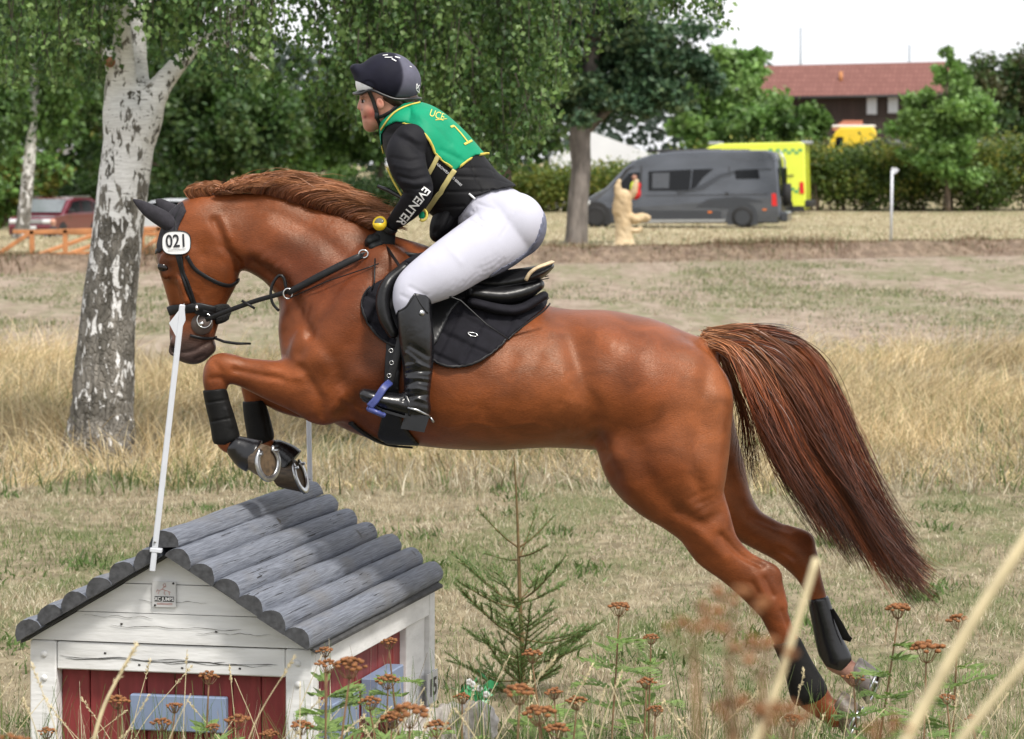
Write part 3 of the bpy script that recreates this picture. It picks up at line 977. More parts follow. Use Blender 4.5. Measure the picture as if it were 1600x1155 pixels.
def coat_material():
    m, nd, lk, b = new_mat('chestnut_coat')
    at = N(nd, 'ShaderNodeVertexColor'); at.layer_name = 'Col'
    tc = N(nd, 'ShaderNodeTexCoord')
    mp = N(nd, 'ShaderNodeMapping'); mp.inputs['Scale'].default_value = (1.0, 1.0, 1.6)
    mp.inputs['Rotation'].default_value = (0, R(25), 0)
    lk.new(tc.outputs['Object'], mp.inputs[0])
    n1 = N(nd, 'ShaderNodeTexNoise', Scale=7.0, Detail=5.0, Distortion=0.6)
    n2 = N(nd, 'ShaderNodeTexNoise', Scale=420.0, Detail=3.0)
    mp2 = N(nd, 'ShaderNodeMapping'); mp2.inputs['Scale'].default_value = (0.22, 1.0, 1.0)
    mp2.inputs['Rotation'].default_value = (0, R(28), 0)
    lk.new(tc.outputs['Object'], mp2.inputs[0])
    lk.new(mp.outputs[0], n1.inputs['Vector']); lk.new(mp2.outputs[0], n2.inputs['Vector'])
    r1 = N(nd, 'ShaderNodeMapRange'); r1.inputs['From Min'].default_value = .3; r1.inputs['From Max'].default_value = .7
    r1.inputs['To Min'].default_value = .66; r1.inputs['To Max'].default_value = 1.30
    r2 = N(nd, 'ShaderNodeMapRange'); r2.inputs['From Min'].default_value = .3; r2.inputs['From Max'].default_value = .7
    r2.inputs['To Min'].default_value = .82; r2.inputs['To Max'].default_value = 1.16
    lk.new(n1.outputs['Fac'], r1.inputs['Value']); lk.new(n2.outputs['Fac'], r2.inputs['Value'])
    mm = N(nd, 'ShaderNodeMath', _operation='MULTIPLY')
    lk.new(r1.outputs[0], mm.inputs[0]); lk.new(r2.outputs[0], mm.inputs[1])
    mx = N(nd, 'ShaderNodeMix', _data_type='RGBA', _blend_type='MULTIPLY'); mx.inputs['Factor'].default_value = 1
    lk.new(at.outputs['Color'], mx.inputs['A']); lk.new(mm.outputs[0], mx.inputs['B'])
    lk.new(mx.outputs['Result'], b.inputs['Base Color'])
    b.inputs['Roughness'].default_value = 0.34
    b.inputs['Specular IOR Level'].default_value = 0.32
    b.inputs['Specular Tint'].default_value = (1.0, .80, .65, 1)
    bp = N(nd, 'ShaderNodeBump', Strength=0.6, Distance=0.002)
    lk.new(n2.outputs['Fac'], bp.inputs['Height'])
    n3 = N(nd, 'ShaderNodeTexNoise', Scale=28.0, Detail=3.0)
    lk.new(mp.outputs[0], n3.inputs['Vector'])
    bp2 = N(nd, 'ShaderNodeBump', Strength=0.13, Distance=0.006)
    lk.new(n3.outputs['Fac'], bp2.inputs['Height']); lk.new(bp.outputs[0], bp2.inputs['Normal'])
    lk.new(bp2.outputs[0], b.inputs['Normal'])
    return m

horse = thing('horse', P(800, 1231, HD), 'chestnut horse in full leap over the log-roofed jump house', 'horse')
M_COAT = coat_material()
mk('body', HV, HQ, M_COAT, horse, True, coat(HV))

# eyes
M_EYE = mat('dark_eye', (.008, .005, .004), rough=.06, var=.2)
for s in (-1, 1):
    e = Field((-1.32, HD - .14, 1.80), (-1.20, HD + .14, 1.96), .004)
    c = P(254.5, 418, HD + s * .0775)
    e.ball(c, (.021, .013, .017), .004, rot=Matrix.Rotation(R(30), 3, 'Y'))
    V, Q = e.mesh(1)
    mk('eye', V, Q, M_EYE, horse)

# hooves with shoes: rings from the coronet to the ground surface
M_HOOF = mat('dark_horn', (.075, .052, .032), rough=.45, var=.45, scale=30, bump=.5, bscale=50, stretch=(1, 1, 4))
M_PALEHOOF = mat('grey_horn', (.13, .11, .10), rough=.45, var=.4, scale=30, bump=.4, bscale=50)
M_SOLE = mat('sole_horn', (.10, .065, .035), rough=.8, var=.5, scale=40, bump=.8, bscale=60)
M_STEEL = mat('worn_steel', (.50, .51, .52), rough=.32, var=.25, scale=60, metal=1.0, bump=.2, bscale=120)
def hoof(sole_c, normal, toe, length=.075, r=.062, shift=.030, top=.78, m=None, label=None):
    n = Vector(normal).normalized(); t = Vector(toe); t = (t - n * t.dot(n)).normalized(); b = n.cross(t)
    c = Vector(sole_c)
    def ring(k, z, sh):
        out = []
        for i in range(28):
            a = 2 * math.pi * i / 28
            x, y = math.cos(a), math.sin(a)
            rx = r * (1.08 if x > 0 else .92) * k; ry = r * (1.0 if x > 0 else .98 - .16 * x * x) * k
            out.append(c + t * (x * rx - sh) + b * (y * ry) + n * z)
        return out
    V = []; Fc = []
    lev = [(1.0, 0, 0), (1.0, -.004, .001), (.95, -length * .35, shift * .35), (.90, -length * .7, shift * .7), (top + .06, -length, shift), (top, -length * 1.12, shift * 1.1)]
    for k, z, sh in lev: V += ring(k, z, sh)
    for l in range(len(lev) - 1):
        for i in range(28):
            j = (i + 1) % 28
            Fc.append((l * 28 + i, l * 28 + j, (l + 1) * 28 + j, (l + 1) * 28 + i))
    V += [c - n * .010]
    for i in range(28): Fc.append((len(V) - 1, (i + 1) % 28, i))
    Fc.append(tuple(range((len(lev) - 1) * 28, len(lev) * 28))[::-1])
    h = mk('hoof', V, Fc, m or M_HOOF, horse)
    if label: h['label'] = label
    # shoe: open U of steel
    pts, nn = [], []
    for i in range(33):
        a = R(-142 + 284 * i / 32)
        x, y = math.cos(a), math.sin(a)
        rx = r * (1.0 if x > 0 else .88); ry = r * (.92 if x > 0 else .90 - .14 * x * x)
        pts.append(c + t * (x * rx) + b * (y * ry) + n * .001); nn.append(n)
    ribbon(pts, nn, .021, .009, 'horseshoe', M_STEEL, h)
    for i in (2, 30):
        q = pts[i] + n * .009
        MB().tube([q, q + n * .012], [.0065, .0050], 8).build('stud', M_STEEL, h)
    so = mk('sole', [tuple(c - n * .0005)] + [tuple(q - n * .0005 + (c - q) * .1) for q in ring(1, 0, 0)], [(0, i + 1, (i + 1) % 28 + 1) for i in range(28)], M_SOLE, h, False)
    return h
hoof(P(417, 721, HD - .20), (.80, -.58, .10), (.12, 0, -1), m=M_HOOF)
hoof(P(467, 742, HD + .13), (.90, -.22, .30), (.35, 0, -1), m=M_HOOF)
hoof(P(1334, 1126, HD - .155), (.86, -.30, -.42), (.40, -.1, -1), length=.07)
hoof(P(1364, 1071, HD + .135), (.80, -.30, -.30), (.3, 0, -1), length=.07, m=M_PALEHOOF, label='grey hoof of the far hind leg below a pale pastern')

# ---------------- hair
def strands(name, guides, n, col_fn, width, parent, mat_, seg=14, jitter=.012, clump=40, frizz=.004, seed=1, wtaper=.25, loose=.45, bias=1.0, uspread=.20, wave=0.0):
    """hair: every strand mixes neighbouring guide lines, clumped into locks"""
    rg = np.random.default_rng(seed)
    G = np.array([dense(g, .02)[np.linspace(0, len(dense(g, .02)) - 1, seg).astype(int)] for g in guides])   # (g,seg,3)
    ng = len(G)
    cl_u = rg.random(clump) ** bias * (ng - 1); cl_o = rg.normal(0, 1, (clump, 3)) * jitter * np.array([1, 1.6, 1]); cl_c = rg.random(clump)
    cl_l = .82 + .18 * rg.random(clump)
    cid = rg.integers(0, clump, n)
    u = np.clip(cl_u[cid] + rg.normal(0, uspread, n), 0, ng - 1.001)
    i0 = u.astype(int); t = (u - i0)[:, None, None]
    C = G[i0] * (1 - t) + G[np.minimum(i0 + 1, ng - 1)] * t
    s = np.linspace(0, 1, seg)
    # shorten
    ln = cl_l[cid] * (1 - .45 * rg.random(n) ** 2.5)
    idx = s[None, :] * ln[:, None] * (seg - 1)
    a = np.minimum(idx.astype(int), seg - 2); w = (idx - a)[:, :, None]
    C = np.take_along_axis(C, a[:, :, None].repeat(3, 2), 1) * (1 - w) + np.take_along_axis(C, (a + 1)[:, :, None].repeat(3, 2), 1) * w
    C = C + cl_o[cid][:, None, :] * (.25 + .75 * s[None, :, None]) * .9
    C = C + rg.normal(0, 1, (n, 1, 3)) * jitter * loose * (.4 + .6 * s[None, :, None])
    ph = rg.random((n, 1, 3)) * 6.28; fr = 3 + 5 * rg.random((n, 1, 3))
    C = C + np.sin(ph + fr * s[None, :, None]) * frizz * s[None, :, None]
    if wave:
        wp = rg.random((clump, 1, 3)) * 6.28; wf = 4 + 5 * rg.random((clump, 1, 1))
        C = C + (np.sin(wp + wf * s[None, :, None]) - np.sin(wp))[cid] * wave * s[None, :, None] * np.array([1, .7, .6])
    T = np.gradient(C, axis=1); T /= np.linalg.norm(T, axis=2, keepdims=True) + 1e-9
    q = rg.normal(0, 1, (n, 1, 3)) * np.array([.6, .5, .6]); q[:, :, :] += 0
    Wv = np.cross(T, q + np.array([0, 1.1, 0])); Wv /= np.linalg.norm(Wv, axis=2, keepdims=True) + 1e-9
    wd = width * (1 - (1 - wtaper) * s ** 2)[None, :, None] * (.6 + .8 * rg.random((n, 1, 1)))
    V = np.stack([C - Wv * wd / 2, C + Wv * wd / 2], 2).reshape(-1, 3)
    base = (np.arange(n)[:, None] * seg + np.arange(seg - 1)[None, :]) * 2
    Q = np.stack([base, base + 1, base + 3, base + 2], 2).reshape(-1, 4)
    colr = col_fn(np.broadcast_to(s, (n, seg)), (.55 * cl_c[cid] + .45 * rg.random(n))[:, None], C)
    colr = np.repeat(colr.reshape(-1, 3), 2, 0)
    return mk(name, V, Q, mat_, parent, True, colr)

def hair_mat(name):
    m, nd, lk, b = new_mat(name)
    at = N(nd, 'ShaderNodeVertexColor'); at.layer_name = 'Col'
    lk.new(at.outputs['Color'], b.inputs['Base Color'])
    b.inputs['Roughness'].default_value = .42
    b.inputs['Specular IOR Level'].default_value = .45
    return m
M_HAIR = hair_mat('horse_hair')
def lerp3(a, b, t): return np.array(a) * (1 - t[..., None]) + np.array(b) * t[..., None]

def tail_col(s, k, C):
    c = lerp3((.44, .19, .08), (.26, .068, .022), np.clip(s * 2.0, 0, 1))
    dk = lerp3((.15, .036, .013), (.020, .009, .007), np.clip((s - .30) * 1.6, 0, 1))
    t = np.clip((s - .22) * 1.7, 0, 1) * np.clip(1.0 - k * .75, 0, 1)
    c = c * (1 - t[..., None]) + dk * t[..., None]
    return c * (.22 + 1.35 * k[..., None] ** 1.3)
def tp_(pts, y): return [P(a, b, HD + y + dy) for (a, b, dy) in pts]
tail_guides = [
    tp_([(1100, 532, 0), (1128, 560, -.03), (1150, 640, -.04), (1160, 700, -.04), (1176, 760, -.02)], 0),
    tp_([(1100, 530, 0), (1140, 556, -.04), (1172, 630, -.06), (1200, 690, -.05), (1245, 770, -.03), (1280, 850, 0)], 0),
    tp_([(1102, 528, 0), (1150, 545, -.05), (1195, 620, -.07), (1235, 710, -.05), (1290, 800, -.02), (1345, 890, 0)], 0),
    tp_([(1102, 526, 0), (1160, 535, -.05), (1215, 600, -.07), (1262, 700, -.05), (1325, 810, -.02), (1385, 900, 0), (1412, 930, 0)], 0),
    tp_([(1104, 524, 0), (1170, 526, -.03), (1238, 580, -.05), (1284, 680, -.04), (1345, 800, -.01), (1404, 892, 0), (1450, 950, 0)], 0),
    tp_([(1104, 524, 0), (1175, 522, 0), (1248, 566, 0), (1300, 670, 0), (1352, 780, 0), (1415, 880, 0), (1472, 932, 0)], 0),
    tp_([(1104, 522, 0), (1180, 518, .03), (1256, 560, .04), (1308, 680, .04), (1362, 800, .03), (1428, 878, .02), (1500, 910, 0)], 0),
]
strands('tail', tail_guides, 6600, tail_col, .0027, horse, M_HAIR, seg=26, jitter=.030, clump=84, frizz=.016, seed=3, bias=.6, loose=.26, uspread=.11, wave=.020)
for gi, (pl, nn_, sd) in enumerate([([(1104, 524, 0), (1180, 514, 0), (1240, 524, 0), (1262, 536, 0)], 420, 5), ([(1106, 530, -.02), (1150, 530, -.04), (1200, 545, -.05), (1236, 580, -.06)], 500, 6)]):
    strands('tail', [tp_(pl, 0), tp_([(a + 4, b + 12, dy - .02) for a, b, dy in pl], 0)], nn_, tail_col, .0036, horse, M_HAIR, seg=12, jitter=.016, clump=24, frizz=.004, seed=sd)

strands('tail', [tp_([(1104, 526, 0), (1170, 560, -.06), (1215, 680, -.08), (1262, 790, -.05), (1300, 880, 0)], 0), tp_([(1104, 524, 0), (1190, 560, -.05), (1270, 690, -.05), (1330, 740, 0), (1420, 800, 0)], 0),
                 tp_([(1104, 524, 0), (1200, 540, 0), (1280, 640, 0), (1390, 860, 0), (1500, 890, .02)], 0)], 130, tail_col, .0022, horse, M_HAIR, seg=20, jitter=.05, clump=40, frizz=.03, seed=8)
def mane_col(s, k, C):
    c = lerp3((.11, .027, .009), (.40, .165, .070), np.clip(s * 1.3, 0, 1))
    return c * (.45 + .9 * k[..., None] ** 1.2)
mg = []
for (rx, ry, mx_, my_, ex, ey) in [(336, 303, 352, 290, 384, 289), (352, 300, 374, 280, 412, 282), (366, 299, 392, 274, 440, 281), (386, 299, 420, 270, 482, 277), (404, 301, 446, 268, 512, 282), (424, 305, 474, 272, 544, 290),
                                   (446, 311, 500, 281, 572, 303), (470, 318, 524, 291, 596, 314), (496, 327, 548, 301, 608, 322), (520, 336, 566, 314, 616, 328), (548, 344, 580, 326, 618, 336), (576, 354, 600, 340, 630, 352)]:
    my_ += 8; ey += 5
    mg.append([P(rx, ry, HD - .035), P(rx + 8, (ry + my_) / 2 - 3, HD - .045), P(mx_, my_, HD - .03), P((mx_ + ex) / 2, (my_ + ey) / 2 - 1, HD - .03), P(ex, ey, HD - .02)])
strands('mane', mg, 7000, mane_col, .0021, horse, M_HAIR, seg=16, jitter=.013, clump=70, frizz=.007, seed=11, loose=.22)
mg2 = [[p + Vector((0, .05, -.004)) for p in g] for g in mg]
strands('mane', mg2, 2200, mane_col, .0024, horse, M_HAIR, seg=10, jitter=.012, clump=50, frizz=.005, seed=12)
strands('mane', [[q + Vector((.02 * (j > 2), -.005, .012 * (j > 1))) for j, q in enumerate(g_)] for g_ in mg], 110, mane_col, .0018, horse, M_HAIR, seg=14, jitter=.020, clump=40, frizz=.016, seed=14)
fg = [[P(300, 312, HD - .02), P(292, 298, HD - .03), P(306, 290, HD - .03), P(326, 294, HD - .02), P(340, 302, HD)],
      [P(330, 306, HD - .02), P(322, 292, HD - .03), P(334, 288, HD - .02), P(352, 296, HD - .02), P(368, 298, HD)]]
strands('forelock', fg, 700, mane_col, .003, horse, M_HAIR, seg=10, jitter=.007, clump=24, frizz=.003, seed=13)
# ================================================================== RIDER
M_SKIN = mat('skin', (.56, .27, .185), rough=.5, var=.06, scale=25, bump=.15, bscale=200, vcol=True)
M_HAIRB = mat('dark_brown_hair', (.035, .018, .010), rough=.45, var=.4, scale=60, bump=.6, bscale=90, stretch=(.3, 1, 3))
M_WHITE = mat('white_breeches', (.47, .47, .545), rough=.8, var=.03, scale=12, bump=.25, bscale=260, spec=.25)
M_SEATGRIP = mat('grey_grip_seat', (.13, .14, .20), rough=.6, var=.3, scale=60)
M_BLACKCLOTH = mat('black_stretch_cloth', (.0075, .0075, .0105), rough=.7, var=.25, scale=14, bump=.3, bscale=300, spec=.22)
M_VEST = mat('black_vest_cloth', (.006, .006, .0075), rough=.65, var=.25, scale=18, bump=.3, bscale=200, spec=.22)
M_GREEN = mat('green_bib_cloth', (.0, .25, .125), rough=.6, var=.10, scale=9, bump=.3, bscale=120, spec=.25)
M_YELLOW = mat('yellow_binding', (.62, .50, .09), rough=.6, var=.08, scale=40)
M_PALEYEL = mat('pale_yellow_strap', (.47, .40, .16), rough=.65, var=.08, scale=40)
M_LEATHER = mat('black_boot_leather', (.006, .006, .0075), rough=.26, var=.3, scale=12, bump=.35, bscale=40, spec=.6, dist=.003)
M_GLOVE = mat('black_glove', (.008, .009, .0095), rough=.6, var=.3, scale=30, bump=.5, bscale=120, spec=.25)
M_SILK = mat('helmet_silk', (.02, .02, .03), rough=.75, var=.12, scale=30, bump=.3, bscale=300, vcol=True, spec=.2)
M_BLACKPL = mat('black_plastic', (.010, .010, .011), rough=.35, var=.2, scale=30)
M_WHITEPL = mat('white_plastic', (.75, .76, .77), rough=.35, var=.04, scale=20)
M_LETTER = mat('white_lettering', (.82, .82, .82), rough=.6, var=.03)
M_SHADE = mat('light_grey_lettering', (.55, .55, .57), rough=.6, var=.05)

RD = 11.5
def rs(cx, cy, r, dep, y=0.0, tp=0.0): return st(RD, cx, cy, r, dep, y, tp)
R_LO, R_HI = (-.62, RD - .52, 1.20), (.18, RD + .52, 2.68)

TORSO = [rs(796, 348, 48, .165), rs(768, 334, 50, .155), rs(738, 312, 50, .132), rs(706, 281, 54, .140), rs(676, 250, 56, .155), rs(652, 218, 46, .165), rs(634, 200, 30, .11)]
NECK = [rs(640, 204, 27, .07), rs(622, 186, 22, .055), rs(610, 172, 21, .052)]
def ARM(s):
    o = 0 if s < 0 else 1
    return [rs(641, 222, 29, .062, s * .165), rs(634, 241, 31, .058, s * .198), rs(641, 268, 27.5, .052, s * .222), rs(654, 296, 23, .047, s * .230),
            rs(643, 319, 20, .042, s * .205), rs(628, 336, 16, .036, s * .165), rs(614, 350, 11.5, .030, s * .125)]
def LEG(s):
    return [rs(800, 352, 50, .115, s * .095), rs(772, 374, 50, .105, s * .16), rs(735, 396, 46, .092, s * .235), rs(692, 424, 42, .080, s * .300), rs(652, 448, 33, .066, s * .335),
            rs(641, 466, 27, .060, s * .350)]
def SHIN(s):
    return [rs(646, 462, 26, .058, s * .350), rs(647, 492, 26, .056, s * .362), rs(651, 532, 25.5, .055, s * .366), rs(653, 571, 22, .047, s * .366), rs(652, 606, 19, .042, s * .368), rs(651, 632, 18, .040, s * .368)]
def FOOT(s):
    return [rs(655, 640, 17, .036, s * .368), rs(634, 634, 17, .040, s * .372), rs(604, 627, 13.5, .044, s * .380), rs(580, 620, 10.5, .042, s * .386), rs(569, 616, 8, .034, s * .388)]

def head(g):
    g.tube([rs(618, 128, 34, .070), rs(604, 130, 38, .074), rs(590, 134, 29, .066)], .02)
    g.tube([rs(600, 160, 28, .060), rs(590, 178, 21, .052), rs(582, 190, 14, .042)], .02)
    g.tube([rs(574, 150, 11, .050), rs(575, 170, 12, .046), rs(577, 186, 10, .036)], .015)
    g.ball(P(578, 198, RD), (.020, .022, .018), .016)                                             # chin
    g.tube([rs(565.5, 155, 3.5, .008), rs(562.8, 164, 4.0, .009), rs(561.8, 168.5, 3.6, .010)], .006)   # nose
    g.tube([rs(568, 171, 3.2, .015), rs(567, 172, 2.4, .013)], .005)
    g.tube([rs(570, 179, 3.0, .016), rs(569.2, 181, 2.2, .014)], .004)                            # upper lip
    g.tube([rs(571.5, 186, 3.0, .015), rs(572, 187, 2.5, .013)], .004)                            # lower lip
    for s in (-1, 1):
        g.ball(P(577, 172, RD + s * .040), (.020, .014, .020), .015)                              # cheek
        g.ball(P(567.5, 158, RD + s * .030), (.010, .013, .008), .006, carve=True)                # eye socket
        g.tube([rs(565, 151.5, 3, .018, s * .028), rs(570, 150, 3, .012, s * .046)], .008)        # brow
        g.ball(P(594, 162, RD + s * .073), (.014, .007, .022), .004, rot=Matrix.Rotation(R(-14), 3, 'Y'))   # ear
        g.ball(P(593.3, 161, RD + s * .080), (.007, .004, .013), .003, rot=Matrix.Rotation(R(-14), 3, 'Y'), carve=True)
    g.tube([rs(568.5, 183.6, .8, .018), rs(574, 183.0, .8, .024)], .002, carve=True)              # mouth line

def hand(g, s, grow=0.0):
    """closed fist round the reins: palm, four curled fingers of unequal length, thumb on top"""
    y = s * .100
    W = P(613, 351, RD + s * .122); Kn = P(588, 374, RD + y); 
    def q(px, py, dy): return P(602 + (px - 600) * 1.22, 366 + (py - 364) * 1.22, RD + s * (.100 + dy))
    g.tube([rs(612, 352, 10.5, .027, s * .120), rs(604, 363, 14, .028, s * .110), rs(599, 380, 18, .030, s * .103)], .008, grow=grow)
    L = [0.0, .0, .0, .0]
    for i in range(4):                        # index .. little finger, stacked downward along the fist
        kx, ky = 583 + i * 4.0, 372 + i * 7.5
        r = (.0112, .0116, .0112, .0098)[i] + grow
        ext = (1.0, 1.1, 1.02, .8)[i]
        a = q(kx + 6, ky - 3, .030); b = q(kx - 3 * ext, ky + 1, .034); c = q(kx - 5 * ext, ky + 5, .004); d = q(kx + 3, ky + 6, -.012); e = q(kx + 9 * ext, ky + 5, .000)
        g.chain([a, b, c, d, e], [r * 1.05, r, r * .95, r * .9, r * .8], .003)
    g.chain([q(600, 368, -.016), q(590, 366, -.024), q(581, 369, -.012), q(577, 373, .004)], [.0125 + grow, .0115 + grow, .0105 + grow, .0085 + grow], .005)

# --- body: one continuous figure
g = Field(R_LO, R_HI, .0065)
g.tube(TORSO, .03, grow=-.012)
g.tube(NECK, .02)
for s in (-1, 1):
    g.tube(ARM(s), .03, grow=-.010)
    g.tube(LEG(s), .03, grow=-.010)
    g.tube(SHIN(s), .02, grow=-.010)
    g.tube(FOOT(s), .015, grow=-.010)
    hand(g, s, -.002)
V, Q = g.mesh(3)
rider = thing('person', P(760, 420, RD), 'rider leaning forward over the chestnut horse in green bib, white breeches and black boots', 'person')
# the head is part of the same figure but needs a finer grid; it joins at the throat
gh = Field((-.62, RD - .10, 2.30), (-.30, RD + .10, 2.66), .0032)
head(gh)
gh.tube(NECK, .015)
Vh, Qh = gh.mesh(3)
def skin_col(V):
    X, Y = topx(V)
    c = np.tile(np.array([.47, .235, .165]), (len(V), 1))
    def b(x, y, r, col, a):
        nonlocal c
        m = (a * np.exp(-((X - x) ** 2 + (Y - y) ** 2) / r ** 2))[:, None]
        c = c * (1 - m) + np.array(col) * m
    b(582, 178, 10, (.55, .13, .10), .75); b(568, 183, 3, (.42, .10, .09), .8); b(594, 160, 6, (.58, .20, .14), .6); b(563, 168, 4, (.55, .20, .15), .4)
    b(567, 151.5, 3, (.12, .06, .04), .75); b(570.5, 183.2, 2.2, (.16, .03, .03), .95); b(565.5, 171.5, 1.6, (.12, .04, .03), .8); b(568.5, 156.6, 2.4, (.05, .025, .02), .7)  # brow and lash; shade of mouth crease and nostril put into the colour
    return c
n0 = len(V)
mk('body', np.vstack([V, Vh]), np.vstack([Q, Qh + n0]), M_SKIN, rider, True, skin_col(np.vstack([V, Vh])))
M_EYEW = mat('eye_white', (.75, .72, .70), rough=.2, var=.03)
for s in (-1, 1):
    g = Field((-.60, RD - .06, 2.42), (-.50, RD + .06, 2.50), .0022)
    g.ball(P(570.4, 158.6, RD + s * .030), (.0105, .0105, .0075), .002); V, Q = g.mesh(1)
    ey = mk('eye', V, Q, M_EYEW, rider)
    g = Field((-.60, RD - .06, 2.42), (-.50, RD + .06, 2.50), .0018)
    g.ball(P(567.0, 158.8, RD + s * .033), (.0055, .0075, .0060), .001); V, Q = g.mesh(1)
    mk('iris', V, Q, M_EYE, ey)

# --- hair under the helmet and at the nape
g = Field((-.62, RD - .12, 2.36), (-.24, RD + .12, 2.68), .004)
g.tube([rs(607, 150, 17, .074), rs(620, 153, 20, .072), rs(637, 158, 17, .058), rs(645, 160, 12, .045)], .015)
V, Q = g.mesh(3)
V = sculpt(V, Q, [([(605 + i * 3, 148), (640, 160 + i * 3)], 1.2, -.003) for i in range(-3, 8)], RD)
mk('hair', V, Q, M_HAIRB, rider)

# --- helmet
def helmet_shape(grow=0):
    g = Field((-.64, RD - .16, 2.38), (-.26, RD + .16, 2.70), .0038)
    g.tube([rs(622, 128, 36, .098), rs(606, 124, 42, .105), rs(590, 128, 36, .098), rs(584, 132, 28, .09)], .02, grow=grow)
    return g
hm = helmet_shape()
hm.clip_poly([(520, 60), (690, 60), (690, 149), (656, 152), (618, 153), (600, 147), (582, 138), (556, 126), (520, 110)], RD)
# the knitted peak of the silk
hm.tube([rs(572, 118, 14, .065), rs(563, 113, 12, .058), rs(556, 108, 8.5, .050), rs(552.5, 107, 6, .042)], .016)
V, Q = hm.mesh(3)
X, Y = topx(V)
grey = (X - (626 + 7 * np.sin((Y - 82) / 70 * math.pi))) > 0
edge = 1 / (1 + np.exp(-(X - (630 - ((Y - 118) / 34) ** 2 * 12)) / .7))
col = np.array([.0085, .0085, .018])[None] * (1 - edge[:, None]) + np.array([.10, .10, .135])[None] * edge[:, None]
helmet = mk('helmet', V, Q, M_SILK, rider, True, col)
HLM = bvh_of(V, Q)
hb = helmet_shape(-.004)
hb.clip_poly([(520, 108), (556, 124), (584, 137), (584, 141), (573, 143), (540, 146), (520, 146)], RD)
V, Q = hb.mesh(2)
mk('white_front_shell', V, Q, M_WHITEPL, helmet)
rim = MB()
rp = [(553, 146, .0), (556, 147, .045), (566, 146, .078), (580, 141, .096), (600, 149, .104), (618, 155, .104), (640, 155, .088), (654, 154, .045), (657, 154, .0)]
ring3 = [P(a, b, RD - y) for a, b, y in rp] + [P(a, b, RD + y) for a, b, y in rp[-2:0:-1]]
rim.tube(catmull(np.array([p[:] for p in ring3]), 4).tolist(), .0052, 8, closed=False)
rim.build('rim', M_BLACKPL, helmet, True)
g = Field((-.66, RD - .12, 2.40), (-.48, RD + .12, 2.56), .003)
g.tube([rs(576, 141, 6, .075), rs(562, 144.5, 3.6, .06), rs(554, 146.5, 2.2, .04)], .008)
V, Q = g.mesh(2); mk('visor', V, Q, M_BLACKPL, helmet)
# silver dashes and emblem on the silk
for pl, w in (([(598, 87), (606, 86)], .005), ([(601, 90), (613, 90)], .004), ([(612, 92), (619, 96)], .005), ([(617, 89), (625, 91)], .006), ([(640, 104), (643, 105)], .004)):
    strap(HLM, pl, w, .0012, 'silver_print', M_LETTER, helmet, lift=.0006, step=2)
for pl in ([(651, 131), (654, 138)], [(650, 140), (655, 133)], [(654, 138), (655, 144)], [(651, 131), (650, 140), (655, 145)]):
    strap(HLM, pl, .0035, .0012, 'emblem', M_LETTER, helmet, lift=.0006, step=2)
g = Field((-.30, RD - .16, 2.40), (-.28, RD + .16, 2.48), .004)
# chin straps
fig = bvh_of(Vh, Qh)
strap(fig, [(577, 142), (584, 158), (589, 176), (590, 187)], .014, .003, 'chin_strap', M_BLACKPL, helmet, lift=.003, mirror=RD)
strap(fig, [(590, 183), (600, 180), (614, 172), (626, 158)], .013, .003, 'chin_strap', M_BLACKPL, helmet, lift=.004, mirror=RD)
strap(fig, [(589, 184), (594, 196), (592, 204)], .012, .003, 'chin_strap', M_BLACKPL, helmet, lift=.003, mirror=RD)
l, n, _, _ = hit(fig, 589, 180)
MB().box(l + n * .006, (.016, .010, .026), bevel=.003).build('buckle', M_BLACKPL, helmet, True)

# --- long-sleeved black shirt
g = Field(R_LO, R_HI, .0058)
g.tube(TORSO[1:], .03, grow=-.003)
for s in (-1, 1): g.tube(ARM(s), .03)
g.clip_poly([(540, 170), (640, 178), (700, 160), (860, 260), (860, 380), (700, 400), (610, 366), (606, 344), (598, 330), (560, 300)], RD)
V, Q = g.mesh(3)
fold = [([(612, 246), (640, 252), (668, 246)], 3, -.003), ([(616, 258), (642, 264), (668, 258)], 3, .003), ([(622, 275), (645, 281), (668, 276)], 2.5, -.0045), ([(628, 284), (650, 288), (672, 284)], 2.5, .004),
        ([(632, 294), (650, 296), (674, 292)], 2.2, -.005), ([(636, 304), (655, 308), (676, 302)], 2.4, .003), ([(620, 212), (640, 222), (658, 240)], 4, -.004), ([(630, 205), (655, 222)], 4, .003)]
V = sculpt(V, Q, fold, RD)
shirt = mk('shirt', V, Q, M_BLACKCLOTH, rider)
SHB = bvh_of(V, Q)
V2, Fc = text_mesh('EVENTER', 19, (646, 322), R(-52) + math.pi, bold=.018, stretch=.92)
print_on(SHB, V2, Fc, 'sleeve_lettering', M_LETTER, shirt, lift=.0025, maxlen=3)

# --- body protector (black) with green bib over it
g = Field(R_LO, R_HI, .0058)
g.tube(TORSO[1:], .03, grow=.020)
g.clip_poly([(560, 150), (720, 140), (830, 262), (806, 291), (770, 297), (742, 308), (716, 340), (700, 362), (690, 372), (650, 352), (600, 300)], RD)
VESTF = g.clone()
V, Q = g.mesh(3)
seams = [([(700, 275), (770, 278), (806, 290)], 1.6, -.005), ([(712, 262), (760, 262), (800, 282)], 1.6, -.004), ([(690, 300), (735, 300), (772, 297)], 1.6, -.005), ([(735, 255), (752, 300)], 1.6, -.004),
         ([(765, 252), (780, 292)], 1.6, -.004), ([(685, 325), (725, 322)], 1.8, -.006), ([(670, 345), (708, 350)], 2, -.006)]
V = sculpt(V, Q, seams, RD)
vest = mk('body_protector', V, Q, M_VEST, rider)
VB = bvh_of(V, Q)
g = Field(R_LO, R_HI, .0050)
g.tube(TORSO[2:], .03, grow=.027)
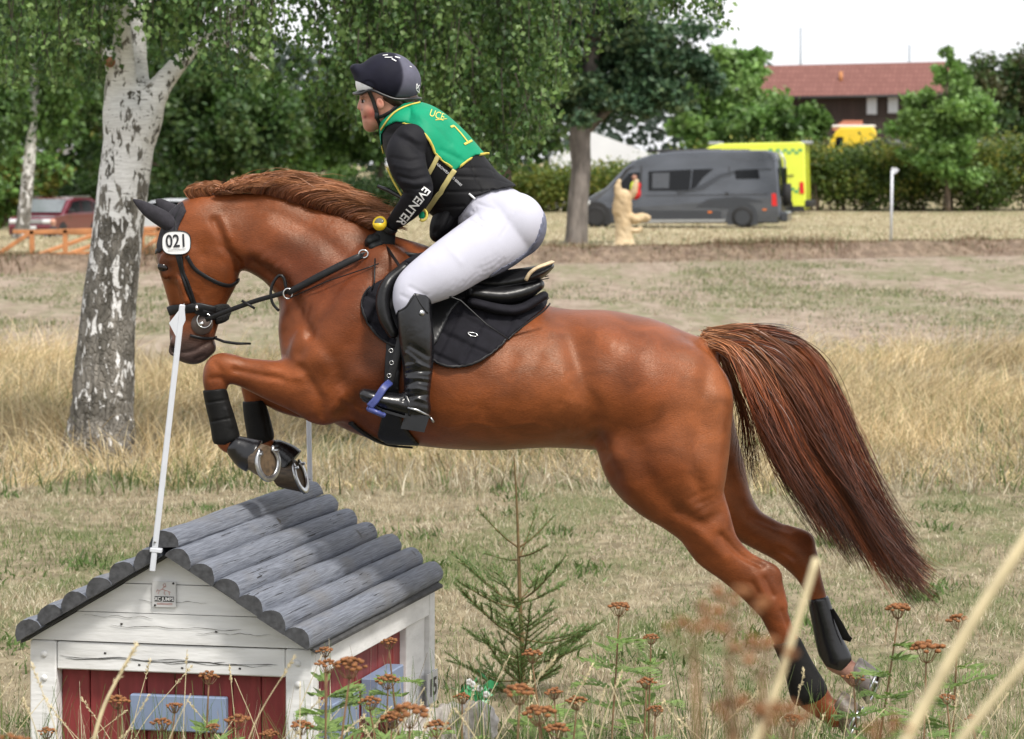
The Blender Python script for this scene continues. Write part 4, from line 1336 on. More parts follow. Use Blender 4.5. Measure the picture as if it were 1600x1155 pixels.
BIB = [(588, 196), (612, 178), (634, 160), (656, 154), (712, 168), (745, 205), (770, 240), (742, 243), (710, 268), (704, 260), (682, 242), (675, 226), (662, 208), (640, 194), (620, 191), (604, 199), (597, 210), (586, 215)]
g.clip_poly(BIB, RD)
V, Q = g.mesh(2)
V = sculpt(V, Q, [([(640, 172), (690, 200), (715, 240)], 5, .003), ([(665, 180), (705, 225)], 4, -.003), ([(690, 190), (735, 235)], 4, -.003), ([(690, 235), (725, 252)], 4, -.003)], RD)
bib = mk('bib', V, Q, M_GREEN, rider)
bib['label'] = 'green bib with yellow binding and the number 1'
BB = bvh_of(V, Q)
# front panel of the bib seen in front of the arm
g = Field(R_LO, R_HI, .0050)
g.tube(TORSO[2:], .03, grow=.026)
g.clip_poly([(560, 196), (597, 208), (598, 240), (606, 268), (616, 290), (628, 308), (600, 312), (560, 260)], RD)
V, Q = g.mesh(2)
if len(V): mk('bib_front', V, Q, M_GREEN, bib)
FB = bvh_of(V, Q) if len(V) else VB
def trim(bvh, pl, w, name, m=M_YELLOW, par=bib, lift=.001, mir=RD): return strap(bvh, pl, w, .004, name, m, par, lift=lift, step=3, mirror=mir)
trim(BB, [(597, 211), (602, 201), (618, 192), (640, 194), (662, 208), (675, 226), (682, 242), (704, 260), (711, 267)], .009, 'binding')
trim(BB, [(711, 267), (727, 253), (743, 243), (764, 239)], .009, 'binding')
trim(BB, [(596, 203), (614, 179), (634, 167), (656, 161)], .007, 'binding')
trim(FB, [(597, 210), (598, 226), (601, 240)], .007, 'binding', lift=.002)
trim(VB, [(605, 262), (614, 282), (628, 306)], .007, 'binding', lift=.004)
trim(VB, [(684, 243), (676, 260), (667, 276)], .016, 'side_strap', M_PALEYEL, lift=.006)
trim(VB, [(709, 266), (694, 290), (676, 318), (666, 334)], .018, 'side_strap', M_PALEYEL, lift=.012)
MB().tube([P(660 + 7 * math.cos(a), 336 + 9 * math.sin(a), RD - .175) for a in np.linspace(-2.6, 2.2, 12)], .005, 8).build('strap_loop', M_YELLOW, bib, True)
MB().box(P(659, 336, RD - .172), (.022, .012, .026), bevel=.005).build('strap_end', M_GREEN, bib, True)
for pl in ([(709, 197), (720, 209), (731, 223)], [(709, 197), (704, 199)], [(725, 226), (737, 220)]):
    strap(BB, pl, .0085, .002, 'bib_number', M_YELLOW, bib, lift=.001, step=2)
V2, Fc = text_mesh('UCE', 16, (683, 180), R(20), stretch=.8)
print_on(BB, V2, Fc, 'bib_lettering', M_YELLOW, bib, lift=.0025)
strap(BB, [(680, 188), (698, 186)], .003, .001, 'bib_lettering', M_YELLOW, bib, lift=.001, step=2)
V2, Fc = text_mesh('AIROWEAR', 5.6, (693, 265), R(40), bold=.01)
V2b, Fcb = text_mesh('PRO SERIES', 5.0, (712, 282), R(42), bold=.01)
for a_, b_ in ((V2, Fc), (V2b, Fcb)): print_on(VB, a_, b_, 'side_lettering', M_SHADE, vest, lift=.003, maxlen=6)
MB().tube([P(590, 291, RD - .05), P(606, 297, RD - .06), P(628, 309, RD - .08), P(640, 318, RD - .09)], [.006, .008, .008, .008], 8).build('air_lanyard', M_BLACKPL, vest, True)

# --- dark belly pouch of the vest hanging in front of the saddle
g = Field((-.42, RD - .22, 1.86), (-.10, RD + .22, 2.22), .005)
g.tube([rs(705, 330, 24, .12), rs(692, 352, 20, .12), rs(684, 366, 13, .10)], .02)
V, Q = g.mesh(3)
V = sculpt(V, Q, [([(690, 330), (680, 362)], 3, -.006), ([(705, 335), (695, 368)], 3, -.006), ([(715, 330), (706, 356)], 2, .005)], RD)
mk('vest_front', V, Q, M_VEST, vest)
MB().tube([P(733, 303, RD - .150), P(742, 311, RD - .160)], .004, 8).build('white_tab', M_WHITEPL, vest, True)

# --- breeches
g = Field((-.48, RD - .50, 1.62), (.18, RD + .50, 2.20), .0062)
g.tube([rs(797, 348, 49, .172), rs(772, 336, 50, .160), rs(745, 320, 46, .142)], .03)
for s in (-1, 1): g.tube(LEG(s) + [rs(641, 484, 23, .052, s * .354)], .028, grow=.001)
g.ball(P(812, 352, RD - .085), (.085, .10, .10), .03); g.ball(P(812, 352, RD + .085), (.085, .10, .10), .03)
g.clip_poly([(560, 420), (700, 350), (722, 318), (742, 306), (770, 295), (806, 286), (870, 280), (870, 460), (700, 520), (600, 520)], RD)
V, Q = g.mesh(3)
wr = [([(738, 330), (755, 345)], 2.6, -.005), ([(728, 340), (750, 352)], 2.4, -.004), ([(745, 318), (770, 326)], 2.4, -.004), ([(722, 352), (742, 362)], 2.2, .003), ([(640, 448), (665, 462)], 3, -.003),
      ([(628, 462), (652, 474)], 3, -.003), ([(700, 385), (720, 410)], 4, .002), ([(780, 395), (800, 400), (825, 385)], 3, -.004), ([(790, 300), (815, 310)], 3, -.002)]
wr = [w_ for w_ in wr if w_[0][0] not in ((780, 395), (790, 300))]
wr += [([(742, 322), (752, 350), (748, 372)], 1.6, -.003), ([(815, 300), (800, 340), (780, 372)], 1.5, -.0022)]
_rw = random.Random(6)
for k in range(0):
    t_ = _rw.random(); cx_, cy_ = 640 + 150 * t_ + _rw.uniform(-10, 10), 455 - 95 * t_ + _rw.uniform(-26, 26); a_ = R(_rw.uniform(35, 80)); l_ = _rw.uniform(8, 22)
    wr.append(([(cx_ - l_ * math.cos(a_), cy_ - l_ * math.sin(a_)), (cx_ + l_ * math.cos(a_), cy_ + l_ * math.sin(a_))], 3.0, _rw.choice([-.0011, .0009])))
V = sculpt(V, Q, wr, RD)
breeches = mk('breeches', V, Q, M_WHITE, rider)
BRB = bvh_of(V, Q)
# grey silicone grip under the seat
g2 = Field((-.30, RD - .50, 1.72), (.18, RD + .50, 2.12), .006)
g2.tube([rs(797, 348, 49, .172), rs(772, 336, 50, .160)], .03, grow=.003)
for s in (-1, 1): g2.tube(LEG(s), .028, grow=.004)
g2.ball(P(812, 352, RD - .085), (.088, .103, .103), .03); g2.ball(P(812, 352, RD + .085), (.088, .103, .103), .03)
g2.clip_poly([(849, 330), (843, 352), (836, 374), (819, 394), (794, 409), (768, 423), (760, 440), (880, 440), (880, 330)], RD)
V, Q = g2.mesh(2)
mk('seat_grip', V, Q, M_SEATGRIP, breeches)

# --- tall boots
for s in (-1, 1):
    g = Field((-.58, RD + s * .36 - .12, 1.24), (-.24, RD + s * .36 + .12, 1.80), .0046)
    g.tube(SHIN(s), .02, grow=.004)
    g.tube(FOOT(s), .016, grow=.002)
    g.clip_poly([(540, 590), (600, 560), (612, 490), (621, 486), (633, 480), (642, 465), (648, 457), (666, 461), (690, 480), (700, 700), (540, 700)], RD + s * .36)
    V, Q = g.mesh(2)
    cr = []
    for i in range(7):
        yy = 572 + i * 9
        cr.append(([(634, yy + (i % 2) * 3), (652, yy - 4 + (i % 3) * 3), (672, yy + 4 - (i % 2) * 5)], 2.4, -.006 if i % 2 else .004))
    cr += [([(640, 540), (668, 556)], 4, -.004), ([(636, 552), (660, 572)], 3, .004), ([(630, 625), (645, 622)], 3, -.005)]
    V = sculpt(V, Q, cr, RD)
    bt = mk('riding_boot', V, Q, M_LEATHER, rider)
    so = MB()
    fn = lambda a, b, y: P(a, b, y)
    yb = RD + s * .372
    for (x0, y0, x1, y1, w, th) in ((671, 651, 634, 645, .033, 24), (634, 650, 596, 639, .040, 4), (597, 639, 566, 623, .040, 3.5)):
        M0, M1 = P(x0, y0, yb), P(x1, y1, yb)
        q = [P(x0, y0, yb - w), P(x1, y1, yb - w), P(x1, y1, yb + w), P(x0, y0, yb + w)]
        dn = Vector((-.018 if th > 10 else 0, 0, -th / 435))
        so.add(q + [v + dn for v in q], [(0, 1, 2, 3), (7, 6, 5, 4), (0, 4, 5, 1), (1, 5, 6, 2), (2, 6, 7, 3), (3, 7, 4, 0)])
    so.build('sole', mat('rubber_sole', (.012, .013, .016), rough=.5, var=.3), bt)
    # spur on the heel
    sp = MB()
    yo = RD + s * .368
    sp.tube([P(637, 637, yo - s * -.046), P(652, 641, yo + s * .046), P(668, 649, yo + s * .028), P(673, 652, yo)], [.004, .0045, .0045, .004], 8)
    sp.tube([P(637, 637, yo - s * .046), P(652, 641, yo - s * .046), P(668, 649, yo - s * .028), P(673, 652, yo)], [.004, .0045, .0045, .004], 8)
    sp.tube([P(671, 651, yo), P(678, 660, yo)], [.005, .004], 8)
    sp.build('spur', M_STEEL, bt, True)
    bb = bvh_of(V, Q)
    if s < 0:
        strap(bb, [(633, 617), (638, 628), (641, 638), (640, 650)], .010, .003, 'spur_strap', M_LEATHER, bt)
        l, n, _, _ = hit(bb, 659, 489)
        ML = MB()
        ML.tube([l + n * .001, l + n * .005], [.011, .009], 12)
        ML.build('badge', M_STEEL, bt, True)
        strap(bb, [(622, 487), (634, 481), (643, 467), (649, 459)], .006, .003, 'top_seam', M_LEATHER, bt, lift=0)
        strap(bb, [(649, 459), (657, 475), (668, 490)], .004, .003, 'top_seam', M_LEATHER, bt, lift=0)

# --- gloves, watch
for s in (-1, 1):
    g = Field((-.58, RD + s * .11 - .09, 1.80), (-.38, RD + s * .11 + .08, 2.05), .0032)
    hand(g, s, .0012)
    V, Q = g.mesh(2)
    gl = mk('glove', V, Q, M_GLOVE, rider)
GLB_ = None
w = P(595, 350, RD - .150)
wax = Vector((-.36, -.90, .20)).normalized()
wt = MB(); wt.tube([w, w + wax * .008, w + wax * .014, w + wax * .014], [.024, .0265, .0255, .0185], 24)
watch = wt.build('wrist_watch', mat('yellow_watch_plastic', (.75, .52, .02), rough=.35, var=.08), rider, True)
MB().tube([w + wax * .0135, w + wax * .0156], [.0190, .0185], 20).build('watch_face', mat('watch_face', (.12, .13, .12), rough=.3, var=.3, scale=120), watch, True)
hp = [P(606 + 13 * math.cos(a), 350 + 10 * math.cos(a), RD - .125 - .036 * math.sin(a)) for a in np.linspace(0, 2 * math.pi, 18, endpoint=False)]
hp = []
c_ = P(607, 356, RD - .122); ax_ = (P(613, 351, RD - .122) - P(597, 374, RD - .104)).normalized()
u_ = ax_.orthogonal().normalized(); v_ = ax_.cross(u_)
hp = [c_ + (u_ * math.cos(a) * .031 + v_ * math.sin(a) * .030) for a in np.linspace(0, 2 * math.pi, 20, endpoint=False)]
nn = [(h - c_).normalized() for h in hp]
ribbon(hp, nn, .018, .003, 'watch_band', M_BLACKPL, watch, closed=True)
# ================================================================== TACK
M_TACK = mat('black_tack_leather', (.007, .007, .008), rough=.42, var=.3, scale=40, bump=.3, bscale=120, spec=.35)
M_SADDLE = mat('black_saddle_leather', (.0075, .0075, .0085), rough=.36, var=.3, scale=18, bump=.35, bscale=70, spec=.4)
M_PAD = mat('black_saddle_pad_cloth', (.0105, .010, .014), rough=.85, var=.2, scale=30, bump=.35, bscale=240, spec=.2)
M_PIPING = mat('pad_piping', (.008, .008, .010), rough=.6, var=.2)
M_RING = mat('tack_ring_metal', (.62, .62, .62), rough=.22, var=.1, metal=1.0)
M_NEO = mat('black_neoprene', (.006, .0058, .0056), rough=.6, spec=.2, var=.35, scale=26, bump=.4, bscale=120)
M_BROWNRUB = mat('brown_rubber', (.085, .060, .050), rough=.55, var=.15)

# --- saddle pad: wraps over the back, quilted
PADP = [(613, 430), (628, 410), (662, 396), (700, 410), (760, 430), (820, 440), (866, 448), (864, 464), (852, 483), (832, 498), (800, 523), (770, 550), (740, 568), (712, 573), (690, 570), (676, 562), (650, 540), (626, 540), (612, 539),
        (592, 526), (575, 505), (566, 482), (568, 462), (584, 444)]
lo, hi = (-.60, HD - .40, 1.44), (.20, HD + .40, 2.02)
def sub_field(lo, hi):
    sl = HF._sl(lo, hi)
    c = Field.__new__(Field)
    c.h = HF.h; c.x, c.y, c.z = HF.x[sl[0]], HF.y[sl[1]], HF.z[sl[2]]
    c.lo = np.array([c.x[0], c.y[0], c.z[0]]); c.f = HF.f[sl].copy()
    return c
def smooth_pt(poly, n=6): 
    q = catmull(np.array(poly + [poly[0]], float), n)
    return [tuple(p) for p in q[:-1]]
pf = sub_field(lo, hi)
pf.f = pf.f - .021
pf.clip_poly(smooth_pt(PADP, 4), HD - .25)
V, Q = pf.mesh(3)
quilt = []
for i in range(12):
    x0 = 540 + i * 44
    if i < 9: quilt.append(([(x0 - 10, 600), (x0 + 90, 400)], 3.0, -.008))
for i in range(-4, 6):
    y0 = 440 + i * 40
    quilt.append(([(550, y0 - 30), (880, y0 + 130)], 3.0, -.008))
quilt.append((PADP[8:19], 3.0, .004)); quilt.append((PADP[18:23], 3.0, .004))
V = sculpt(V, Q, quilt, HD)
pad = mk('saddle_pad', V, Q, M_PAD)
tag(pad, 'black quilted saddle pad spread on the chestnut horse under the saddle', 'saddle pad')
PB = bvh_of(V, Q)
strap(PB, smooth_pt(PADP, 4)[30:92], .009, .005, 'binding', M_PIPING, pad, lift=-.001, mirror=HD, step=5)
pz = [(730, 520), (742, 521), (747, 526), (735, 525), (730, 520)]
strap(PB, pz, .0035, .002, 'pad_emblem', M_RING, pad, step=2)

# --- saddle
saddle = thing('saddle', P(740, 480, HD), 'black leather jumping saddle with pale-edged raised cantle on the quilted pad', 'saddle')
sf = sub_field(lo, hi)
sf.f = sf.f - .030
FLAP = [(640, 430), (700, 420), (752, 440), (750, 455), (724, 470), (707, 486), (697, 505), (690, 520), (680, 538), (655, 548), (628, 540), (612, 520), (602, 490), (600, 466), (608, 446)]
sf.clip_poly(smooth_pt(FLAP, 4), HD - .28)
V, Q = sf.mesh(3)
mk('flap', V, Q, M_SADDLE, saddle)
SFB = bvh_of(V, Q)
g = Field((-.46, HD - .30, 1.68), (.20, HD + .30, 2.02), .0055)
g.tube([rs(650, 402, 13, .05), rs(676, 412, 20, .10), rs(718, 432, 20, .14), rs(770, 440, 19, .175), rs(815, 434, 16, .19), rs(845, 424, 10, .185), rs(860, 415, 6, .16)], .015)
g.ball(P(786, 404, HD), (.16, .085, .045), .03, carve=True)
V, Q = g.mesh(3)
mk('seat', V, Q, M_SADDLE, saddle)
STB = bvh_of(V, Q)
strap(STB, [(748, 450), (790, 447), (830, 440), (858, 434)], .006, .003, 'seat_welt', M_PIPING, saddle, lift=0, mirror=HD)
for s in (-1, 1):
    g = Field((-.18, HD + s * .14 - .13, 1.68), (.18, HD + s * .14 + .13, 1.90), .0055)
    g.tube([rs(742, 458, 13, .06, s * .17), rs(785, 462, 15, .065, s * .155), rs(820, 455, 14, .06, s * .135), rs(842, 445, 9, .05, s * .115)], .01)
    V, Q = g.mesh(2)
    mk('panel', V, Q, M_SADDLE, saddle)
    g = Field((-.18, HD + s * .14 - .15, 1.64), (.18, HD + s * .14 + .15, 1.84), .0055)
    g.tube([rs(738, 472, 8, .05, s * .20), rs(785, 484, 9, .05, s * .19), rs(815, 482, 8, .05, s * .17), rs(850, 462, 7, .04, s * .13)], .01)
    V, Q = g.mesh(2)
    mk('panel', V, Q, M_PAD, saddle)
    # knee roll
    g = Field((-.56, HD + s * .32 - .12, 1.56), (-.30, HD + s * .32 + .12, 1.92), .005)
    g.tube([rs(632, 418, 8, .03, s * .255), rs(608, 440, 10, .035, s * .305), rs(598, 466, 11, .036, s * .325), rs(602, 496, 11, .034, s * .335), rs(614, 520, 9, .03, s * .335)], .01)
    V, Q = g.mesh(2)
    mk('knee_roll', V, Q, M_SADDLE, saddle)
# pale edge of the cantle
M_PALE = mat('tan_cantle_edge', (.55, .43, .27), rough=.5, var=.2, scale=50)
pp = [(822, 440, .19), (828, 430, .195), (838, 422, .195), (850, 417, .185), (861, 413, .15), (863, 412, .08), (863, 412, 0)]
pts = [P(a, b - 2, HD - y) for a, b, y in pp] + [P(a, b - 2, HD + y) for a, b, y in pp[-2::-1]]
pts = [Vector(p) for p in catmull(np.array([q[:] for q in pts]), 4)]
ribbon(pts, [Vector((.2, -.5 if p.y < HD else .5, .8)) for p in pts], .014, .006, 'cantle_edge', M_PALE, saddle)
# stirrup leathers and stirrups
M_BLUE = mat('blue_stirrup', (.045, .06, .21), rough=.35, var=.1)
for s in (-1, 1):
    o = s * .365
    pts = [P(640, 455, HD + s * .33), P(628, 520, HD + s * .345), P(620, 555, HD + s * .362), P(611, 590, HD + o), P(604, 612, HD + o)]
    ribbon([Vector(p) for p in dense([p[:] for p in pts], .02)], [Vector((0, s, 0))] * len(dense([p[:] for p in pts], .02)), .026, .005, 'stirrup_leather', M_TACK, saddle)
    if s < 0:
        for (bx, by) in ((611, 548), (612, 567), (608, 587)):
            c0 = P(bx, by, HD - .372)
            MB().tube([c0 + Vector((.007 * math.cos(a), 0, .007 * math.sin(a))) for a in np.linspace(0, 6.283, 12, endpoint=False)], .0018, 6, closed=True).build('leather_eyelet', M_RING, saddle, True)
    sb = MB()
    arch = [(609, 598, 0), (600, 606, -.045), (588, 624, -.058), (577, 636, -.06)]
    up = [P(a, b, HD + s * .384 + y) for a, b, y in arch]
    dn = [P(a, b, HD + s * .384 - y) for a, b, y in arch]
    cp = [Vector(p) for p in catmull(np.array([q[:] for q in (up[::-1] + dn[1:])]), 5)]
    for ofs in (-.007, -.0035, 0, .0035, .007): sb.tube([p + Vector((ofs * .75, 0, -ofs * .65)) for p in cp], .0062, 8)
    c1, c2 = P(577, 637, HD + s * .384), P(600, 647, HD + s * .384)
    for a in np.linspace(0, 1, 4):
        p = c1 * (1 - a) + c2 * a
        sb.tube([p + Vector((0, -.062, 0)), p + Vector((0, .062, 0))], .008, 8)
    sb.tube([c1 + Vector((0, -.06, 0)), c2 + Vector((0, -.06, 0))], .009, 8); sb.tube([c1 + Vector((0, .06, 0)), c2 + Vector((0, .06, 0))], .009, 8)
    stirrup = sb.build('stirrup', M_BLUE, saddle, True)
# --- girth
gf = sub_field((-.60, HD - .40, 1.16), (-.20, HD + .40, 1.72))
gf.f = gf.f - .012
gf.clip_poly([(604, 530), (630, 530), (624, 620), (630, 660), (656, 700), (602, 700), (588, 684), (600, 640)], HD - .2)
V, Q = gf.mesh(3)
girth = mk('girth', V, Q, M_TACK)
tag(girth, 'black leather girth strapped round the belly of the horse below the stirrup', 'girth')
gg = MB()
for (a, b) in ((600, 682), (618, 690), (636, 692)): gg.tube([P(a, b, HD - .06 + .0 * a), P(a + 6, b + 2, HD - .06)], .005, 6)
strap(HBVH, [(548, 658), (575, 678), (606, 692), (645, 696)], .02, .008, 'belly_guard', M_TACK, girth, lift=.004)

# --- bridle
bridle = thing('bridle', P(300, 400, HD), 'black leather bridle with reins on the head of the chestnut horse', 'bridle')
def bs(pl, w, name='strap', m=M_TACK, th=.005, mir=HD, lift=.002): return strap(HBVH, pl, w, th, name, m, bridle, lift=lift, mirror=mir)
bs([(281, 322), (272, 340), (270, 360), (272, 380), (276, 396)], .034, 'headpiece')
bs([(276, 390), (284, 420), (291, 450), (305, 478)], .018, 'cheekpiece')
bs([(283, 398), (288, 430), (299, 458), (306, 480)], .010, 'cheekpiece', lift=.006)
bs([(292, 400), (304, 420), (325, 434), (346, 444), (362, 446), (371, 437)], .014, 'throat_lash')
bs([(245, 394), (250, 388), (262, 385), (274, 380)], .016, 'browband')
bs([(265, 487), (270, 484), (290, 482), (310, 480), (330, 484), (352, 486)], .034, 'noseband', th=.010)
bs([(306, 484), (326, 490), (342, 495), (350, 489)], .028, 'noseband', th=.010)
bs([(335, 483), (350, 480), (356, 486), (350, 496), (336, 500)], .030, 'chin_pad', mat('chin_fleece', (.012, .012, .012), rough=.95, var=.4, bump=1.0, bscale=150, dist=.006), th=.012)
bs([(297, 524), (308, 527), (322, 529), (336, 528)], .010, 'flash_strap')
MB().tube([P(334, 528, HD - .03), P(350, 534, HD - .032), P(370, 537, HD - .034), P(392, 537, HD - .034)], [.005, .0055, .0055, .004], 6).build('flash_strap_end', M_TACK, bridle, True)
l, n, _, _ = hit(HBVH, 316, 506)
n = Vector((-.1, -1, .05)).normalized()
M_DISC = M_BROWNRUB
for s in (-1, 1):
    c0 = Vector((l.x, HD + s * (HD - l.y) , l.z)); nv = Vector((-.06, s, .05)).normalized()
    MB().tube([c0 + nv * .004, c0 + nv * .010], [.040, .038], 28).build('bit_guard', M_DISC, bridle, True)
    u_ = nv.orthogonal().normalized(); v_ = nv.cross(u_)
    c1 = c0 + nv * .015 + Vector((.010, 0, .012))
    MB().tube([c1 + (u_ * math.cos(a) + v_ * math.sin(a)) * .026 for a in np.linspace(0, 6.283, 24, endpoint=False)], .0026, 8, closed=True).build('bit_ring', M_RING, bridle, True)
    MB().tube([c0 + nv * .010, c0 + nv * .018], [.009, .008], 14).build('bit_end', M_RING, bridle, True)
    MB().tube([P(306, 477, HD + s * .068), P(309, 485, HD + s * .072)], .006, 8).build('buckle', M_RING, bridle, True)
# reins, both sides: bit -> hand -> loop back towards the withers
for s in (-1, 1):
    y0 = HD + s * .072; y1 = HD + s * .175; y2 = HD + s * .105
    pts = [P(322, 500, y0), P(345, 490, HD + s * .09), P(400, 470, HD + s * .125), P(450, 455, HD + s * .155), P(500, 429, HD + s * .165), P(555, 402, HD + s * .15), P(585, 394, HD + s * .125)]
    D3 = dense([p[:] for p in pts], .02)
    ribbon([Vector(p) for p in D3], [Vector((0, s, 0))] * len(D3), .017, .004, 'rein', M_TACK, bridle)
    pts = [P(585, 394, HD + s * .115), P(620, 396, HD + s * .12), P(652, 399, HD + s * .11), P(668, 402, HD + s * .06)]
    D3 = dense([p[:] for p in pts], .02)
    ribbon([Vector(p) for p in D3], [Vector((0, s, .2))] * len(D3), .014, .004, 'rein_end', M_TACK, bridle)
    stp = MB()
    stp.tube([P(378, 470, HD + s * .118), P(398, 482, HD + s * .13)], .005, 6)
    stp.build('rein_stop', M_TACK, bridle, True)
# ear bonnet
bf = sub_field((-1.32, HD - .16, 1.80), (-1.10, HD + .16, 2.14))
bf.f = bf.f - .007
bf.clip_poly([(246, 398), (243, 384), (250, 350), (262, 330), (284, 314), (292, 330), (282, 350), (272, 380), (262, 384)], HD - .05)
bf2 = Field((-1.42, HD - .18, 1.98), (-1.14, HD + .18, 2.16), .0045)
for s in (-1, 1):
    tipx, tipy = (206, 311) if s < 0 else (242, 311)
    bx, by = (258, 344) if s < 0 else (276, 336)
    bf2.tube([rs(bx + 8, by + 6, 13, .030, s * .045), rs(bx - 4, by - 2, 13.5, .026, s * .052), rs((bx * .55 + tipx * .45), (by * .55 + tipy * .45) + 1, 11.5, .022, s * .058),
              rs((bx * .25 + tipx * .75), (by * .25 + tipy * .75), 6.8, .014, s * .060), rs(tipx + 2, tipy + 1, 1.5, .005, s * .060)], .01)
V1, Q1 = bf.mesh(2); V2_, Q2_ = bf2.mesh(2)
bonnet = mk('ear_bonnet', np.vstack([V1, V2_]), np.vstack([Q1, Q2_ + len(V1)]), mat('black_knit', (.022, .020, .026), rough=.9, var=.25, scale=60, bump=.6, bscale=300))
tag(bonnet, 'black knitted ear bonnet covering the ears and poll of the horse', 'ear bonnet')
# number disc 021
l, n, _, _ = hit(HBVH, 276, 379)
disc_o = HD - .105
poly = []
for i in range(40):
    a = 2 * math.pi * i / 40
    ca, sa = math.cos(a), math.sin(a)
    e = 2 / 3.0
    poly.append((275.5 + 22.5 * math.copysign(abs(ca) ** e, ca), 379.5 + 18.5 * math.copysign(abs(sa) ** e, sa)))
M_TAG = mat('number_tag_plastic', (.80, .80, .80), rough=.4, var=.03)
def tagfn(a, b, y): return P(a, b, y)
nd_ = MB().prism(poly, disc_o + .004, disc_o, tagfn).build('number_tag', M_TAG)
tag(nd_, 'white rounded tag with number 021 on the side of the bridle', 'number tag')
rimp = [P(a, b, disc_o - .0005) for a, b in poly]
MB().tube(rimp, .0018, 6, closed=True).build('rim', M_PIPING, nd_, True)
V2, Fc = text_mesh('021', 28, (275.5, 377.5), R(-3), bold=.016, stretch=.80)
mk('tag_number', [tuple(P(a, b, disc_o - .003)) for a, b in V2], Fc, mat('tag_ink', (.02, .02, .025), rough=.6), nd_, False)
ribbon([P(262, 391, disc_o - .0025), P(290, 389, disc_o - .0025)], [Vector((0, -1, 0))] * 2, .0012, .0008, 'tag_line', M_PIPING, nd_)

# --- running martingale / breastplate
mart = thing('breastplate', P(440, 460, HD), 'thin black leather martingale straps with rings across the horse chest and neck', 'breastplate')
for s in (-1, 1):
    ring_c = P(450, 459, HD + s * .163)
    MB().tube([ring_c + Vector((.016 * math.cos(a), 0, .018 * math.sin(a))) for a in np.linspace(0, 6.283, 20, endpoint=False)], .0032, 8, closed=True).build('ring', M_RING, mart, True)
    pts = [P(450, 458, HD + s * .168), P(500, 432, HD + s * .185), P(550, 407, HD + s * .175), P(566, 400, HD + s * .165)]
    D3 = dense([p[:] for p in pts], .02)
    ribbon([Vector(p) for p in D3], [Vector((0, s, 0))] * len(D3), .020, .005, 'strap', M_TACK, mart)
    rc = P(568, 397, HD + s * .165)
    MB().tube([rc + Vector((.016 * math.cos(a), 0, .014 * math.sin(a))) for a in np.linspace(0, 6.283, 20, endpoint=False)], .0036, 8, closed=True).build('ring', M_RING, mart, True)
    MB().tube([P(452, 466, HD + s * .172), P(510, 440, HD + s * .195), P(570, 420, HD + s * .20), P(592, 412, HD + s * .20)], .0022, 6).build('cord', M_TACK, mart, True)
    MB().tube([Vector(p) for p in dense([P(a, b, HD + s * .14)[:] for a, b in ((436, 486), (426, 474), (423, 456), (428, 440), (437, 430), (444, 436), (447, 452))], .01)], .0058, 6).build('neck_loop', M_TACK, mart, True)
l2 = MB().tube([P(586, 404, HD - .20), P(585, 440, HD - .23), P(582, 452, HD - .24)], .003, 6).build('dangling_cord', M_TACK, mart, True)
strap(HBVH, [(447, 458), (440, 482), (436, 520), (445, 556)], .014, .004, 'strap', M_TACK, mart) if False else None

# --- leg boots and bell boots
def leg_boot(name, stations, grow, poly, D, label, cat, grp, m=M_NEO, strokes=()):
    S = np.array(stations)
    lo = (S[:, 0].min() - .09, S[:, 4].min() - .10, S[:, 1].min() - .09); hi = (S[:, 0].max() + .09, S[:, 4].max() + .10, S[:, 1].max() + .09)
    g = Field(lo, hi, .004)
    g.tube(stations, .006, grow=grow)
    if poly: g.clip_poly(poly, D)
    V, Q = g.mesh(2)
    if strokes: V = sculpt(V, Q, strokes, HD)
    o = mk(name, V, Q, m)
    tag(o, label, cat, grp)
    return o
G1 = 'protective boots on the horse legs'
b1 = leg_boot('brushing_boot', [hs(335, 604, 17.5, .042, -.16), hs(340, 630, 17.5, .040, -.16), hs(347, 655, 18.5, .041, -.16), hs(353, 682, 20, .042, -.16)], .004,
         [(300, 612), (352, 606), (362, 625), (376, 650), (378, 682), (352, 694), (336, 694), (300, 690)], HD - .16, 'black brushing boot on the near foreleg of the horse, closest to the white flag', 'leg boot', G1,
         strokes=[([(320, 630), (360, 624)], 1.5, -.004), ([(325, 660), (368, 652)], 1.5, -.004), ([(354, 640), (362, 665)], 4, .004)])
b2 = leg_boot('brushing_boot', [hs(396, 620, 16, .040, .15), hs(400, 645, 18, .040, .15), hs(407, 680, 19.5, .040, .15)], .004,
         [(370, 628), (412, 625), (440, 690), (400, 696), (380, 690)], HD + .15, 'black brushing boot on the far foreleg of the horse, behind the front boot', 'leg boot', G1,
         strokes=[([(400, 630), (412, 690)], 2.5, -.005)])
b3 = leg_boot('brushing_boot', [hs(1222, 985, 20.5, .036, -.15), hs(1234, 1013, 20.5, .036, -.15), hs(1248, 1044, 22, .038, -.15), hs(1263, 1080, 28, .046, -.15)], .004,
         [(1190, 1012), (1250, 996), (1300, 1080), (1280, 1092), (1240, 1105), (1215, 1060)], HD - .15, 'black brushing boot on the near hind leg, low behind the rusty flower heads', 'leg boot', G1)
b4 = leg_boot('brushing_boot', [hs(1279, 938, 15.5, .034, .14), hs(1286, 966, 17, .036, .14), hs(1295, 1000, 19.5, .038, .14), hs(1306, 1030, 23, .042, .14)], .004,
         [(1250, 938), (1294, 931), (1340, 1030), (1312, 1047), (1290, 1040), (1262, 1000)], HD + .14, 'shiny black brushing boot on the far hind leg with a loose strap', 'leg boot', G1, m=M_LEATHER)
fp = [P(1300, 952, HD + .12), P(1312, 975, HD + .11), P(1322, 996, HD + .11), P(1330, 1000, HD + .11)]
ribbon(fp, [Vector((-.3, -1, 0))] * 4, [.014, .024, .03, .016], .005, 'loose_strap', M_NEO, b4)
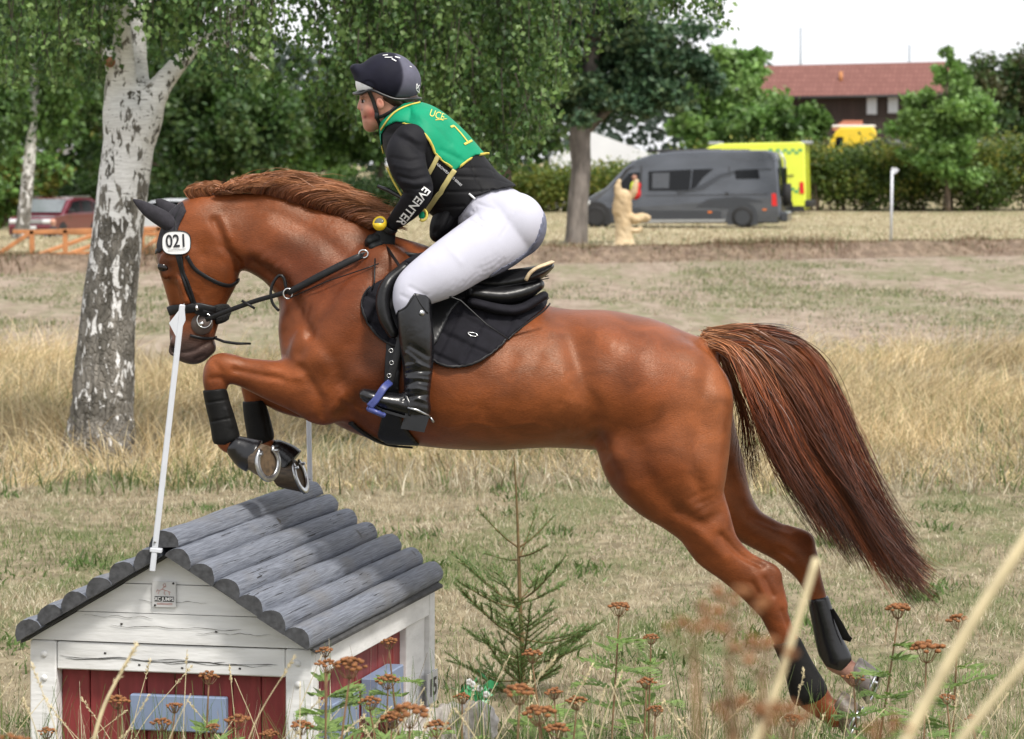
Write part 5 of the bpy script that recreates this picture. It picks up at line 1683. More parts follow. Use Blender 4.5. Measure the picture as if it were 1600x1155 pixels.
for (name, S, D, lab) in (('bell_boot', [hs(372, 700, 17, .040, -.165), hs(386, 709, 23, .050, -.165), hs(396, 713, 25, .056, -.17)], HD - .165, 'black bell boot round the hoof of the near foreleg'),
                     ('bell_boot', [hs(434, 706, 17, .038, .15), hs(446, 716, 22, .048, .15), hs(453, 723, 24, .053, .145)], HD + .15, 'black bell boot round the hoof of the far foreleg')):
    S_ = np.array(S)
    g = Field((S_[:, 0].min() - .10, S_[:, 4].min() - .10, S_[:, 1].min() - .10), (S_[:, 0].max() + .10, S_[:, 4].max() + .10, S_[:, 1].max() + .10), .004)
    g.tube(S, .006, grow=.004)
    last = Vector((S_[-1, 0], S_[-1, 4], S_[-1, 1])); ax = (last - Vector((S_[0, 0], S_[0, 4], S_[0, 1]))).normalized()
    XX = (g.x[:, None, None] - last.x) * ax.x + (g.y[None, :, None] - last.y) * ax.y + (g.z[None, None, :] - last.z) * ax.z
    g.f = np.maximum(g.f, (XX - .004).astype(np.float32))
    V, Q = g.mesh(2)
    o = mk(name, V, Q, M_LEATHER)
    tag(o, lab, 'bell boot', 'bell boots on the front hooves')
# --- whip held in the near hand
w0 = MB().tube([P(600, 380, RD - .12), P(640, 440, RD - .33), P(720, 470, RD - .33), P(760, 507, RD - .36), P(796, 531, RD - .36)], [.006, .005, .003, .0025, .002], 8)
wh = w0.build('riding_crop', M_TACK, None, True)
tag(wh, 'thin black riding crop lying across the quilted saddle pad', 'riding crop')
# ================================================================== JUMP HOUSE
M_WPAINT = mat('weathered_white_paint', (.70, .70, .695), rough=.7, var=.10, scale=8, bump=.5, bscale=22, stretch=(.6, 1, 3), col2=(.56, .555, .53), cut=(.56, .74), dist=.004)
M_RED = mat('red_paint', (.20, .026, .026), rough=.65, var=.22, scale=10, bump=.4, bscale=30, stretch=(3, 3, .4))
M_BLUEP = mat('blue_grey_paint', (.185, .235, .345), rough=.6, var=.12, scale=8, bump=.3, bscale=40)
M_LOG = mat('weathered_grey_log', (.105, .115, .138), rough=.75, var=.42, scale=16, bump=.9, bscale=26, stretch=(3.2, .22, 3.2), dist=.004, col2=(.175, .188, .215), cut=(.38, .64), rot=-R(13.0))
def log_mat():
    m, nd, lk, b = new_mat('weathered_grey_log')
    tc = N(nd, 'ShaderNodeTexCoord')
    def noise(scale, st_, detail=4.0, dist=0.0):
        mp = N(nd, 'ShaderNodeMapping'); mp.vector_type = 'TEXTURE'
        mp.inputs['Rotation'].default_value = (0, 0, -R(13.0)); mp.inputs['Scale'].default_value = [1 / q for q in st_]
        lk.new(tc.outputs['Object'], mp.inputs[0])
        n = N(nd, 'ShaderNodeTexNoise', Scale=scale, Detail=detail, Distortion=dist); lk.new(mp.outputs[0], n.inputs['Vector']); return n.outputs['Fac']
    def rng(v, a, b_, c=0., d=1.):
        r = N(nd, 'ShaderNodeMapRange')
        for k, x in (('From Min', a), ('From Max', b_), ('To Min', c), ('To Max', d)): r.inputs[k].default_value = x
        lk.new(v, r.inputs['Value']); return r.outputs[0]
    def mix(f, a, b_, mode='MIX'):
        x = N(nd, 'ShaderNodeMix', _data_type='RGBA', _blend_type=mode); lk.new(f, x.inputs['Factor'])
        for s, v in (('A', a), ('B', b_)):
            if hasattr(v, 'links'): lk.new(v, x.inputs[s])
            else: x.inputs[s].default_value = (*v, 1)
        return x.outputs['Result']
    grain = noise(60, (4, .12, 4), 5); band = noise(5, (1.6, .7, 1.6), 3)
    c = mix(rng(grain, .32, .68), (.095, .105, .130), (.205, .222, .262))
    c = mix(rng(band, .50, .72, 0, .6), c, (.150, .145, .142))
    crk = rng(noise(22, (4.5, .14, 4.5), 3, .8), .665, .685)
    c = mix(crk, c, (.022, .022, .024))
    knot = rng(noise(7, (1.1, .9, 1.1), 1), .735, .765)
    c = mix(knot, c, (.055, .048, .042))
    lk.new(c, b.inputs['Base Color']); b.inputs['Roughness'].default_value = .7; b.inputs['Specular IOR Level'].default_value = .35
    inv = N(nd, 'ShaderNodeMath', _operation='MULTIPLY_ADD'); lk.new(crk, inv.inputs[0]); inv.inputs[1].default_value = -1.5; lk.new(grain, inv.inputs[2])
    bp = N(nd, 'ShaderNodeBump', Strength=.7, Distance=.004); lk.new(inv.outputs[0], bp.inputs['Height']); lk.new(bp.outputs[0], b.inputs['Normal'])
    return m
M_LOG = log_mat()
M_LOGEND = mat('dark_log_end', (.055, .056, .060), rough=.85, var=.4, scale=50, bump=.6, bscale=60)
M_ROOF = mat('dark_roof_board', (.05, .05, .05), rough=.9, var=.3)
M_GREYWOOD = mat('bare_grey_wood', (.26, .25, .24), rough=.8, var=.2, scale=14, bump=.5, bscale=30, stretch=(3, 3, .3))
AL = R(13.0)
JO = Vector((-.655, 10.50, 0.0))
JU = Vector((-math.cos(AL), math.sin(AL), 0)); JW = Vector((math.sin(AL), math.cos(AL), 0)); JZ = Vector((0, 0, 1))
JM = Matrix((JU, JW, JZ)).transposed()       # local axes: u along the gable (to the left), w away along the ridge
def J(u, w, z): return JO + JU * u + JW * w + JZ * z
GWID, GLEN, EAVE, APEX = .985, 1.62, .648, .940
house = thing('jump_house', J(GWID / 2, GLEN / 2, 0), 'small red and white wooden jump house with a grey half-log roof', 'horse jump')
def jbox(u0, u1, w0, w1, z0, z1, name, m, par=house, bev=.004):
    return MB().box(J((u0 + u1) / 2, (w0 + w1) / 2, (z0 + z1) / 2), (abs(u1 - u0), abs(w1 - w0), abs(z1 - z0)), JM, bev).build(name, m, par)
PW = .092
for (w0, w1) in ((0, .075), (GLEN - .075, GLEN)):
    jbox(0, PW, w0, w1, 0, EAVE - .002, 'post', M_WPAINT)
    jbox(GWID - PW, GWID, w0, w1, 0, EAVE - .002, 'post', M_WPAINT)
# near and far gable: header beam, three gable boards, red planks behind
def slope_z(u): return EAVE + (APEX - EAVE) * (1 - abs(u - GWID / 2) / (GWID / 2))
zcut = [EAVE, .748, .846, APEX]
for (w0, w1) in ((.004, .034), (GLEN - .034, GLEN - .004)):
    jbox(PW + .002, GWID - PW - .002, w0, w1, .552, EAVE - .004, 'beam', M_WPAINT)
    for a, b in zip(zcut[:-1], zcut[1:]):
        ua = (a - EAVE) / (APEX - EAVE) * GWID / 2; ub = (b - EAVE) / (APEX - EAVE) * GWID / 2
        poly = [(ua, a + .0012), (GWID - ua, a + .0012), (GWID - ub, b - .0012), (ub, b - .0012)]
        if abs(GWID - 2 * ub) < .01: poly = [(ua, a + .0012), (GWID - ua, a + .0012), (GWID / 2, b)]
        jj = random.uniform(-.002, .002)
        MB().prism(poly, w1 - .006, w0 + jj - .004, lambda p, q, y: J(p, y, q)).build('gable_board', M_WPAINT, house)
    npl = 8
    for i in range(npl):
        a = PW + (GWID - 2 * PW) * i / npl; b = PW + (GWID - 2 * PW) * (i + 1) / npl
        o_ = .052 + random.uniform(0, .006)
        jbox(a + .0015, b - .0015, (o_ if w0 < 1 else GLEN - o_ - .02), (o_ + .02 if w0 < 1 else GLEN - o_), 0, .60, 'red_plank', M_RED, bev=.003)
jbox(.305, .640, .020, .052, .355, .474, 'window_board', M_BLUEP)
# side walls
for side in (0, 1):
    uo = (lambda t: t) if side == 0 else (lambda t: GWID - t)
    jbox(uo(.003), uo(.033), .077, GLEN - .077, .545, EAVE - .012, 'beam', M_WPAINT)
    jbox(uo(.020), uo(.060), GLEN - .34, GLEN - .076, 0, .543, 'pale_plank', M_WPAINT)
    for i in range(12):
        a = .08 + (GLEN - .42) * i / 12; b = .08 + (GLEN - .42) * (i + 1) / 12
        o_ = .045 + random.uniform(0, .006)
        jbox(uo(o_), uo(o_ + .02), a + .0015, b - .0015, 0, .60, 'red_plank', M_RED, bev=.003)
for (a, b, z0, z1) in ((.17, .49, .30, .44), (.74, 1.08, .295, .435)):
    jbox(-.022, .044, a, b, z0, z1, 'window_board', M_BLUEP)
# bolts
for (u, z) in ((.05, .60), (.05, .53), (GWID - .05, .60), (GWID - .05, .52), (.045, .42)):
    MB().tube([J(u, .001, z), J(u, -.004, z)], [.012, .010], 12).build('bolt', M_WPAINT, house, True)
# drying cracks, knots and green algae specks on the old boards
M_CRACK = mat('dark_crack', (.045, .042, .038), rough=.9, var=.4)
rc_ = random.Random(3)
def crack(u0, u1, z, w=.0011, wv=-.0045):
    n_ = 22; pts = [J(u0 + (u1 - u0) * i / n_, wv, z + rc_.uniform(-.0016, .0016) + .003 * math.sin(i * .8 + u0 * 9)) for i in range(n_ + 1)]
    ribbon(pts, [-JW] * (n_ + 1), [w * (.25 + rc_.random()) if 0 < i < n_ else w * .1 for i in range(n_ + 1)], .0008, 'crack', M_CRACK, house)
crack(.12, .86, .590, .0030, .0032); crack(.30, .88, .594, .0018, .0032); crack(.14, .52, .586, .0016, .0032)
crack(.24, .70, .704, .0016, -.0032); crack(.14, .40, .690, .0011, -.0032); crack(.36, .60, .790, .0012, -.0032); crack(.55, .80, .735, .0011, -.0032)
for (u, z) in ((.33, .695), (.66, .71), (.52, .80), (.25, .575), (.72, .61), (.45, .57), (.60, .575)):
    ribbon([J(u - .004, -.0033 if z > .65 else .0032, z), J(u + .004, -.0033 if z > .65 else .0032, z + .001)], [-JW] * 2, .006, .0008, 'knot', M_CRACK, house)
# roof
sl_ang = math.atan2(APEX - EAVE, GWID / 2)
rf = MB()
for sd in (1, -1):
    a = J(GWID / 2, -.03, APEX + .004); 
    ov = .515
    for (w0, w1) in ((-.03, GLEN + .03),):
        q = [J(GWID / 2, w0, APEX + .003), J(GWID / 2, w1, APEX + .003), J(GWID / 2 + sd * ov, w1, APEX + .003 - ov * math.tan(sl_ang)), J(GWID / 2 + sd * ov, w0, APEX + .003 - ov * math.tan(sl_ang))]
        rf.add(q + [v + JZ * .010 for v in q], [(0, 1, 2, 3), (7, 6, 5, 4), (0, 4, 5, 1), (1, 5, 6, 2), (2, 6, 7, 3), (3, 7, 4, 0)])
roof = rf.build('roof', M_ROOF, house)
def half_log(u, z, ang, rad, w0, w1, seed):
    """half-round log: flat side on the slope, weathered, slightly bent, with cracks"""
    rg = np.random.default_rng(seed)
    nl, na = 40, 15
    nx = math.sin(ang); nz = math.cos(ang)          # outward normal in (u,z)
    tx, tz = math.cos(ang), -math.sin(ang)
    V, Fc = [], []
    ph = rg.random(6) * 6.28
    for i in range(nl + 1):
        t = i / nl; w = w0 + (w1 - w0) * t
        bend = .004 * math.sin(ph[0] + 3 * t) 
        rr = rad * (1 + .035 * math.sin(ph[1] + 7 * t) + .02 * math.sin(ph[2] + 17 * t)) * (1.02 - .06 * t)
        if i in (0, nl): rr *= .965
        for k in range(na + 1):
            a = math.pi * k / na
            kn = 1 + .02 * math.sin(5 * a + ph[3] + 2 * t) + .012 * math.sin(11 * a + ph[4] + 9 * t) + .01 * rg.normal()
            p_t, p_n = math.cos(a) * rr * kn, math.sin(a) * rr * 1.06 * kn
            V.append(J(u + tx * p_t + nx * p_n + bend * tx, w, z + tz * p_t + nz * p_n))
    m = na + 1
    for i in range(nl):
        for k in range(na): Fc.append((i * m + k, (i + 1) * m + k, (i + 1) * m + k + 1, i * m + k + 1))
        Fc.append((i * m + na, (i + 1) * m + na, (i + 1) * m, i * m))
    o = mk('log', V, Fc, M_LOG, roof, True)
    for i0 in (0, nl):
        vv = [V[i0 * m + k] for k in range(m)]
        c = sum(vv, Vector()) / m
        dd = JW * (-.001 if i0 == 0 else .001)
    o.data.materials.append(M_LOGEND)
    e0 = [k for k in range(m)]; e1 = [nl * m + k for k in range(m)][::-1]
    me = o.data
    bm_v = [v.co[:] for v in me.vertices]
    me2 = bpy.data.meshes.new('log')
    nv = len(bm_v)
    bm_v += [bm_v[k] for k in e0] + [bm_v[k] for k in e1]
    me2.from_pydata(bm_v, [], [list(f) for f in Fc] + [list(range(nv, nv + m)), list(range(nv + m, nv + 2 * m))])
    me2.materials.append(M_LOG); me2.materials.append(M_LOGEND)
    for i, p in enumerate(me2.polygons):
        p.use_smooth = i < len(Fc); p.material_index = 0 if i < len(Fc) else 1
    o.data = me2; bpy.data.meshes.remove(me)
    return o
sp_ = .096
for sd in (-1, 1):                  # -1: right-hand slope (towards small u), +1: left-hand
    ang = sd * sl_ang
    for i in range(6):
        dist = .045 + sp_ * i + (.008 if sd < 0 else .02)
        u = GWID / 2 + sd * (dist * math.cos(sl_ang)); z = APEX + .014 - dist * math.sin(sl_ang)
        half_log(u, z, ang, .050, -.075 + random.uniform(-.012, .012), GLEN + .07 + random.uniform(-.03, .03), 40 + i + (10 if sd > 0 else 0))
half_log(GWID / 2 + .004, APEX + .036, .04, .053, -.055, GLEN + .05, 77)
for i, (uu, ww, zz) in enumerate(((GWID / 2 + .004, GLEN - .02, APEX + .085), (GWID / 2 + .01, .03, APEX + .086))):
    pass
# maker's plate on the gable
pu0, pu1, pz0, pz1 = GWID - .435, GWID - .435 - .082, .772, .857
pc = lambda a, b, o: J(pu0 + (pu1 - pu0) * a, -.006 - o, pz1 + (pz0 - pz1) * b)
M_PLATE = mat('white_plate', (.55, .55, .55), rough=.4, var=.05)
plate = MB().prism([(0, 0), (1, 0), (1, 1), (0, 1)], 0, .004, pc).build('maker_plate', M_PLATE, house)
M_INK = mat('black_print', (.015, .015, .015), rough=.5)
M_PINK = mat('pink_line_print', (.45, .20, .17), rough=.6)
MB().prism([(.10, .58), (.92, .58), (.92, .78), (.10, .78)], .0045, .0052, pc).build('plate_band', M_INK, plate)
V2, Fc = text_mesh('XC JUMPS', .185, (.51, .685), 0, bold=.018)
mk('plate_lettering', [tuple(pc(a, b, .0062)) for a, b in V2], Fc, M_LETTER, plate, False)
for pl in ([(.25, .5), (.3, .36), (.42, .30), (.5, .22), (.6, .20)], [(.42, .30), (.55, .34), (.7, .38), (.74, .52)], [(.5, .22), (.46, .12), (.54, .07), (.58, .16), (.5, .22)], [(.3, .36), (.22, .32), (.18, .42)], [(.55, .34), (.5, .45), (.56, .52)], [(.7, .38), (.78, .42)]):
    MB().tube([pc(a, b, .005) for a, b in pl], .0009, 4).build('plate_drawing', M_PINK, plate)
for a, b in ((.5, .88), (.5, .84)):
    MB().prism([(.2, b), (.86, b), (.86, b + .015), (.2, b + .015)], .0045, .005, pc).build('plate_lettering', M_PINK, plate)
for a, b in ((.90, .06), (.12, .93)):
    MB().tube([pc(a, b, .003), pc(a, b, .007)], .0035, 8).build('plate_screw', M_INK, plate, True)
# number 15 on the far corner
sgn = thing('number_sign', J(-.01, GLEN - .07, .25), 'narrow white sign with number 15 at the far corner of the jump house', 'number sign')
nc = lambda a, b, o: J(-.006 - o, GLEN - .150 + .150 * a, .335 - .115 * b)
MB().prism([(0, 0), (1, 0), (1, 1), (0, 1)], 0, .005, nc).build('plate', M_PLATE, sgn)
V2, Fc = text_mesh('15', .80, (.5, .52), 0, bold=.02)
mk('lettering', [tuple(nc(a, b, .0065)) for a, b in V2], Fc, M_INK, sgn, False)
# flags
M_POLE = mat('white_flag_plastic', (.58, .60, .645), rough=.35, var=.04)
M_REDFLAG = mat('red_flag_plastic', (.55, .03, .03), rough=.4, var=.05)
def flag_pole(pts, d, rad, flagpoly, fm, label, bracket):
    o = thing('flag_pole', P(pts[0][0], pts[0][1], d), label, 'flag pole', 'flag poles on the jump house')
    a, b = P(*pts[0], d), P(*pts[1], d)
    t = (b - a).normalized(); M = Matrix((Vector((t.z, 0, -t.x)), Vector((0, 1, 0)), t)).transposed()
    MB().box((a + b) / 2, (rad * 2, rad * 1.6, (b - a).length), M, .003).build('pole', M_POLE, o)
    MB().prism(flagpoly, d - .006, d - .002, lambda x, y, w: P(x, y, w)).build('flag', fm, o)
    c = P(*bracket, d)
    MB().box(c + Vector((.006, .006, 0)), (rad * 4.2, .03, .014), M, .002).build('bracket', M_POLE, o)
    MB().tube([c + t * .03 + Vector((0, -.008, 0)), c + t * .03 + Vector((0, -.013, 0))], .004, 8).build('screw', M_STEEL, o, True)
flag_pole([(238, 893), (285, 476)], 10.54, .0095, [(288, 474), (290, 500), (277, 530), (264, 505)], M_POLE, 'leaning white pole with white pointed flag on the near gable of the jump house', (241, 860))
flag_pole([(485, 774), (477, 400)], 12.24, .0095, [(476, 400), (500, 425), (478, 450)], M_REDFLAG, 'white pole on the far end of the jump house, seen below the horse elbow', (484, 760))

# bleached log lying by the far corner
M_DRIFT = mat('bleached_log_bark', (.36, .33, .30), rough=.85, var=.35, scale=9, bump=1.0, bscale=16, dist=.02, col2=(.50, .47, .44), cut=(.42, .58))
g = Field((-.62, 11.2, -.06), (.02, 12.6, .36), .011)
g.tube([st(12.0, 650, 1160, 50, .13, -.42), st(12.0, 684, 1148, 48, .13, -.2), st(12.0, 716, 1138, 43, .12, .05), st(12.0, 744, 1130, 36, .11, .2)], .03)
V, Q = g.mesh(2)
Nn = vnormals(V, Q)
V = V + Nn * (.012 * hnoise(V[:, 0] + V[:, 2], V[:, 1], 26) + .006 * hnoise(V[:, 0] * 2, V[:, 2] * 2, 50))[:, None]
tag(mk('fallen_log', V, Q, M_DRIFT), 'thick bleached log lying beside the far corner of the jump house', 'log')
# small bunch of white artificial flowers
fl = thing('flower_bunch', P(745, 1100, 12.9), 'small bunch of white flowers with bright green leaves behind the bleached log', 'flowers')
M_FGREEN = mat('bright_green_plastic', (.05, .30, .12), rough=.4, var=.3, scale=60)
rg = np.random.default_rng(5)
for i in range(16):
    a = P(745 + rg.normal(0, 5), 1100, 12.9 + rg.normal(0, .02)); b = P(745 + rg.normal(0, 17), 1076 + rg.normal(0, 11), 12.9 + rg.normal(0, .04))
    m_ = MB(); m_.tube([a, (a + b) / 2 + Vector((0, 0, .01)), b], .002, 5)
    for k in range(4):
        q = a.lerp(b, .4 + .2 * k); o1 = Vector(rg.normal(0, .016, 3)); o2 = Vector(rg.normal(0, .016, 3))
        m_.add([q, q + o1, q + o1 * 1.2 + o2, q + o2], [(0, 1, 2, 3)])
    m_.build('leaf_sprig', M_FGREEN, fl)
    if i % 2 == 0:
        g = Field(b - Vector((.03, .03, .03)), b + Vector((.03, .03, .03)), .005)
        for k in range(5): g.ball(b + Vector((.009 * math.cos(k * 1.257), -.004, .009 * math.sin(k * 1.257))), .0075, .003)
        V, Q = g.mesh(1); mk('blossom', V, Q, M_PLATE, fl)
# ================================================================== TREES, HEDGES
M_LEAF = leaf_mat('tree_leaves', trans=.28, rough=.45, spec=.4)
M_BARK = mat('grey_brown_bark', (.105, .078, .058), rough=.9, var=.4, scale=6, bump=1.0, bscale=9, stretch=(1, 1, .3), dist=.03)
M_PINEBARK = mat('pine_bark', (.115, .10, .088), rough=.9, var=.4, scale=7, bump=1.0, bscale=10, stretch=(1, 1, .35), dist=.03, col2=(.17, .15, .135))

def leaf_mesh(name, C, size, colr, parent, seed=0, up=.5, aspect=.72, hang=None, m=None):
    """pointed leaves, each a folded four-corner blade"""
    rg = np.random.default_rng(seed)
    n = len(C)
    size = np.broadcast_to(np.asarray(size, float), (n,)) * (.7 + .6 * rg.random(n))
    T = rg.normal(0, 1, (n, 3))
    if hang is not None: T = T * .6 + np.array(hang)
    T /= np.linalg.norm(T, axis=1, keepdims=True) + 1e-9
    nrm = rg.normal(0, 1, (n, 3)) + np.array([0, -.25, up])
    B = np.cross(nrm, T); B /= np.linalg.norm(B, axis=1, keepdims=True) + 1e-9
    nn = np.cross(T, B)
    s = size[:, None]
    V = np.stack([C, C + T * s * .42 + B * s * aspect * .5 + nn * s * .08, C + T * s, C + T * s * .42 - B * s * aspect * .5 + nn * s * .08], 1).reshape(-1, 3)
    Q = (np.arange(n)[:, None] * 4 + np.arange(4)[None]).astype(np.int32)
    return mk(name, V, Q, m or M_LEAF, parent, False, np.repeat(colr, 4, 0))

def clump_points(lobes, d, n, seed, nclump=70, cr=.16, depth=1.0):
    """points gathered into clumps through the volume of several lobes (photo px ellipses at distance d)"""
    rg = np.random.default_rng(seed)
    area = np.array([l[2] * l[3] for l in lobes], float); area /= area.sum()
    pts, cl = [], []
    for (px, py, rx, ry), a in zip(lobes, area):
        nc = max(6, int(nclump * a)); m = int(n * a)
        u = rg.normal(0, 1, (nc, 3)); u /= np.linalg.norm(u, axis=1, keepdims=True)
        u *= (rg.random((nc, 1)) ** .45) * np.where(rg.random((nc, 1)) < .25, 1.22, 1.0)
        S = d / F
        k = rg.integers(0, nc, m)
        off = rg.normal(0, 1, (m, 3)) * cr * (.6 + .8 * rg.random(nc))[k][:, None]
        q = u[k] + off
        x = (px - CX + q[:, 0] * rx) * S; y = d + q[:, 1] * rx * S * depth; z = EYE - (py - HY - q[:, 2] * ry) * S
        pts.append(np.stack([x, y, z], 1)); cl.append((rg.random(nc))[k])
    return np.vstack(pts), np.concatenate(cl), rg

def leaf_cols(pal, n, cl, rg, spread=.35):
    pal = np.array(pal)
    i = np.clip((cl * len(pal) + rg.normal(0, .8, n)).astype(int), 0, len(pal) - 1)
    return pal[i] * (1 - spread / 2 + spread * rg.random((n, 1)))
GREENS = [tuple(c * 1.75 for c in q) for q in [(.028, .058, .014), (.038, .075, .018), (.050, .092, .022), (.065, .11, .028)]]
LIGHT = [tuple(c * 1.7 for c in q) for q in [(.075, .14, .035), (.095, .17, .045), (.12, .20, .055), (.10, .16, .05)]]
DARK = [tuple(c * 1.9 for c in q) for q in [(.016, .034, .011), (.022, .045, .014), (.032, .058, .018), (.045, .070, .022)]]
PINE = [tuple(c * 2.0 for c in q) for q in [(.020, .042, .022), (.028, .055, .028), (.038, .068, .032), (.055, .080, .035)]]
HEDGE = [tuple(c * 1.7 for c in q) for q in [(.030, .052, .012), (.045, .075, .016), (.065, .10, .020), (.10, .125, .024), (.14, .14, .03)]]
def bg_tree(name, label, cat_, base, d, trunk, lobes, n, size, pal, seed, group=None, nclump=70, cr=.15, bark=None, up=.5, limbs=True):
    b = P(base[0], base[1], d)
    t = thing(name, b, label, cat_, group)
    m_ = MB()
    pts = [P(x, y, d) for x, y, r in trunk]; rad = [r / F * d for x, y, r in trunk]
    D = catmull(np.array([[*p, r] for p, r in zip(pts, rad)]), 4)
    m_.tube([Vector(q[:3]) for q in D], list(D[:, 3]), 10)
    rg = random.Random(seed)
    if limbs:
        for (lx, ly, rx, ry) in lobes:
            k = rg.randrange(len(pts) // 2, len(pts))
            e = P(lx, ly, d + rg.uniform(-.4, .4) * rx / F * d)
            mid = pts[k].lerp(e, .5) + Vector((0, 0, .1 * (e - pts[k]).length))
            m_.tube([pts[k], mid, e], [rad[k] * .5, rad[k] * .3, rad[k] * .1], 6)
    m_.build('trunk', bark or M_BARK, t, True)
    C, cl, rgn = clump_points(lobes, d, n, seed, nclump, cr)
    leaf_mesh('crown', C, size, leaf_cols(pal, len(C), cl, rgn), t, seed, up)
    return t

# ---------------- the big birch by the jump
BD = 24.6
def bst(px, py, r, y=0.0): return st(BD, px, py, r, r / F * BD, y)
g = Field((-4.05, BD - .62, -.15), (-2.0, BD + .95, 4.6), .020)
g.tube([bst(152, 745, 66), bst(155, 705, 57), bst(160, 640, 48), bst(164, 560, 45), bst(170, 480, 42.5), bst(180, 400, 40), bst(190, 310, 39.5), bst(200, 230, 40), bst(206, 185, 41)], .06)
g.tube([bst(200, 190, 34), bst(190, 145, 27), bst(191, 95, 20, -.05), bst(192, 40, 13, -.15), bst(190, -40, 12, -.2), bst(182, -160, 10, -.3), bst(170, -260, 8, -.3)], .08)
g.tube([bst(214, 190, 30), bst(216, 130, 18, .12), bst(214, 60, 14, .25), bst(214, -20, 13, .35), bst(226, -160, 11, .45), bst(238, -260, 8, .5)], .08)
g.tube([bst(212, 200, 32), bst(238, 155, 22), bst(262, 120, 16, .05), bst(290, 88, 13, .1), bst(330, 50, 9, .15), bst(380, 10, 7, .2), bst(420, -40, 5, .25)], .08)
g.tube([bst(190, 135, 12), bst(172, 96, 10, -.1), bst(158, 76, 6, -.12)], .05)
for k, (x, y) in enumerate(((106, 735), (196, 735), (140, 742), (175, 740))): g.tube([bst(155 + (x - 155) * .5, 690, 24, .1 * (-1) ** k), bst(x, y + 6, 14, .25 * (-1) ** k)], .05)
V, Q = g.mesh(2)
Nn = vnormals(V, Q)
low = 1 - sstep(.2, 1.6, V[:, 2])
rough_ = (hnoise(V[:, 0] * 3 + V[:, 1] * 3, V[:, 2], 9) * .010 + hnoise(V[:, 0] * 4 - V[:, 1] * 5, V[:, 2] * .6, 22) * .010)
V = V + Nn * (rough_ * (.25 + low))[:, None]
def birch_mat():
    m, nd, lk, b = new_mat('birch_bark')
    tc = N(nd, 'ShaderNodeTexCoord'); sp = N(nd, 'ShaderNodeSeparateXYZ'); lk.new(tc.outputs['Object'], sp.inputs[0])
    def noise(scale, stretch, detail=5.0, dist=0.0, rough=.55):
        mp = N(nd, 'ShaderNodeMapping'); mp.inputs['Scale'].default_value = stretch; lk.new(tc.outputs['Object'], mp.inputs[0])
        n = N(nd, 'ShaderNodeTexNoise', Scale=scale, Detail=detail, Distortion=dist); n.inputs['Roughness'].default_value = rough
        lk.new(mp.outputs[0], n.inputs['Vector']); return n.outputs['Fac']
    def rng(v, a, b_, c=0., d=1.):
        r = N(nd, 'ShaderNodeMapRange')
        for k, x in (('From Min', a), ('From Max', b_), ('To Min', c), ('To Max', d)): r.inputs[k].default_value = x
        lk.new(v, r.inputs['Value']); return r.outputs[0]
    def mix(f, a, b_):
        x = N(nd, 'ShaderNodeMix', _data_type='RGBA'); lk.new(f, x.inputs['Factor'])
        for s, v in (('A', a), ('B', b_)):
            if hasattr(v, 'links'): lk.new(v, x.inputs[s])
            else: x.inputs[s].default_value = (*v, 1)
        return x.outputs['Result']
    patch = noise(11.0, (1, 1, .5), 5, .6, .62)
    hgt = rng(sp.outputs['Z'], .2, 3.0, .12, -.07)
    add = N(nd, 'ShaderNodeMath', _operation='SUBTRACT'); lk.new(patch, add.inputs[0]); lk.new(hgt, add.inputs[1])
    white = rng(add.outputs[0], .49, .515)
    fl2 = N(nd, 'ShaderNodeMath', _operation='SUBTRACT'); lk.new(noise(30, (1, 1, .32), 3, .5), fl2.inputs[0]); lk.new(hgt, fl2.inputs[1])
    mxw = N(nd, 'ShaderNodeMath', _operation='MAXIMUM'); lk.new(white, mxw.inputs[0]); lk.new(rng(fl2.outputs[0], .56, .58), mxw.inputs[1]); white = mxw.outputs[0]
    dark = mix(rng(noise(11, (1, 1, .35), 6), .38, .64), (.10, .092, .078), (.27, .25, .22))
    paper = mix(rng(noise(30, (.35, .35, 2.4), 4), .40, .62), (.68, .67, .66), (.84, .835, .83))
    lent = rng(noise(26, (.35, .35, 2.6), 3, .3), .655, .70)
    paper = mix(lent, paper, (.10, .085, .07))
    c = mix(white, dark, paper)
    lk.new(c, b.inputs['Base Color'])
    b.inputs['Roughness'].default_value = .75; b.inputs['Specular IOR Level'].default_value = .25
    vo = N(nd, 'ShaderNodeTexVoronoi', Scale=26.0); vo.feature = 'DISTANCE_TO_EDGE'
    mp = N(nd, 'ShaderNodeMapping'); mp.inputs['Scale'].default_value = (1, 1, .55); lk.new(tc.outputs['Object'], mp.inputs[0])
    nz = N(nd, 'ShaderNodeTexNoise', Scale=9.0, Detail=3.0); lk.new(mp.outputs[0], nz.inputs['Vector'])
    va = N(nd, 'ShaderNodeVectorMath', _operation='MULTIPLY_ADD'); lk.new(nz.outputs['Color'], va.inputs[0]); va.inputs[1].default_value = (.16, .16, .16); lk.new(mp.outputs[0], va.inputs[2])
    lk.new(va.outputs[0], vo.inputs['Vector'])
    crack = rng(vo.outputs['Distance'], 0, .16)
    hh = N(nd, 'ShaderNodeMix', _data_type='FLOAT'); lk.new(white, hh.inputs['Factor']); lk.new(crack, hh.inputs['A']); hh.inputs['B'].default_value = 1.0
    bp = N(nd, 'ShaderNodeBump', Strength=.7, Distance=.025); lk.new(hh.outputs['Result'], bp.inputs['Height'])
    bp2 = N(nd, 'ShaderNodeBump', Strength=.5, Distance=.012); lk.new(noise(28, (1, 1, .5), 6), bp2.inputs['Height']); lk.new(bp.outputs[0], bp2.inputs['Normal'])
    lk.new(bp2.outputs[0], b.inputs['Normal'])
    return m
M_BIRCH = birch_mat()
birch = thing('birch_tree', P(155, 709, BD), 'large white-barked birch with forked trunk standing just behind the jump house', 'tree')
mk('trunk', V, Q, M_BIRCH, birch)
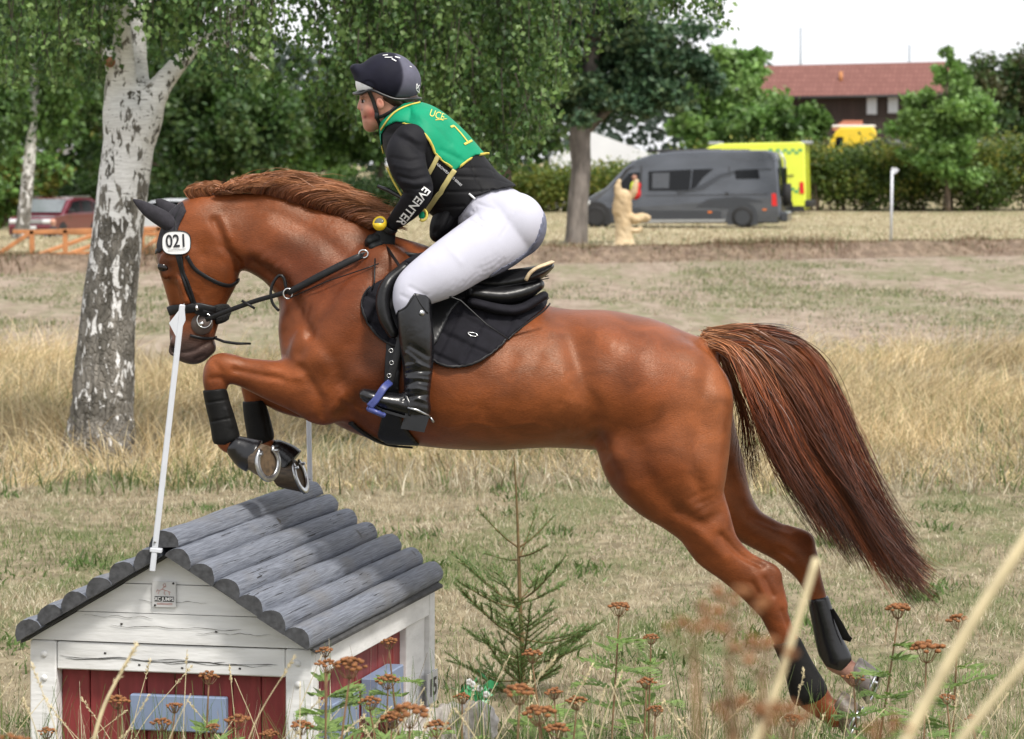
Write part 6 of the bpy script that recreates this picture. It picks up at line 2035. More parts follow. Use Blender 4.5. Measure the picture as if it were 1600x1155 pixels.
MB().tube([P(172, 97, BD - .16), P(172, 97, BD - .20)], [.042, .038], 14).build('sawn_stub', mat('sawn_wood', (.26, .12, .06), rough=.8, var=.3, scale=40), birch, True)
# limbs reaching into the hanging canopy (most of it above the frame)
lm = MB()
rg = random.Random(9)
M_TWIG = mat('dark_twig', (.055, .042, .034), rough=.85, var=.3)
limb_ends = []
for (a, ex, ey, dy) in (((330, 62, .15), 470, -20, .4), ((330, 62, .15), 420, 110, .0), ((214, 20, .25), 520, -120, .8), ((192, 60, -.05), 60, -60, -.6), ((226, -160, .45), 700, -180, .6), ((226, -160, .45), 860, -150, .9),
                        ((192, 20, -.1), -60, -40, .3), ((238, -240, .5), 1000, -160, 1.2), ((182, -160, -.3), 380, -250, -1.2), ((182, -160, -.3), 40, -260, -1.0), ((158, 76, -.12), 90, 70, -.3), ((226, -160, .45), 600, -80, 0.)):
    p0 = P(a[0], a[1], BD + a[2]); e = P(ex, ey, BD + dy)
    mid = p0.lerp(e, .5) + Vector((0, 0, .12 * (e - p0).length))
    D = catmull(np.array([p0[:], p0.lerp(mid, .5)[:], mid[:], mid.lerp(e, .55)[:], e[:]]), 4)
    MB().tube([Vector(q) for q in D], list(np.linspace(.045, .010, len(D))), 7).build('limb', M_BIRCH, birch, True)
    limb_ends.append((p0, mid, e))
# hanging twigs with leaves
def canopy(seed, n_twig, xr, ylow, ytop, dr, lpt, pal, size, name):
    rg = np.random.default_rng(seed)
    x = xr[0] + (xr[1] - xr[0]) * rg.random(n_twig)
    yl = np.interp(x, [p[0] for p in ylow], [p[1] for p in ylow])
    ln = 40 + 150 * rg.random(n_twig)
    y1 = yl - (yl - ytop) * rg.random(n_twig) ** 1.25
    d = BD + dr[0] + (dr[1] - dr[0]) * rg.random(n_twig)
    # lanes of denser foliage with gaps between
    dens = vnoise(x * .012, y1 * .010 + d * .7, 1.0, seed)
    k = rg.random(n_twig) < np.clip((dens - .22) * 3.0, .06, 1)
    x, y1, d, ln = x[k], y1[k], d[k], ln[k]
    tw = MB()
    Cs, cl = [], []
    tone = rg.random(len(x))
    for i in range(len(x)):
        lean = rg.normal(0, 14)
        t = rg.random(lpt) 
        px = x[i] - lean * (1 - t) + rg.normal(0, 6, lpt) + 5 * np.sin(t * 5 + i); py = y1[i] - ln[i] * (1 - t) + rg.normal(0, 4, lpt)
        dd = d[i] + rg.normal(0, .035, lpt)
        Cs.append(np.stack([(px - CX) / F * dd, dd, EYE - (py - HY) / F * dd], 1)); cl.append(np.full(lpt, tone[i]))
        if i % 2 == 0 and y1[i] > -40:
            tw.tube([P(x[i] - lean, y1[i] - ln[i], d[i]), P(x[i] - lean * .4, y1[i] - ln[i] * .45, d[i]), P(x[i], y1[i], d[i])], [.005, .0035, .0015], 3, cap=False)
    C = np.vstack(Cs); cl = np.concatenate(cl)
    leaf_mesh(name, C, size, leaf_cols(pal, len(C), cl, rg, .4), birch, seed, up=.35, aspect=.85, hang=(0, 0, -.9))
    tag(tw.build('twigs', M_TWIG, birch, True), kind='stuff')
BIRCHPAL = [tuple(c * 1.75 for c in q) for q in [(.026, .054, .016), (.036, .072, .020), (.052, .094, .026), (.075, .12, .036), (.10, .15, .05)]]
canopy(61, 620, (-60, 180), [(-60, 130), (60, 140), (130, 150), (180, 120)], -330, (-1.0, 1.2), 26, BIRCHPAL, .050, 'crown')
canopy(62, 800, (225, 560), [(225, 40), (290, 80), (360, 110), (430, 190), (500, 200), (560, 220)], -330, (-.8, 1.4), 26, BIRCHPAL, .050, 'crown')
canopy(65, 260, (120, 420), [(120, 90), (180, 60), (210, 40), (240, 90), (300, 110), (360, 140), (420, 150)], -120, (-1.3, -.4), 24, BIRCHPAL, .050, 'crown')
canopy(63, 1500, (540, 880), [(540, 190), (600, 230), (680, 262), (760, 275), (820, 262), (850, 225), (880, 150)], -330, (-.6, 1.8), 27, BIRCHPAL, .050, 'crown')
canopy(64, 330, (860, 1150), [(860, 150), (900, 110), (960, 60), (1040, 24), (1100, 40), (1150, 60)], -330, (0, 1.8), 24, BIRCHPAL, .050, 'crown')

# ---------------- second birch on the left, farther off
d2 = 93
b2 = thing('birch_tree', P(35, 372, d2), 'slender white birch at the left edge in front of the red car', 'tree')
g = Field((-16.2, d2 - .8, -.3), (-12.6, d2 + .8, 6.0), .05)
g.tube([st(d2, 30, 385, 15, .27), st(d2, 36, 350, 11.5, .21), st(d2, 42, 290, 10, .185), st(d2, 48, 230, 9, .165), st(d2, 54, 170, 7.5, .14), st(d2, 52, 90, 6, .11), st(d2, 48, 60, 5, .09)], .05)
V, Q = g.mesh(1); mk('trunk', V, Q, M_BIRCH, b2)
C, cl, rgn = clump_points([(40, 120, 85, 90), (-20, 160, 70, 110), (90, 150, 60, 90), (30, 30, 100, 70)], d2, 9000, 31, 60, .2)
leaf_mesh('crown', C, .20, leaf_cols(GREENS + LIGHT[:1], len(C), cl, rgn), b2, 31, hang=(0, 0, -1))

# ---------------- Scots pine behind the rider
dp = 77
bg_tree('pine_tree', 'tall pine with grey-brown trunk standing left of the grey van', 'tree', (900, 388), dp,
        [(897, 395, 22), (901, 370, 18), (903, 320, 16.5), (908, 260, 15.5), (906, 215, 17), (915, 150, 13), (930, 60, 11), (940, -40, 9), (945, -160, 5)],
        [(905, 150, 75, 45), (860, 140, 50, 55), (975, 155, 75, 38), (1040, 130, 55, 40), (950, 90, 90, 60), (1020, 60, 80, 40), (870, 70, 60, 60), (1070, 95, 45, 40), (940, 0, 110, 60), (960, -110, 100, 70), (1100, 120, 25, 30)],
        34000, .17, PINE, 41, nclump=190, cr=.17, bark=M_PINEBARK, up=.8)
# ---------------- deciduous trees
GRP = 'trees along the far side of the field'
bg_tree('maple_tree', 'dense dark maple between the birch trunk and the rider', 'tree', (345, 330), 112, [(345, 330, 11), (345, 280, 10), (342, 200, 8), (345, 120, 5)],
        [(340, 190, 95, 85), (290, 240, 60, 55), (400, 240, 70, 55), (350, 130, 80, 50), (420, 170, 60, 60), (260, 180, 40, 60)], 24000, .26, DARK + GREENS[:2], 42, GRP, 130)
bg_tree('oak_tree', 'mid-green tree with pale trunk seen just ahead of the rider chest', 'tree', (600, 320), 150, [(600, 322, 9), (597, 280, 8), (592, 230, 7), (585, 170, 5)],
        [(560, 210, 70, 40), (630, 215, 60, 40), (590, 160, 90, 50), (510, 180, 60, 50), (680, 180, 70, 60)], 15000, .30, GREENS, 43, GRP, 90)
bg_tree('oak_tree', 'pale green tree behind the crest of the horse mane', 'tree', (480, 322), 165, [(480, 322, 8), (482, 280, 7), (478, 230, 5)],
        [(470, 240, 60, 40), (520, 265, 50, 25), (440, 200, 60, 50), (500, 200, 50, 40)], 11000, .32, LIGHT[:2] + GREENS[1:], 44, GRP, 70)
bg_tree('oak_tree', 'dark broad tree behind the rider back and the hanging birch twigs', 'tree', (790, 330), 135, [(790, 330, 10), (790, 260, 9), (780, 180, 7), (770, 60, 5)],
        [(760, 150, 110, 90), (820, 200, 60, 60), (690, 120, 90, 80), (760, 40, 140, 80), (620, 60, 100, 80), (840, 100, 70, 80)], 24000, .32, DARK + GREENS[:2], 45, GRP, 140)
bg_tree('willow_tree', 'light green willow rising behind the yellow ambulance', 'tree', (1135, 300), 168, [(1135, 300, 9), (1135, 240, 8), (1140, 160, 6), (1145, 100, 3)],
        [(1140, 130, 60, 55), (1160, 95, 40, 30), (1100, 170, 50, 50), (1175, 170, 45, 50), (1130, 200, 70, 40), (1075, 205, 35, 35)], 16000, .34, LIGHT, 46, GRP, 80)
bg_tree('hazel_bush', 'mid-green rounded bush tree left of the yellow van roof', 'tree', (1215, 300), 156, [(1215, 300, 6), (1215, 250, 5), (1215, 200, 3)],
        [(1210, 195, 60, 35), (1250, 180, 35, 28), (1160, 205, 45, 28), (1230, 215, 50, 22), (1280, 195, 22, 25)], 11000, .30, GREENS + LIGHT[:1], 47, GRP, 60)
bg_tree('young_maple', 'bright green young tree in front of the red-roofed building', 'tree', (1482, 330), 142, [(1482, 332, 4), (1480, 280, 4), (1478, 200, 3), (1480, 130, 1.5)],
        [(1478, 175, 65, 45), (1490, 130, 35, 30), (1500, 110, 18, 20), (1440, 200, 45, 30), (1515, 205, 42, 35), (1480, 225, 55, 22), (1435, 160, 30, 25), (1530, 165, 28, 28), (1470, 258, 48, 24), (1505, 280, 40, 28), (1440, 246, 30, 20), (1482, 88, 10, 14)], 13000, .26, LIGHT + GREENS[2:], 48, GRP, 80)
bg_tree('oak_tree', 'dark green tree crowding the right edge beside the building', 'tree', (1560, 330), 200, [(1560, 300, 9), (1560, 220, 7), (1560, 140, 5)],
        [(1560, 140, 60, 50), (1600, 110, 60, 40), (1520, 130, 40, 35), (1590, 190, 60, 40), (1535, 180, 45, 35), (1640, 150, 60, 60)], 15000, .36, DARK + [(.07, .07, .03)], 49, GRP, 80)
bg_tree('hazel_bush', 'yellow-green bush at the left edge behind the slender birch', 'tree', (10, 350), 120, [(10, 352, 6), (10, 310, 5), (8, 260, 3)],
        [(5, 280, 40, 55), (-30, 240, 60, 80), (30, 320, 25, 25), (80, 270, 40, 30), (-10, 330, 40, 25)], 9000, .26, LIGHT[:2] + [(.15, .15, .03), (.10, .12, .02)], 50, GRP, 60)
bg_tree('hazel_bush', 'green bush with yellow tips left of the grey shed', 'tree', (85, 335), 150, [(85, 336, 5), (85, 290, 4), (88, 260, 3)],
        [(95, 262, 45, 30), (70, 290, 35, 30), (120, 235, 60, 40), (160, 210, 60, 60)], 10000, .30, GREENS + [(.16, .16, .03)], 51, GRP, 60)
bg_tree('oak_tree', 'dark tree beyond the fork of the birch trunk', 'tree', (200, 330), 140, [(200, 330, 9), (200, 250, 8), (200, 150, 6)],
        [(190, 250, 60, 50), (230, 160, 90, 80), (130, 140, 90, 80), (250, 260, 40, 30), (60, 120, 90, 90), (200, 60, 130, 80), (-20, 60, 90, 100)], 24000, .30, DARK + GREENS[:2], 52, GRP, 130)

# ---------------- hedge
def hedge(name, label, x0, x1, d0, d1, top, n, pal, seed):
    rg = np.random.default_rng(seed)
    base = P((x0 + x1) / 2, HY + EYE / d0 * F, d0)
    h = thing(name, base, label, 'hedge')
    nc = 420
    cx = x0 + (x1 - x0) * rg.random(nc); u = rg.random(nc)
    dd = d0 + (d1 - d0) * rg.random(nc)
    X = (cx - CX) / F * dd
    zt = np.interp(cx, [p[0] for p in top], [EYE - (p[1] - HY) / F * d0 for p in top])
    gz = terrain(X, dd)
    zc = gz + (zt - gz) * np.sqrt(u) * (.86 + .16 * rg.random(nc))
    k = rg.integers(0, nc, n)
    C = np.stack([X[k], dd[k], zc[k]], 1) + rg.normal(0, 1, (n, 3)) * np.array([.42, .36, .30])
    C[:, 2] = np.maximum(C[:, 2], terrain(C[:, 0], C[:, 1]) + .02)
    tone = rg.random(nc)[k]
    leaf_mesh('foliage', C, .17, leaf_cols(pal, n, tone, rg, .5), h, seed, up=.4)
    m_ = MB()
    for i in range(0, nc, 6):
        m_.tube([(X[i], dd[i], gz[i] - .05), (X[i] + rg.normal(0, .1), dd[i], zc[i])], [.05, .02], 5)
    tag(m_.build('stems', M_BARK, h), kind='stuff')
    return h
hedge('hedge', 'long dense hedge with yellowing leaves beyond the pasture, right of the ambulance', 1180, 1680, 144, 147.5, [(1180, 240), (1270, 232), (1340, 234), (1420, 230), (1500, 228), (1560, 224), (1620, 214), (1680, 214)], 52000, HEDGE, 71)
hedge('hedge', 'dark hedge on the left beyond the low timber rail and the red car', -60, 720, 147, 151, [(-60, 268), (60, 270), (160, 282), (300, 276), (420, 284), (520, 290), (620, 280), (720, 262)], 42000, DARK + GREENS[:2], 73)
hedge('hedge', 'lower yellow-green hedge behind the pine trunk and the white tent', 700, 1180, 141, 144, [(700, 262), (800, 268), (860, 272), (930, 272), (1000, 268), (1040, 254), (1100, 246), (1180, 238)], 42000, HEDGE[1:] + [(.13, .16, .03)], 72)
# far wood that closes the horizon
x = (RNG.random(26000) * 2 - 1) * 140; y = 330 + 40 * RNG.random(26000); z = (9 + 4 * vnoise(x, y * 0, .05, 30) + 3 * vnoise(x, y * 0, .2, 31)) * RNG.random(26000) ** .6
z = z * np.where((x > 30), .85, 1.0)
tag(leaf_mesh('far_wood', np.stack([x, y, z], 1), 1.2, np.array([.035, .058, .040])[None] * (.7 + .6 * RNG.random((26000, 1))), None, 90), 'dark far-off wood closing the horizon', 'wood', kind='stuff')
# ================================================================== VEHICLES AND BUILDINGS
M_GLASS = mat('dark_window_glass', (.006, .007, .009), rough=.12, var=.2, spec=.3)
M_TYRE = mat('tyre_rubber', (.014, .014, .015), rough=.8, var=.2)
M_RIM = mat('dark_rim', (.05, .05, .055), rough=.35, var=.2, metal=.6)
M_SILVER = mat('silver_rim', (.45, .46, .47), rough=.35, var=.2, metal=.8)
M_TRIM = mat('black_trim', (.018, .018, .020), rough=.6, var=.2)
M_TAIL = mat('red_tail_lamp', (.62, .02, .02), rough=.25, var=.1)
M_ORANGE = mat('orange_marker', (.75, .18, .02), rough=.3, var=.1)
M_LAMP = mat('clear_headlamp', (.72, .74, .76), rough=.15, var=.1)
def paint(name, col, rough=.3): return mat(name, col, rough=rough, var=.05, scale=2, coat=.35)

class Car:
    """vehicle in its own frame: a forward, b to the left of the driver, z up; placed by yaw at a ground point"""
    def __init__(s, name, label, cat_, loc, yaw, group=None):
        s.o = thing(name, loc, label, cat_, group)
        s.L = Vector(loc); c, n = math.cos(yaw), math.sin(yaw)
        s.A = Vector((c, n, 0)); s.B = Vector((-n, c, 0))
    def p(s, a, b, z): return s.L + s.A * a + s.B * b + Vector((0, 0, z))
    def body(s, prof, W, m, name='body', tumble=.0, zt=0, inset=.05, slices=((-1, 1), (-.965, .45), (-.90, 0), (.90, 0), (.965, .45), (1, 1))):
        n = len(prof)
        ca = sum(p[0] for p in prof) / n; cz = sum(p[1] for p in prof) / n
        V, Fc = [], []
        for t, k in slices:
            for a, z in prof:
                r = math.hypot(a - ca, z - cz) + 1e-6
                ia, iz = a - (a - ca) / r * inset * k, z - (z - cz) / r * inset * k
                w = W / 2 * t * (1 - tumble * max(0, z - zt))
                V.append(s.p(ia, w, iz))
        for i in range(len(slices) - 1):
            for k in range(n):
                Fc.append((i * n + k, i * n + (k + 1) % n, (i + 1) * n + (k + 1) % n, (i + 1) * n + k))
        Fc.append(list(range(n))[::-1]); Fc.append([(len(slices) - 1) * n + k for k in range(n)])
        return mk(name, V, Fc, m, s.o, False)
    def side(s, poly, b, name, m, th=.012, par=None, lean=0.0, z0=0.0):
        sg = 1 if b > 0 else -1
        f = lambda a, z, y: s.p(a, b - sg * lean * max(0, z - z0) + sg * y, z)
        return MB().prism(poly, -.01, th, f).build(name, m, par or s.o)
    def wheel(s, a, b, r, w, m=None):
        sg = 1 if b > 0 else -1
        n = 24
        prof = [(-w, r * .80), (-w, r * .97), (-w * .8, r), (-w * .2, r), (0, r * .97), (0, r * .68)]
        V, Fc = [], []
        for i in range(n):
            t = 2 * math.pi * i / n
            for (y, q) in prof: V.append(s.p(a + q * math.cos(t), b + sg * y, r + q * math.sin(t)))
        k = len(prof)
        for i in range(n):
            for j in range(k - 1): Fc.append((i * k + j, ((i + 1) % n) * k + j, ((i + 1) % n) * k + j + 1, i * k + j + 1))
        wh = mk('wheel', V, Fc, M_TYRE, s.o, True)
        rb = MB()
        for i in range(5):
            t = 2 * math.pi * i / 5
            d_ = lambda q, tt: s.p(a + q * math.cos(tt), b - sg * .02, r + q * math.sin(tt))
            rb.add([d_(.04, t - 1.2), d_(r * .67, t - .22), d_(r * .67, t + .22), d_(.04, t + 1.2)], [(0, 1, 2, 3)])
        n2 = 20
        ring = [s.p(a + r * .68 * math.cos(6.283 * i / n2), b - sg * .05, r + r * .68 * math.sin(6.283 * i / n2)) for i in range(n2)]
        rb.build('rim', m or M_SILVER, wh)
        mk('hub_well', ring, [list(range(n2))], M_TRIM, wh, False)
        return wh
    def box(s, c, size, name, m, bev=.02, par=None):
        M = Matrix((s.A, s.B, Vector((0, 0, 1)))).transposed()
        return MB().box(s.p(*c), size, M, bev).build(name, m, par or s.o)

# ---------------- grey camper van
vd, vs = 109.0, 5000 / 109.0
vz = float(terrain(6.0, vd))
van = Car('camper_van', 'dark grey camper van with spare wheel parked in front of the yellow ambulance', 'van', P(1070, HY + (EYE - vz) * vs, vd), math.pi - R(9.5))
def vp(px, py): return ((1070 - px) / vs * 1.03, (357.5 - py) / vs)
M_VGREY = mat('metallic_grey_paint', (.10, .11, .13), rough=.25, var=.25, scale=.7, coat=.9, metal=.6, stretch=(1, 1, 3)); M_VDARK = paint('dark_grey_decor', (.035, .040, .050))
VW = 2.05
prof = [vp(*q) for q in ((922, 349), (920, 333), (921, 322), (926, 313), (940, 304), (955, 296), (966, 284), (984, 264), (1000, 252), (1026, 243), (1060, 238.5), (1120, 237), (1196, 237.5), (1209, 241), (1214, 252), (1217, 280), (1219, 310), (1220, 340), (1216, 350), (1180, 350), (950, 351))]
vb = van.body(prof, VW, M_VGREY, tumble=.055, zt=1.3, inset=.10)
LN = VW / 2 * .055
def vside(pts, name, m, b=1, th=.012, par=None): return van.side([vp(*q) for q in pts], b * VW / 2, name, m, th, par, lean=LN, z0=1.3)
for b in (1, -1):
    vside([(973, 301), (976, 290), (990, 273), (1007, 271), (1007, 302)], 'driver_window', M_GLASS, b)
    vside([(1020, 300), (1020, 270), (1085, 267), (1082, 299), (1060, 300)], 'side_window', M_GLASS, b)
    vside([(1084, 299), (1087, 267), (1118, 266), (1102, 280), (1092, 294)], 'side_window', M_GLASS, b)
    vside([(1152, 282), (1150, 269), (1185, 267), (1188, 281)], 'rear_window', M_GLASS, b)
    vside([(1060, 301), (1100, 291), (1126, 275), (1158, 266), (1205, 265), (1205, 268), (1160, 270), (1130, 280), (1104, 298), (1066, 305)], 'decor_stripe', M_VDARK, b, .006)
    vside([(1090, 326), (1110, 313), (1150, 309), (1175, 311), (1195, 318), (1160, 318), (1140, 328)], 'decor_stripe', M_VDARK, b, .006)
    vside([(922, 349), (921, 332), (935, 326), (1010, 328), (1010, 350)], 'lower_cladding', M_VDARK, b, .008)
    vside([(1010, 349), (1010, 330), (1130, 331), (1130, 349)], 'lower_cladding', M_VDARK, b, .007)
    vside([(975, 350), (975, 345), (1136, 344), (1136, 348)], 'side_step', M_SILVER, b, .05)
    vside([(1008, 350), (1008, 262), (1010, 262), (1010, 350)], 'door_seam', M_TRIM, b, .004)
    vside([(1015, 308), (1015, 307), (1200, 305), (1200, 306.4)], 'body_crease', M_TRIM, b, .004)
    vside([(1212, 304), (1206, 304), (1206, 323), (1214, 323)], 'tail_lamp', M_TAIL, b, .02)
    for (x, y) in ((1113, 333), (1195, 329)): vside([(x - 3, y + 1.2), (x - 3, y - 1.2), (x + 3, y - 1.2), (x + 3, y + 1.2)], 'side_marker', M_ORANGE, b, .02)
    vside([(922, 322), (924, 317), (930, 315), (932, 318), (927, 326)], 'headlamp', M_LAMP, b, .03)
    for (x, a0) in ((940, .0), (1162, .0)):
        aa, _ = vp(x, 0)
        arc = [(aa + .52 * math.cos(t), .36 + .52 * math.sin(t)) for t in np.linspace(0, math.pi, 16)]
        van.side(arc + [(aa - .52, .1), (aa + .52, .1)], b * (VW / 2), 'wheel_arch', M_VDARK if x > 1000 else M_TRIM, .018, lean=0)
        van.wheel(aa, b * (VW / 2 + .03), .37, .24, M_RIM)
    van.box((vp(977, 300)[0] + .05, b * (VW / 2 + .16), 1.42), (.16, .24, .32), 'mirror', M_TRIM, .04)
van.box((-.55, .72, 2.60), (3.5, .16, .10), 'awning', M_TRIM, .03)
van.box((-.6, -.2, 2.62), (1.2, .8, .10), 'roof_hatch', M_TRIM, .03)
ra = vp(1219, 0)[0]
van.box((ra - .10, 0, .38), (.26, VW * .96, .34), 'rear_bumper', M_VDARK, .05)
van.box((ra - .06, .2, 1.55), (.06, 1.5, 1.0), 'rear_door_window', M_GLASS, .02)
sw = MB(); sw.tube([van.p(ra - .06, .45, 1.12), van.p(ra - .30, .45, 1.12)], [.38, .38], 24); sw.build('spare_wheel', M_TYRE, van.o, True)
ld = MB()
for b in (-.55, -.2): ld.tube([van.p(ra - .08, b, .8), van.p(ra - .02, b, 2.3), van.p(ra + .15, b, 2.62)], .02, 6)
for z in (1.0, 1.3, 1.6, 1.9, 2.2): ld.tube([van.p(ra - .06, -.55, z), van.p(ra - .06, -.2, z)], .015, 6)
ld.build('ladder', M_SILVER, van.o, True)
wq = [van.p(*[vp(968, 283)[0] + .06, b, vp(968, 283)[1]]) for b in (-.86, .86)] + [van.p(vp(998, 254)[0] + .05, b, vp(998, 254)[1]) for b in (.78, -.78)]
wn_ = (wq[1] - wq[0]).cross(wq[3] - wq[0]).normalized(); wn_ = wn_ if wn_.z > 0 else -wn_
mk('windscreen', [q + wn_ * .03 for q in wq], [(0, 1, 2, 3)], M_GLASS, van.o, False)
for b in (1, -1):
    vside([(966, 300), (984, 268), (990, 264), (1000, 262), (990, 268), (974, 290), (971, 302)], 'pillar', M_TRIM, b, .008)
    vside([(1141, 350), (1141, 262), (1142.4, 262), (1142.4, 350)], 'door_seam', M_TRIM, b, .004)
    vside([(1026, 296), (1026, 273), (1052, 272), (1051, 296)], 'painted_reflection', mat('window_reflection', (.05, .055, .065), rough=.1, var=.2, spec=.8), b, .016)  # lighter panel on the glass stands in for a reflection
    vside([(1136, 307), (1136, 303), (1141, 303), (1141, 307)], 'door_handle', M_TRIM, b, .03)
# driver leaning in the open window
dr = thing('person', van.p(vp(995, 300)[0], VW / 2 - .25, .6), 'driver in red top and yellow vest sitting at the window of the grey van', 'person')
g = Field(van.p(vp(998, 0)[0], VW / 2 - .05, 1.2) - Vector((.5, .4, .4)), van.p(vp(998, 0)[0], VW / 2 - .05, 1.8) + Vector((.5, .4, .5)), .02)
c0 = van.p(vp(1000, 0)[0], VW / 2 - .04, 0)
g.chain([c0 + Vector((0, 0, 1.15)), c0 + Vector((0, 0, 1.42)), c0 + Vector((0, 0, 1.50))], [.20, .17, .08], .06)
g.chain([c0 + Vector((.12, -.05, 1.45)), c0 + Vector((.02, -.16, 1.22)), c0 + Vector((-.22, -.12, 1.20))], [.07, .055, .045], .04)
g.chain([c0 + Vector((0, 0, 1.5)), c0 + Vector((-.02, 0, 1.60)), c0 + Vector((-.03, -.01, 1.69))], [.06, .055, .095], .03)
V, Q = g.mesh(1)
mk('body', V, Q, mat('driver_clothes', (.5, .02, .02), rough=.8, var=.1, vcol=True), dr, True, np.where(V[:, 2:] > c0.z + 1.56, np.array([.38, .20, .14]), np.where((V[:, :1] < c0.x - .02) & (V[:, 2:] > c0.z + 1.26), np.array([.6, .7, .05]), np.array([.55, .02, .02]))))

# ---------------- yellow ambulance behind
ad = 137.0; as_ = 5000 / ad
az = float(terrain(10, ad))
amb = Car('ambulance', 'bright yellow ambulance with green checks standing behind the grey van', 'ambulance', P(1160, HY + (EYE - az) * as_, ad), math.pi - R(11))
M_AMB = paint('fluorescent_yellow_paint', (.66, .74, .06)); M_CHK = paint('green_check_film', (.03, .30, .13))
AWD = 2.15
def ap(px, py): return ((1160 - px) / as_ * 1.03, (334 - py) / as_)
prof = [ap(*q) for q in ((1060, 328), (1058, 300), (1064, 290), (1082, 284), (1096, 258), (1104, 240), (1112, 230), (1130, 225), (1250, 222), (1258, 226), (1260, 300), (1260, 326), (1256, 328))]
amb.body(prof, AWD, M_AMB, tumble=.04, zt=1.4, inset=.08)
for b in (1, -1):
    for i in range(9):
        for j in range(2):
            if (i + j) % 2: continue
            x0 = 1204 + i * 5.6; y0 = 233 + j * 4
            amb.side([ap(*q) for q in ((x0, y0 + 4), (x0, y0), (x0 + 5.6, y0), (x0 + 5.6, y0 + 4))], b * AWD / 2, 'check', M_CHK, .006, lean=AWD / 2 * .04, z0=1.4)
            y1 = 293 + j * 4
            amb.side([ap(*q) for q in ((x0, y1 + 4), (x0, y1), (x0 + 5.6, y1), (x0 + 5.6, y1 + 4))], b * AWD / 2, 'check', M_CHK, .006, lean=0)
    amb.side([ap(*q) for q in ((1228, 275), (1228, 273.6), (1242, 273), (1242, 274.4))], b * AWD / 2, 'handle', M_TRIM, .03)
    amb.side([ap(*q) for q in ((1251, 302), (1251, 284), (1257, 284), (1258, 302))], b * AWD / 2, 'tail_lamp', M_TAIL, .03)
    amb.side([ap(*q) for q in ((1060, 330), (1060, 322), (1258, 321), (1258, 330))], b * AWD / 2, 'sill', M_TRIM, .02)
    for x in (1085, 1228): amb.wheel(ap(x, 0)[0], b * (AWD / 2 + .02), .37, .24)
    amb.box((ap(1262, 0)[0] + .1, b * (AWD / 2 - .25), .75), (.06, .16, .34), 'tail_lamp', M_TAIL, .02)
amb.box((ap(1258, 0)[0], 0, 3.03), (.4, AWD * .8, .16), 'light_bar', M_SILVER, .05)
amb.box((ap(1120, 0)[0], 0, 3.0), (.5, AWD * .7, .16), 'light_bar', M_SILVER, .05)
amb.box((ap(1262, 0)[0] - .02, 0, .45), (.3, AWD, .3), 'rear_bumper', M_TRIM, .05)

# ---------------- yellow van and dark car beyond the hedge
def small_van(name, label, cat_, px, d, yaw, m, W, prof, windows, wheels=(.9, -.9), r=.33, zoff=0.0, roof=None):
    X = (px - CX) / F * d
    v = Car(name, label, cat_, Vector((X, d, float(terrain(X, d)) + zoff)), yaw, 'vehicles parked beyond the hedge')
    v.body(prof, W, m, tumble=.06, zt=.9, inset=.08)
    for b in (1, -1):
        for w in windows: v.side(w, b * W / 2, 'window', M_GLASS, .012, lean=W / 2 * .06, z0=.9)
        for a in wheels: v.wheel(a, b * (W / 2 + .01), r, .2)
    return v
vprof = [(2.3, .3), (2.35, .8), (2.2, 1.1), (1.6, 1.3), (1.0, 1.95), (.6, 2.15), (-2.0, 2.2), (-2.3, 2.0), (-2.4, .9), (-2.35, .3)]
yv = small_van('yellow_van', 'yellow van with white roof showing above the hedge', 'van', 1325, 163, math.pi - R(8), paint('yellow_van_paint', (.75, .52, .02)), 1.95,
          [(a * .62, z * 1.10) for a, z in vprof], [[(1.0 * .62, 1.45), (.9 * .62, 1.9), (.2, 1.9), (.2, 1.45)]], wheels=(.85, -.85))
yv.box((-.3, 0, 2.44), (2.2, 1.5, .14), 'roof_rack', mat('white_roof', (.7, .66, .6), rough=.5, var=.05), .05)
cprof = [(2.1, .25), (2.15, .6), (2.0, .85), (1.1, .98), (.5, 1.40), (-.2, 1.5), (-1.3, 1.46), (-2.0, 1.05), (-2.15, .9), (-2.12, .28)]
small_van('parked_car', 'dark car roof showing above the hedge beside the yellow van', 'car', 1368, 158, math.pi - R(10), paint('black_car_paint', (.02, .022, .026)), 1.8, [(a * .85, z * 1.25) for a, z in cprof],
          [[(.5, 1.3), (.2, 1.72), (-.6, 1.76), (-.9, 1.3)]], wheels=(1.1, -1.1))
small_van('parked_car', 'white car glimpsed behind the ears of the horse', 'car', 265, 128, math.pi - R(15), paint('white_car_paint', (.55, .57, .60)), 1.8, cprof, [[(.9, 1.0), (.45, 1.34), (-.2, 1.42), (-.2, 1.0)], [(-.3, 1.0), (-.3, 1.42), (-1.2, 1.38), (-1.5, 1.0)]], wheels=(1.3, -1.3), r=.31)

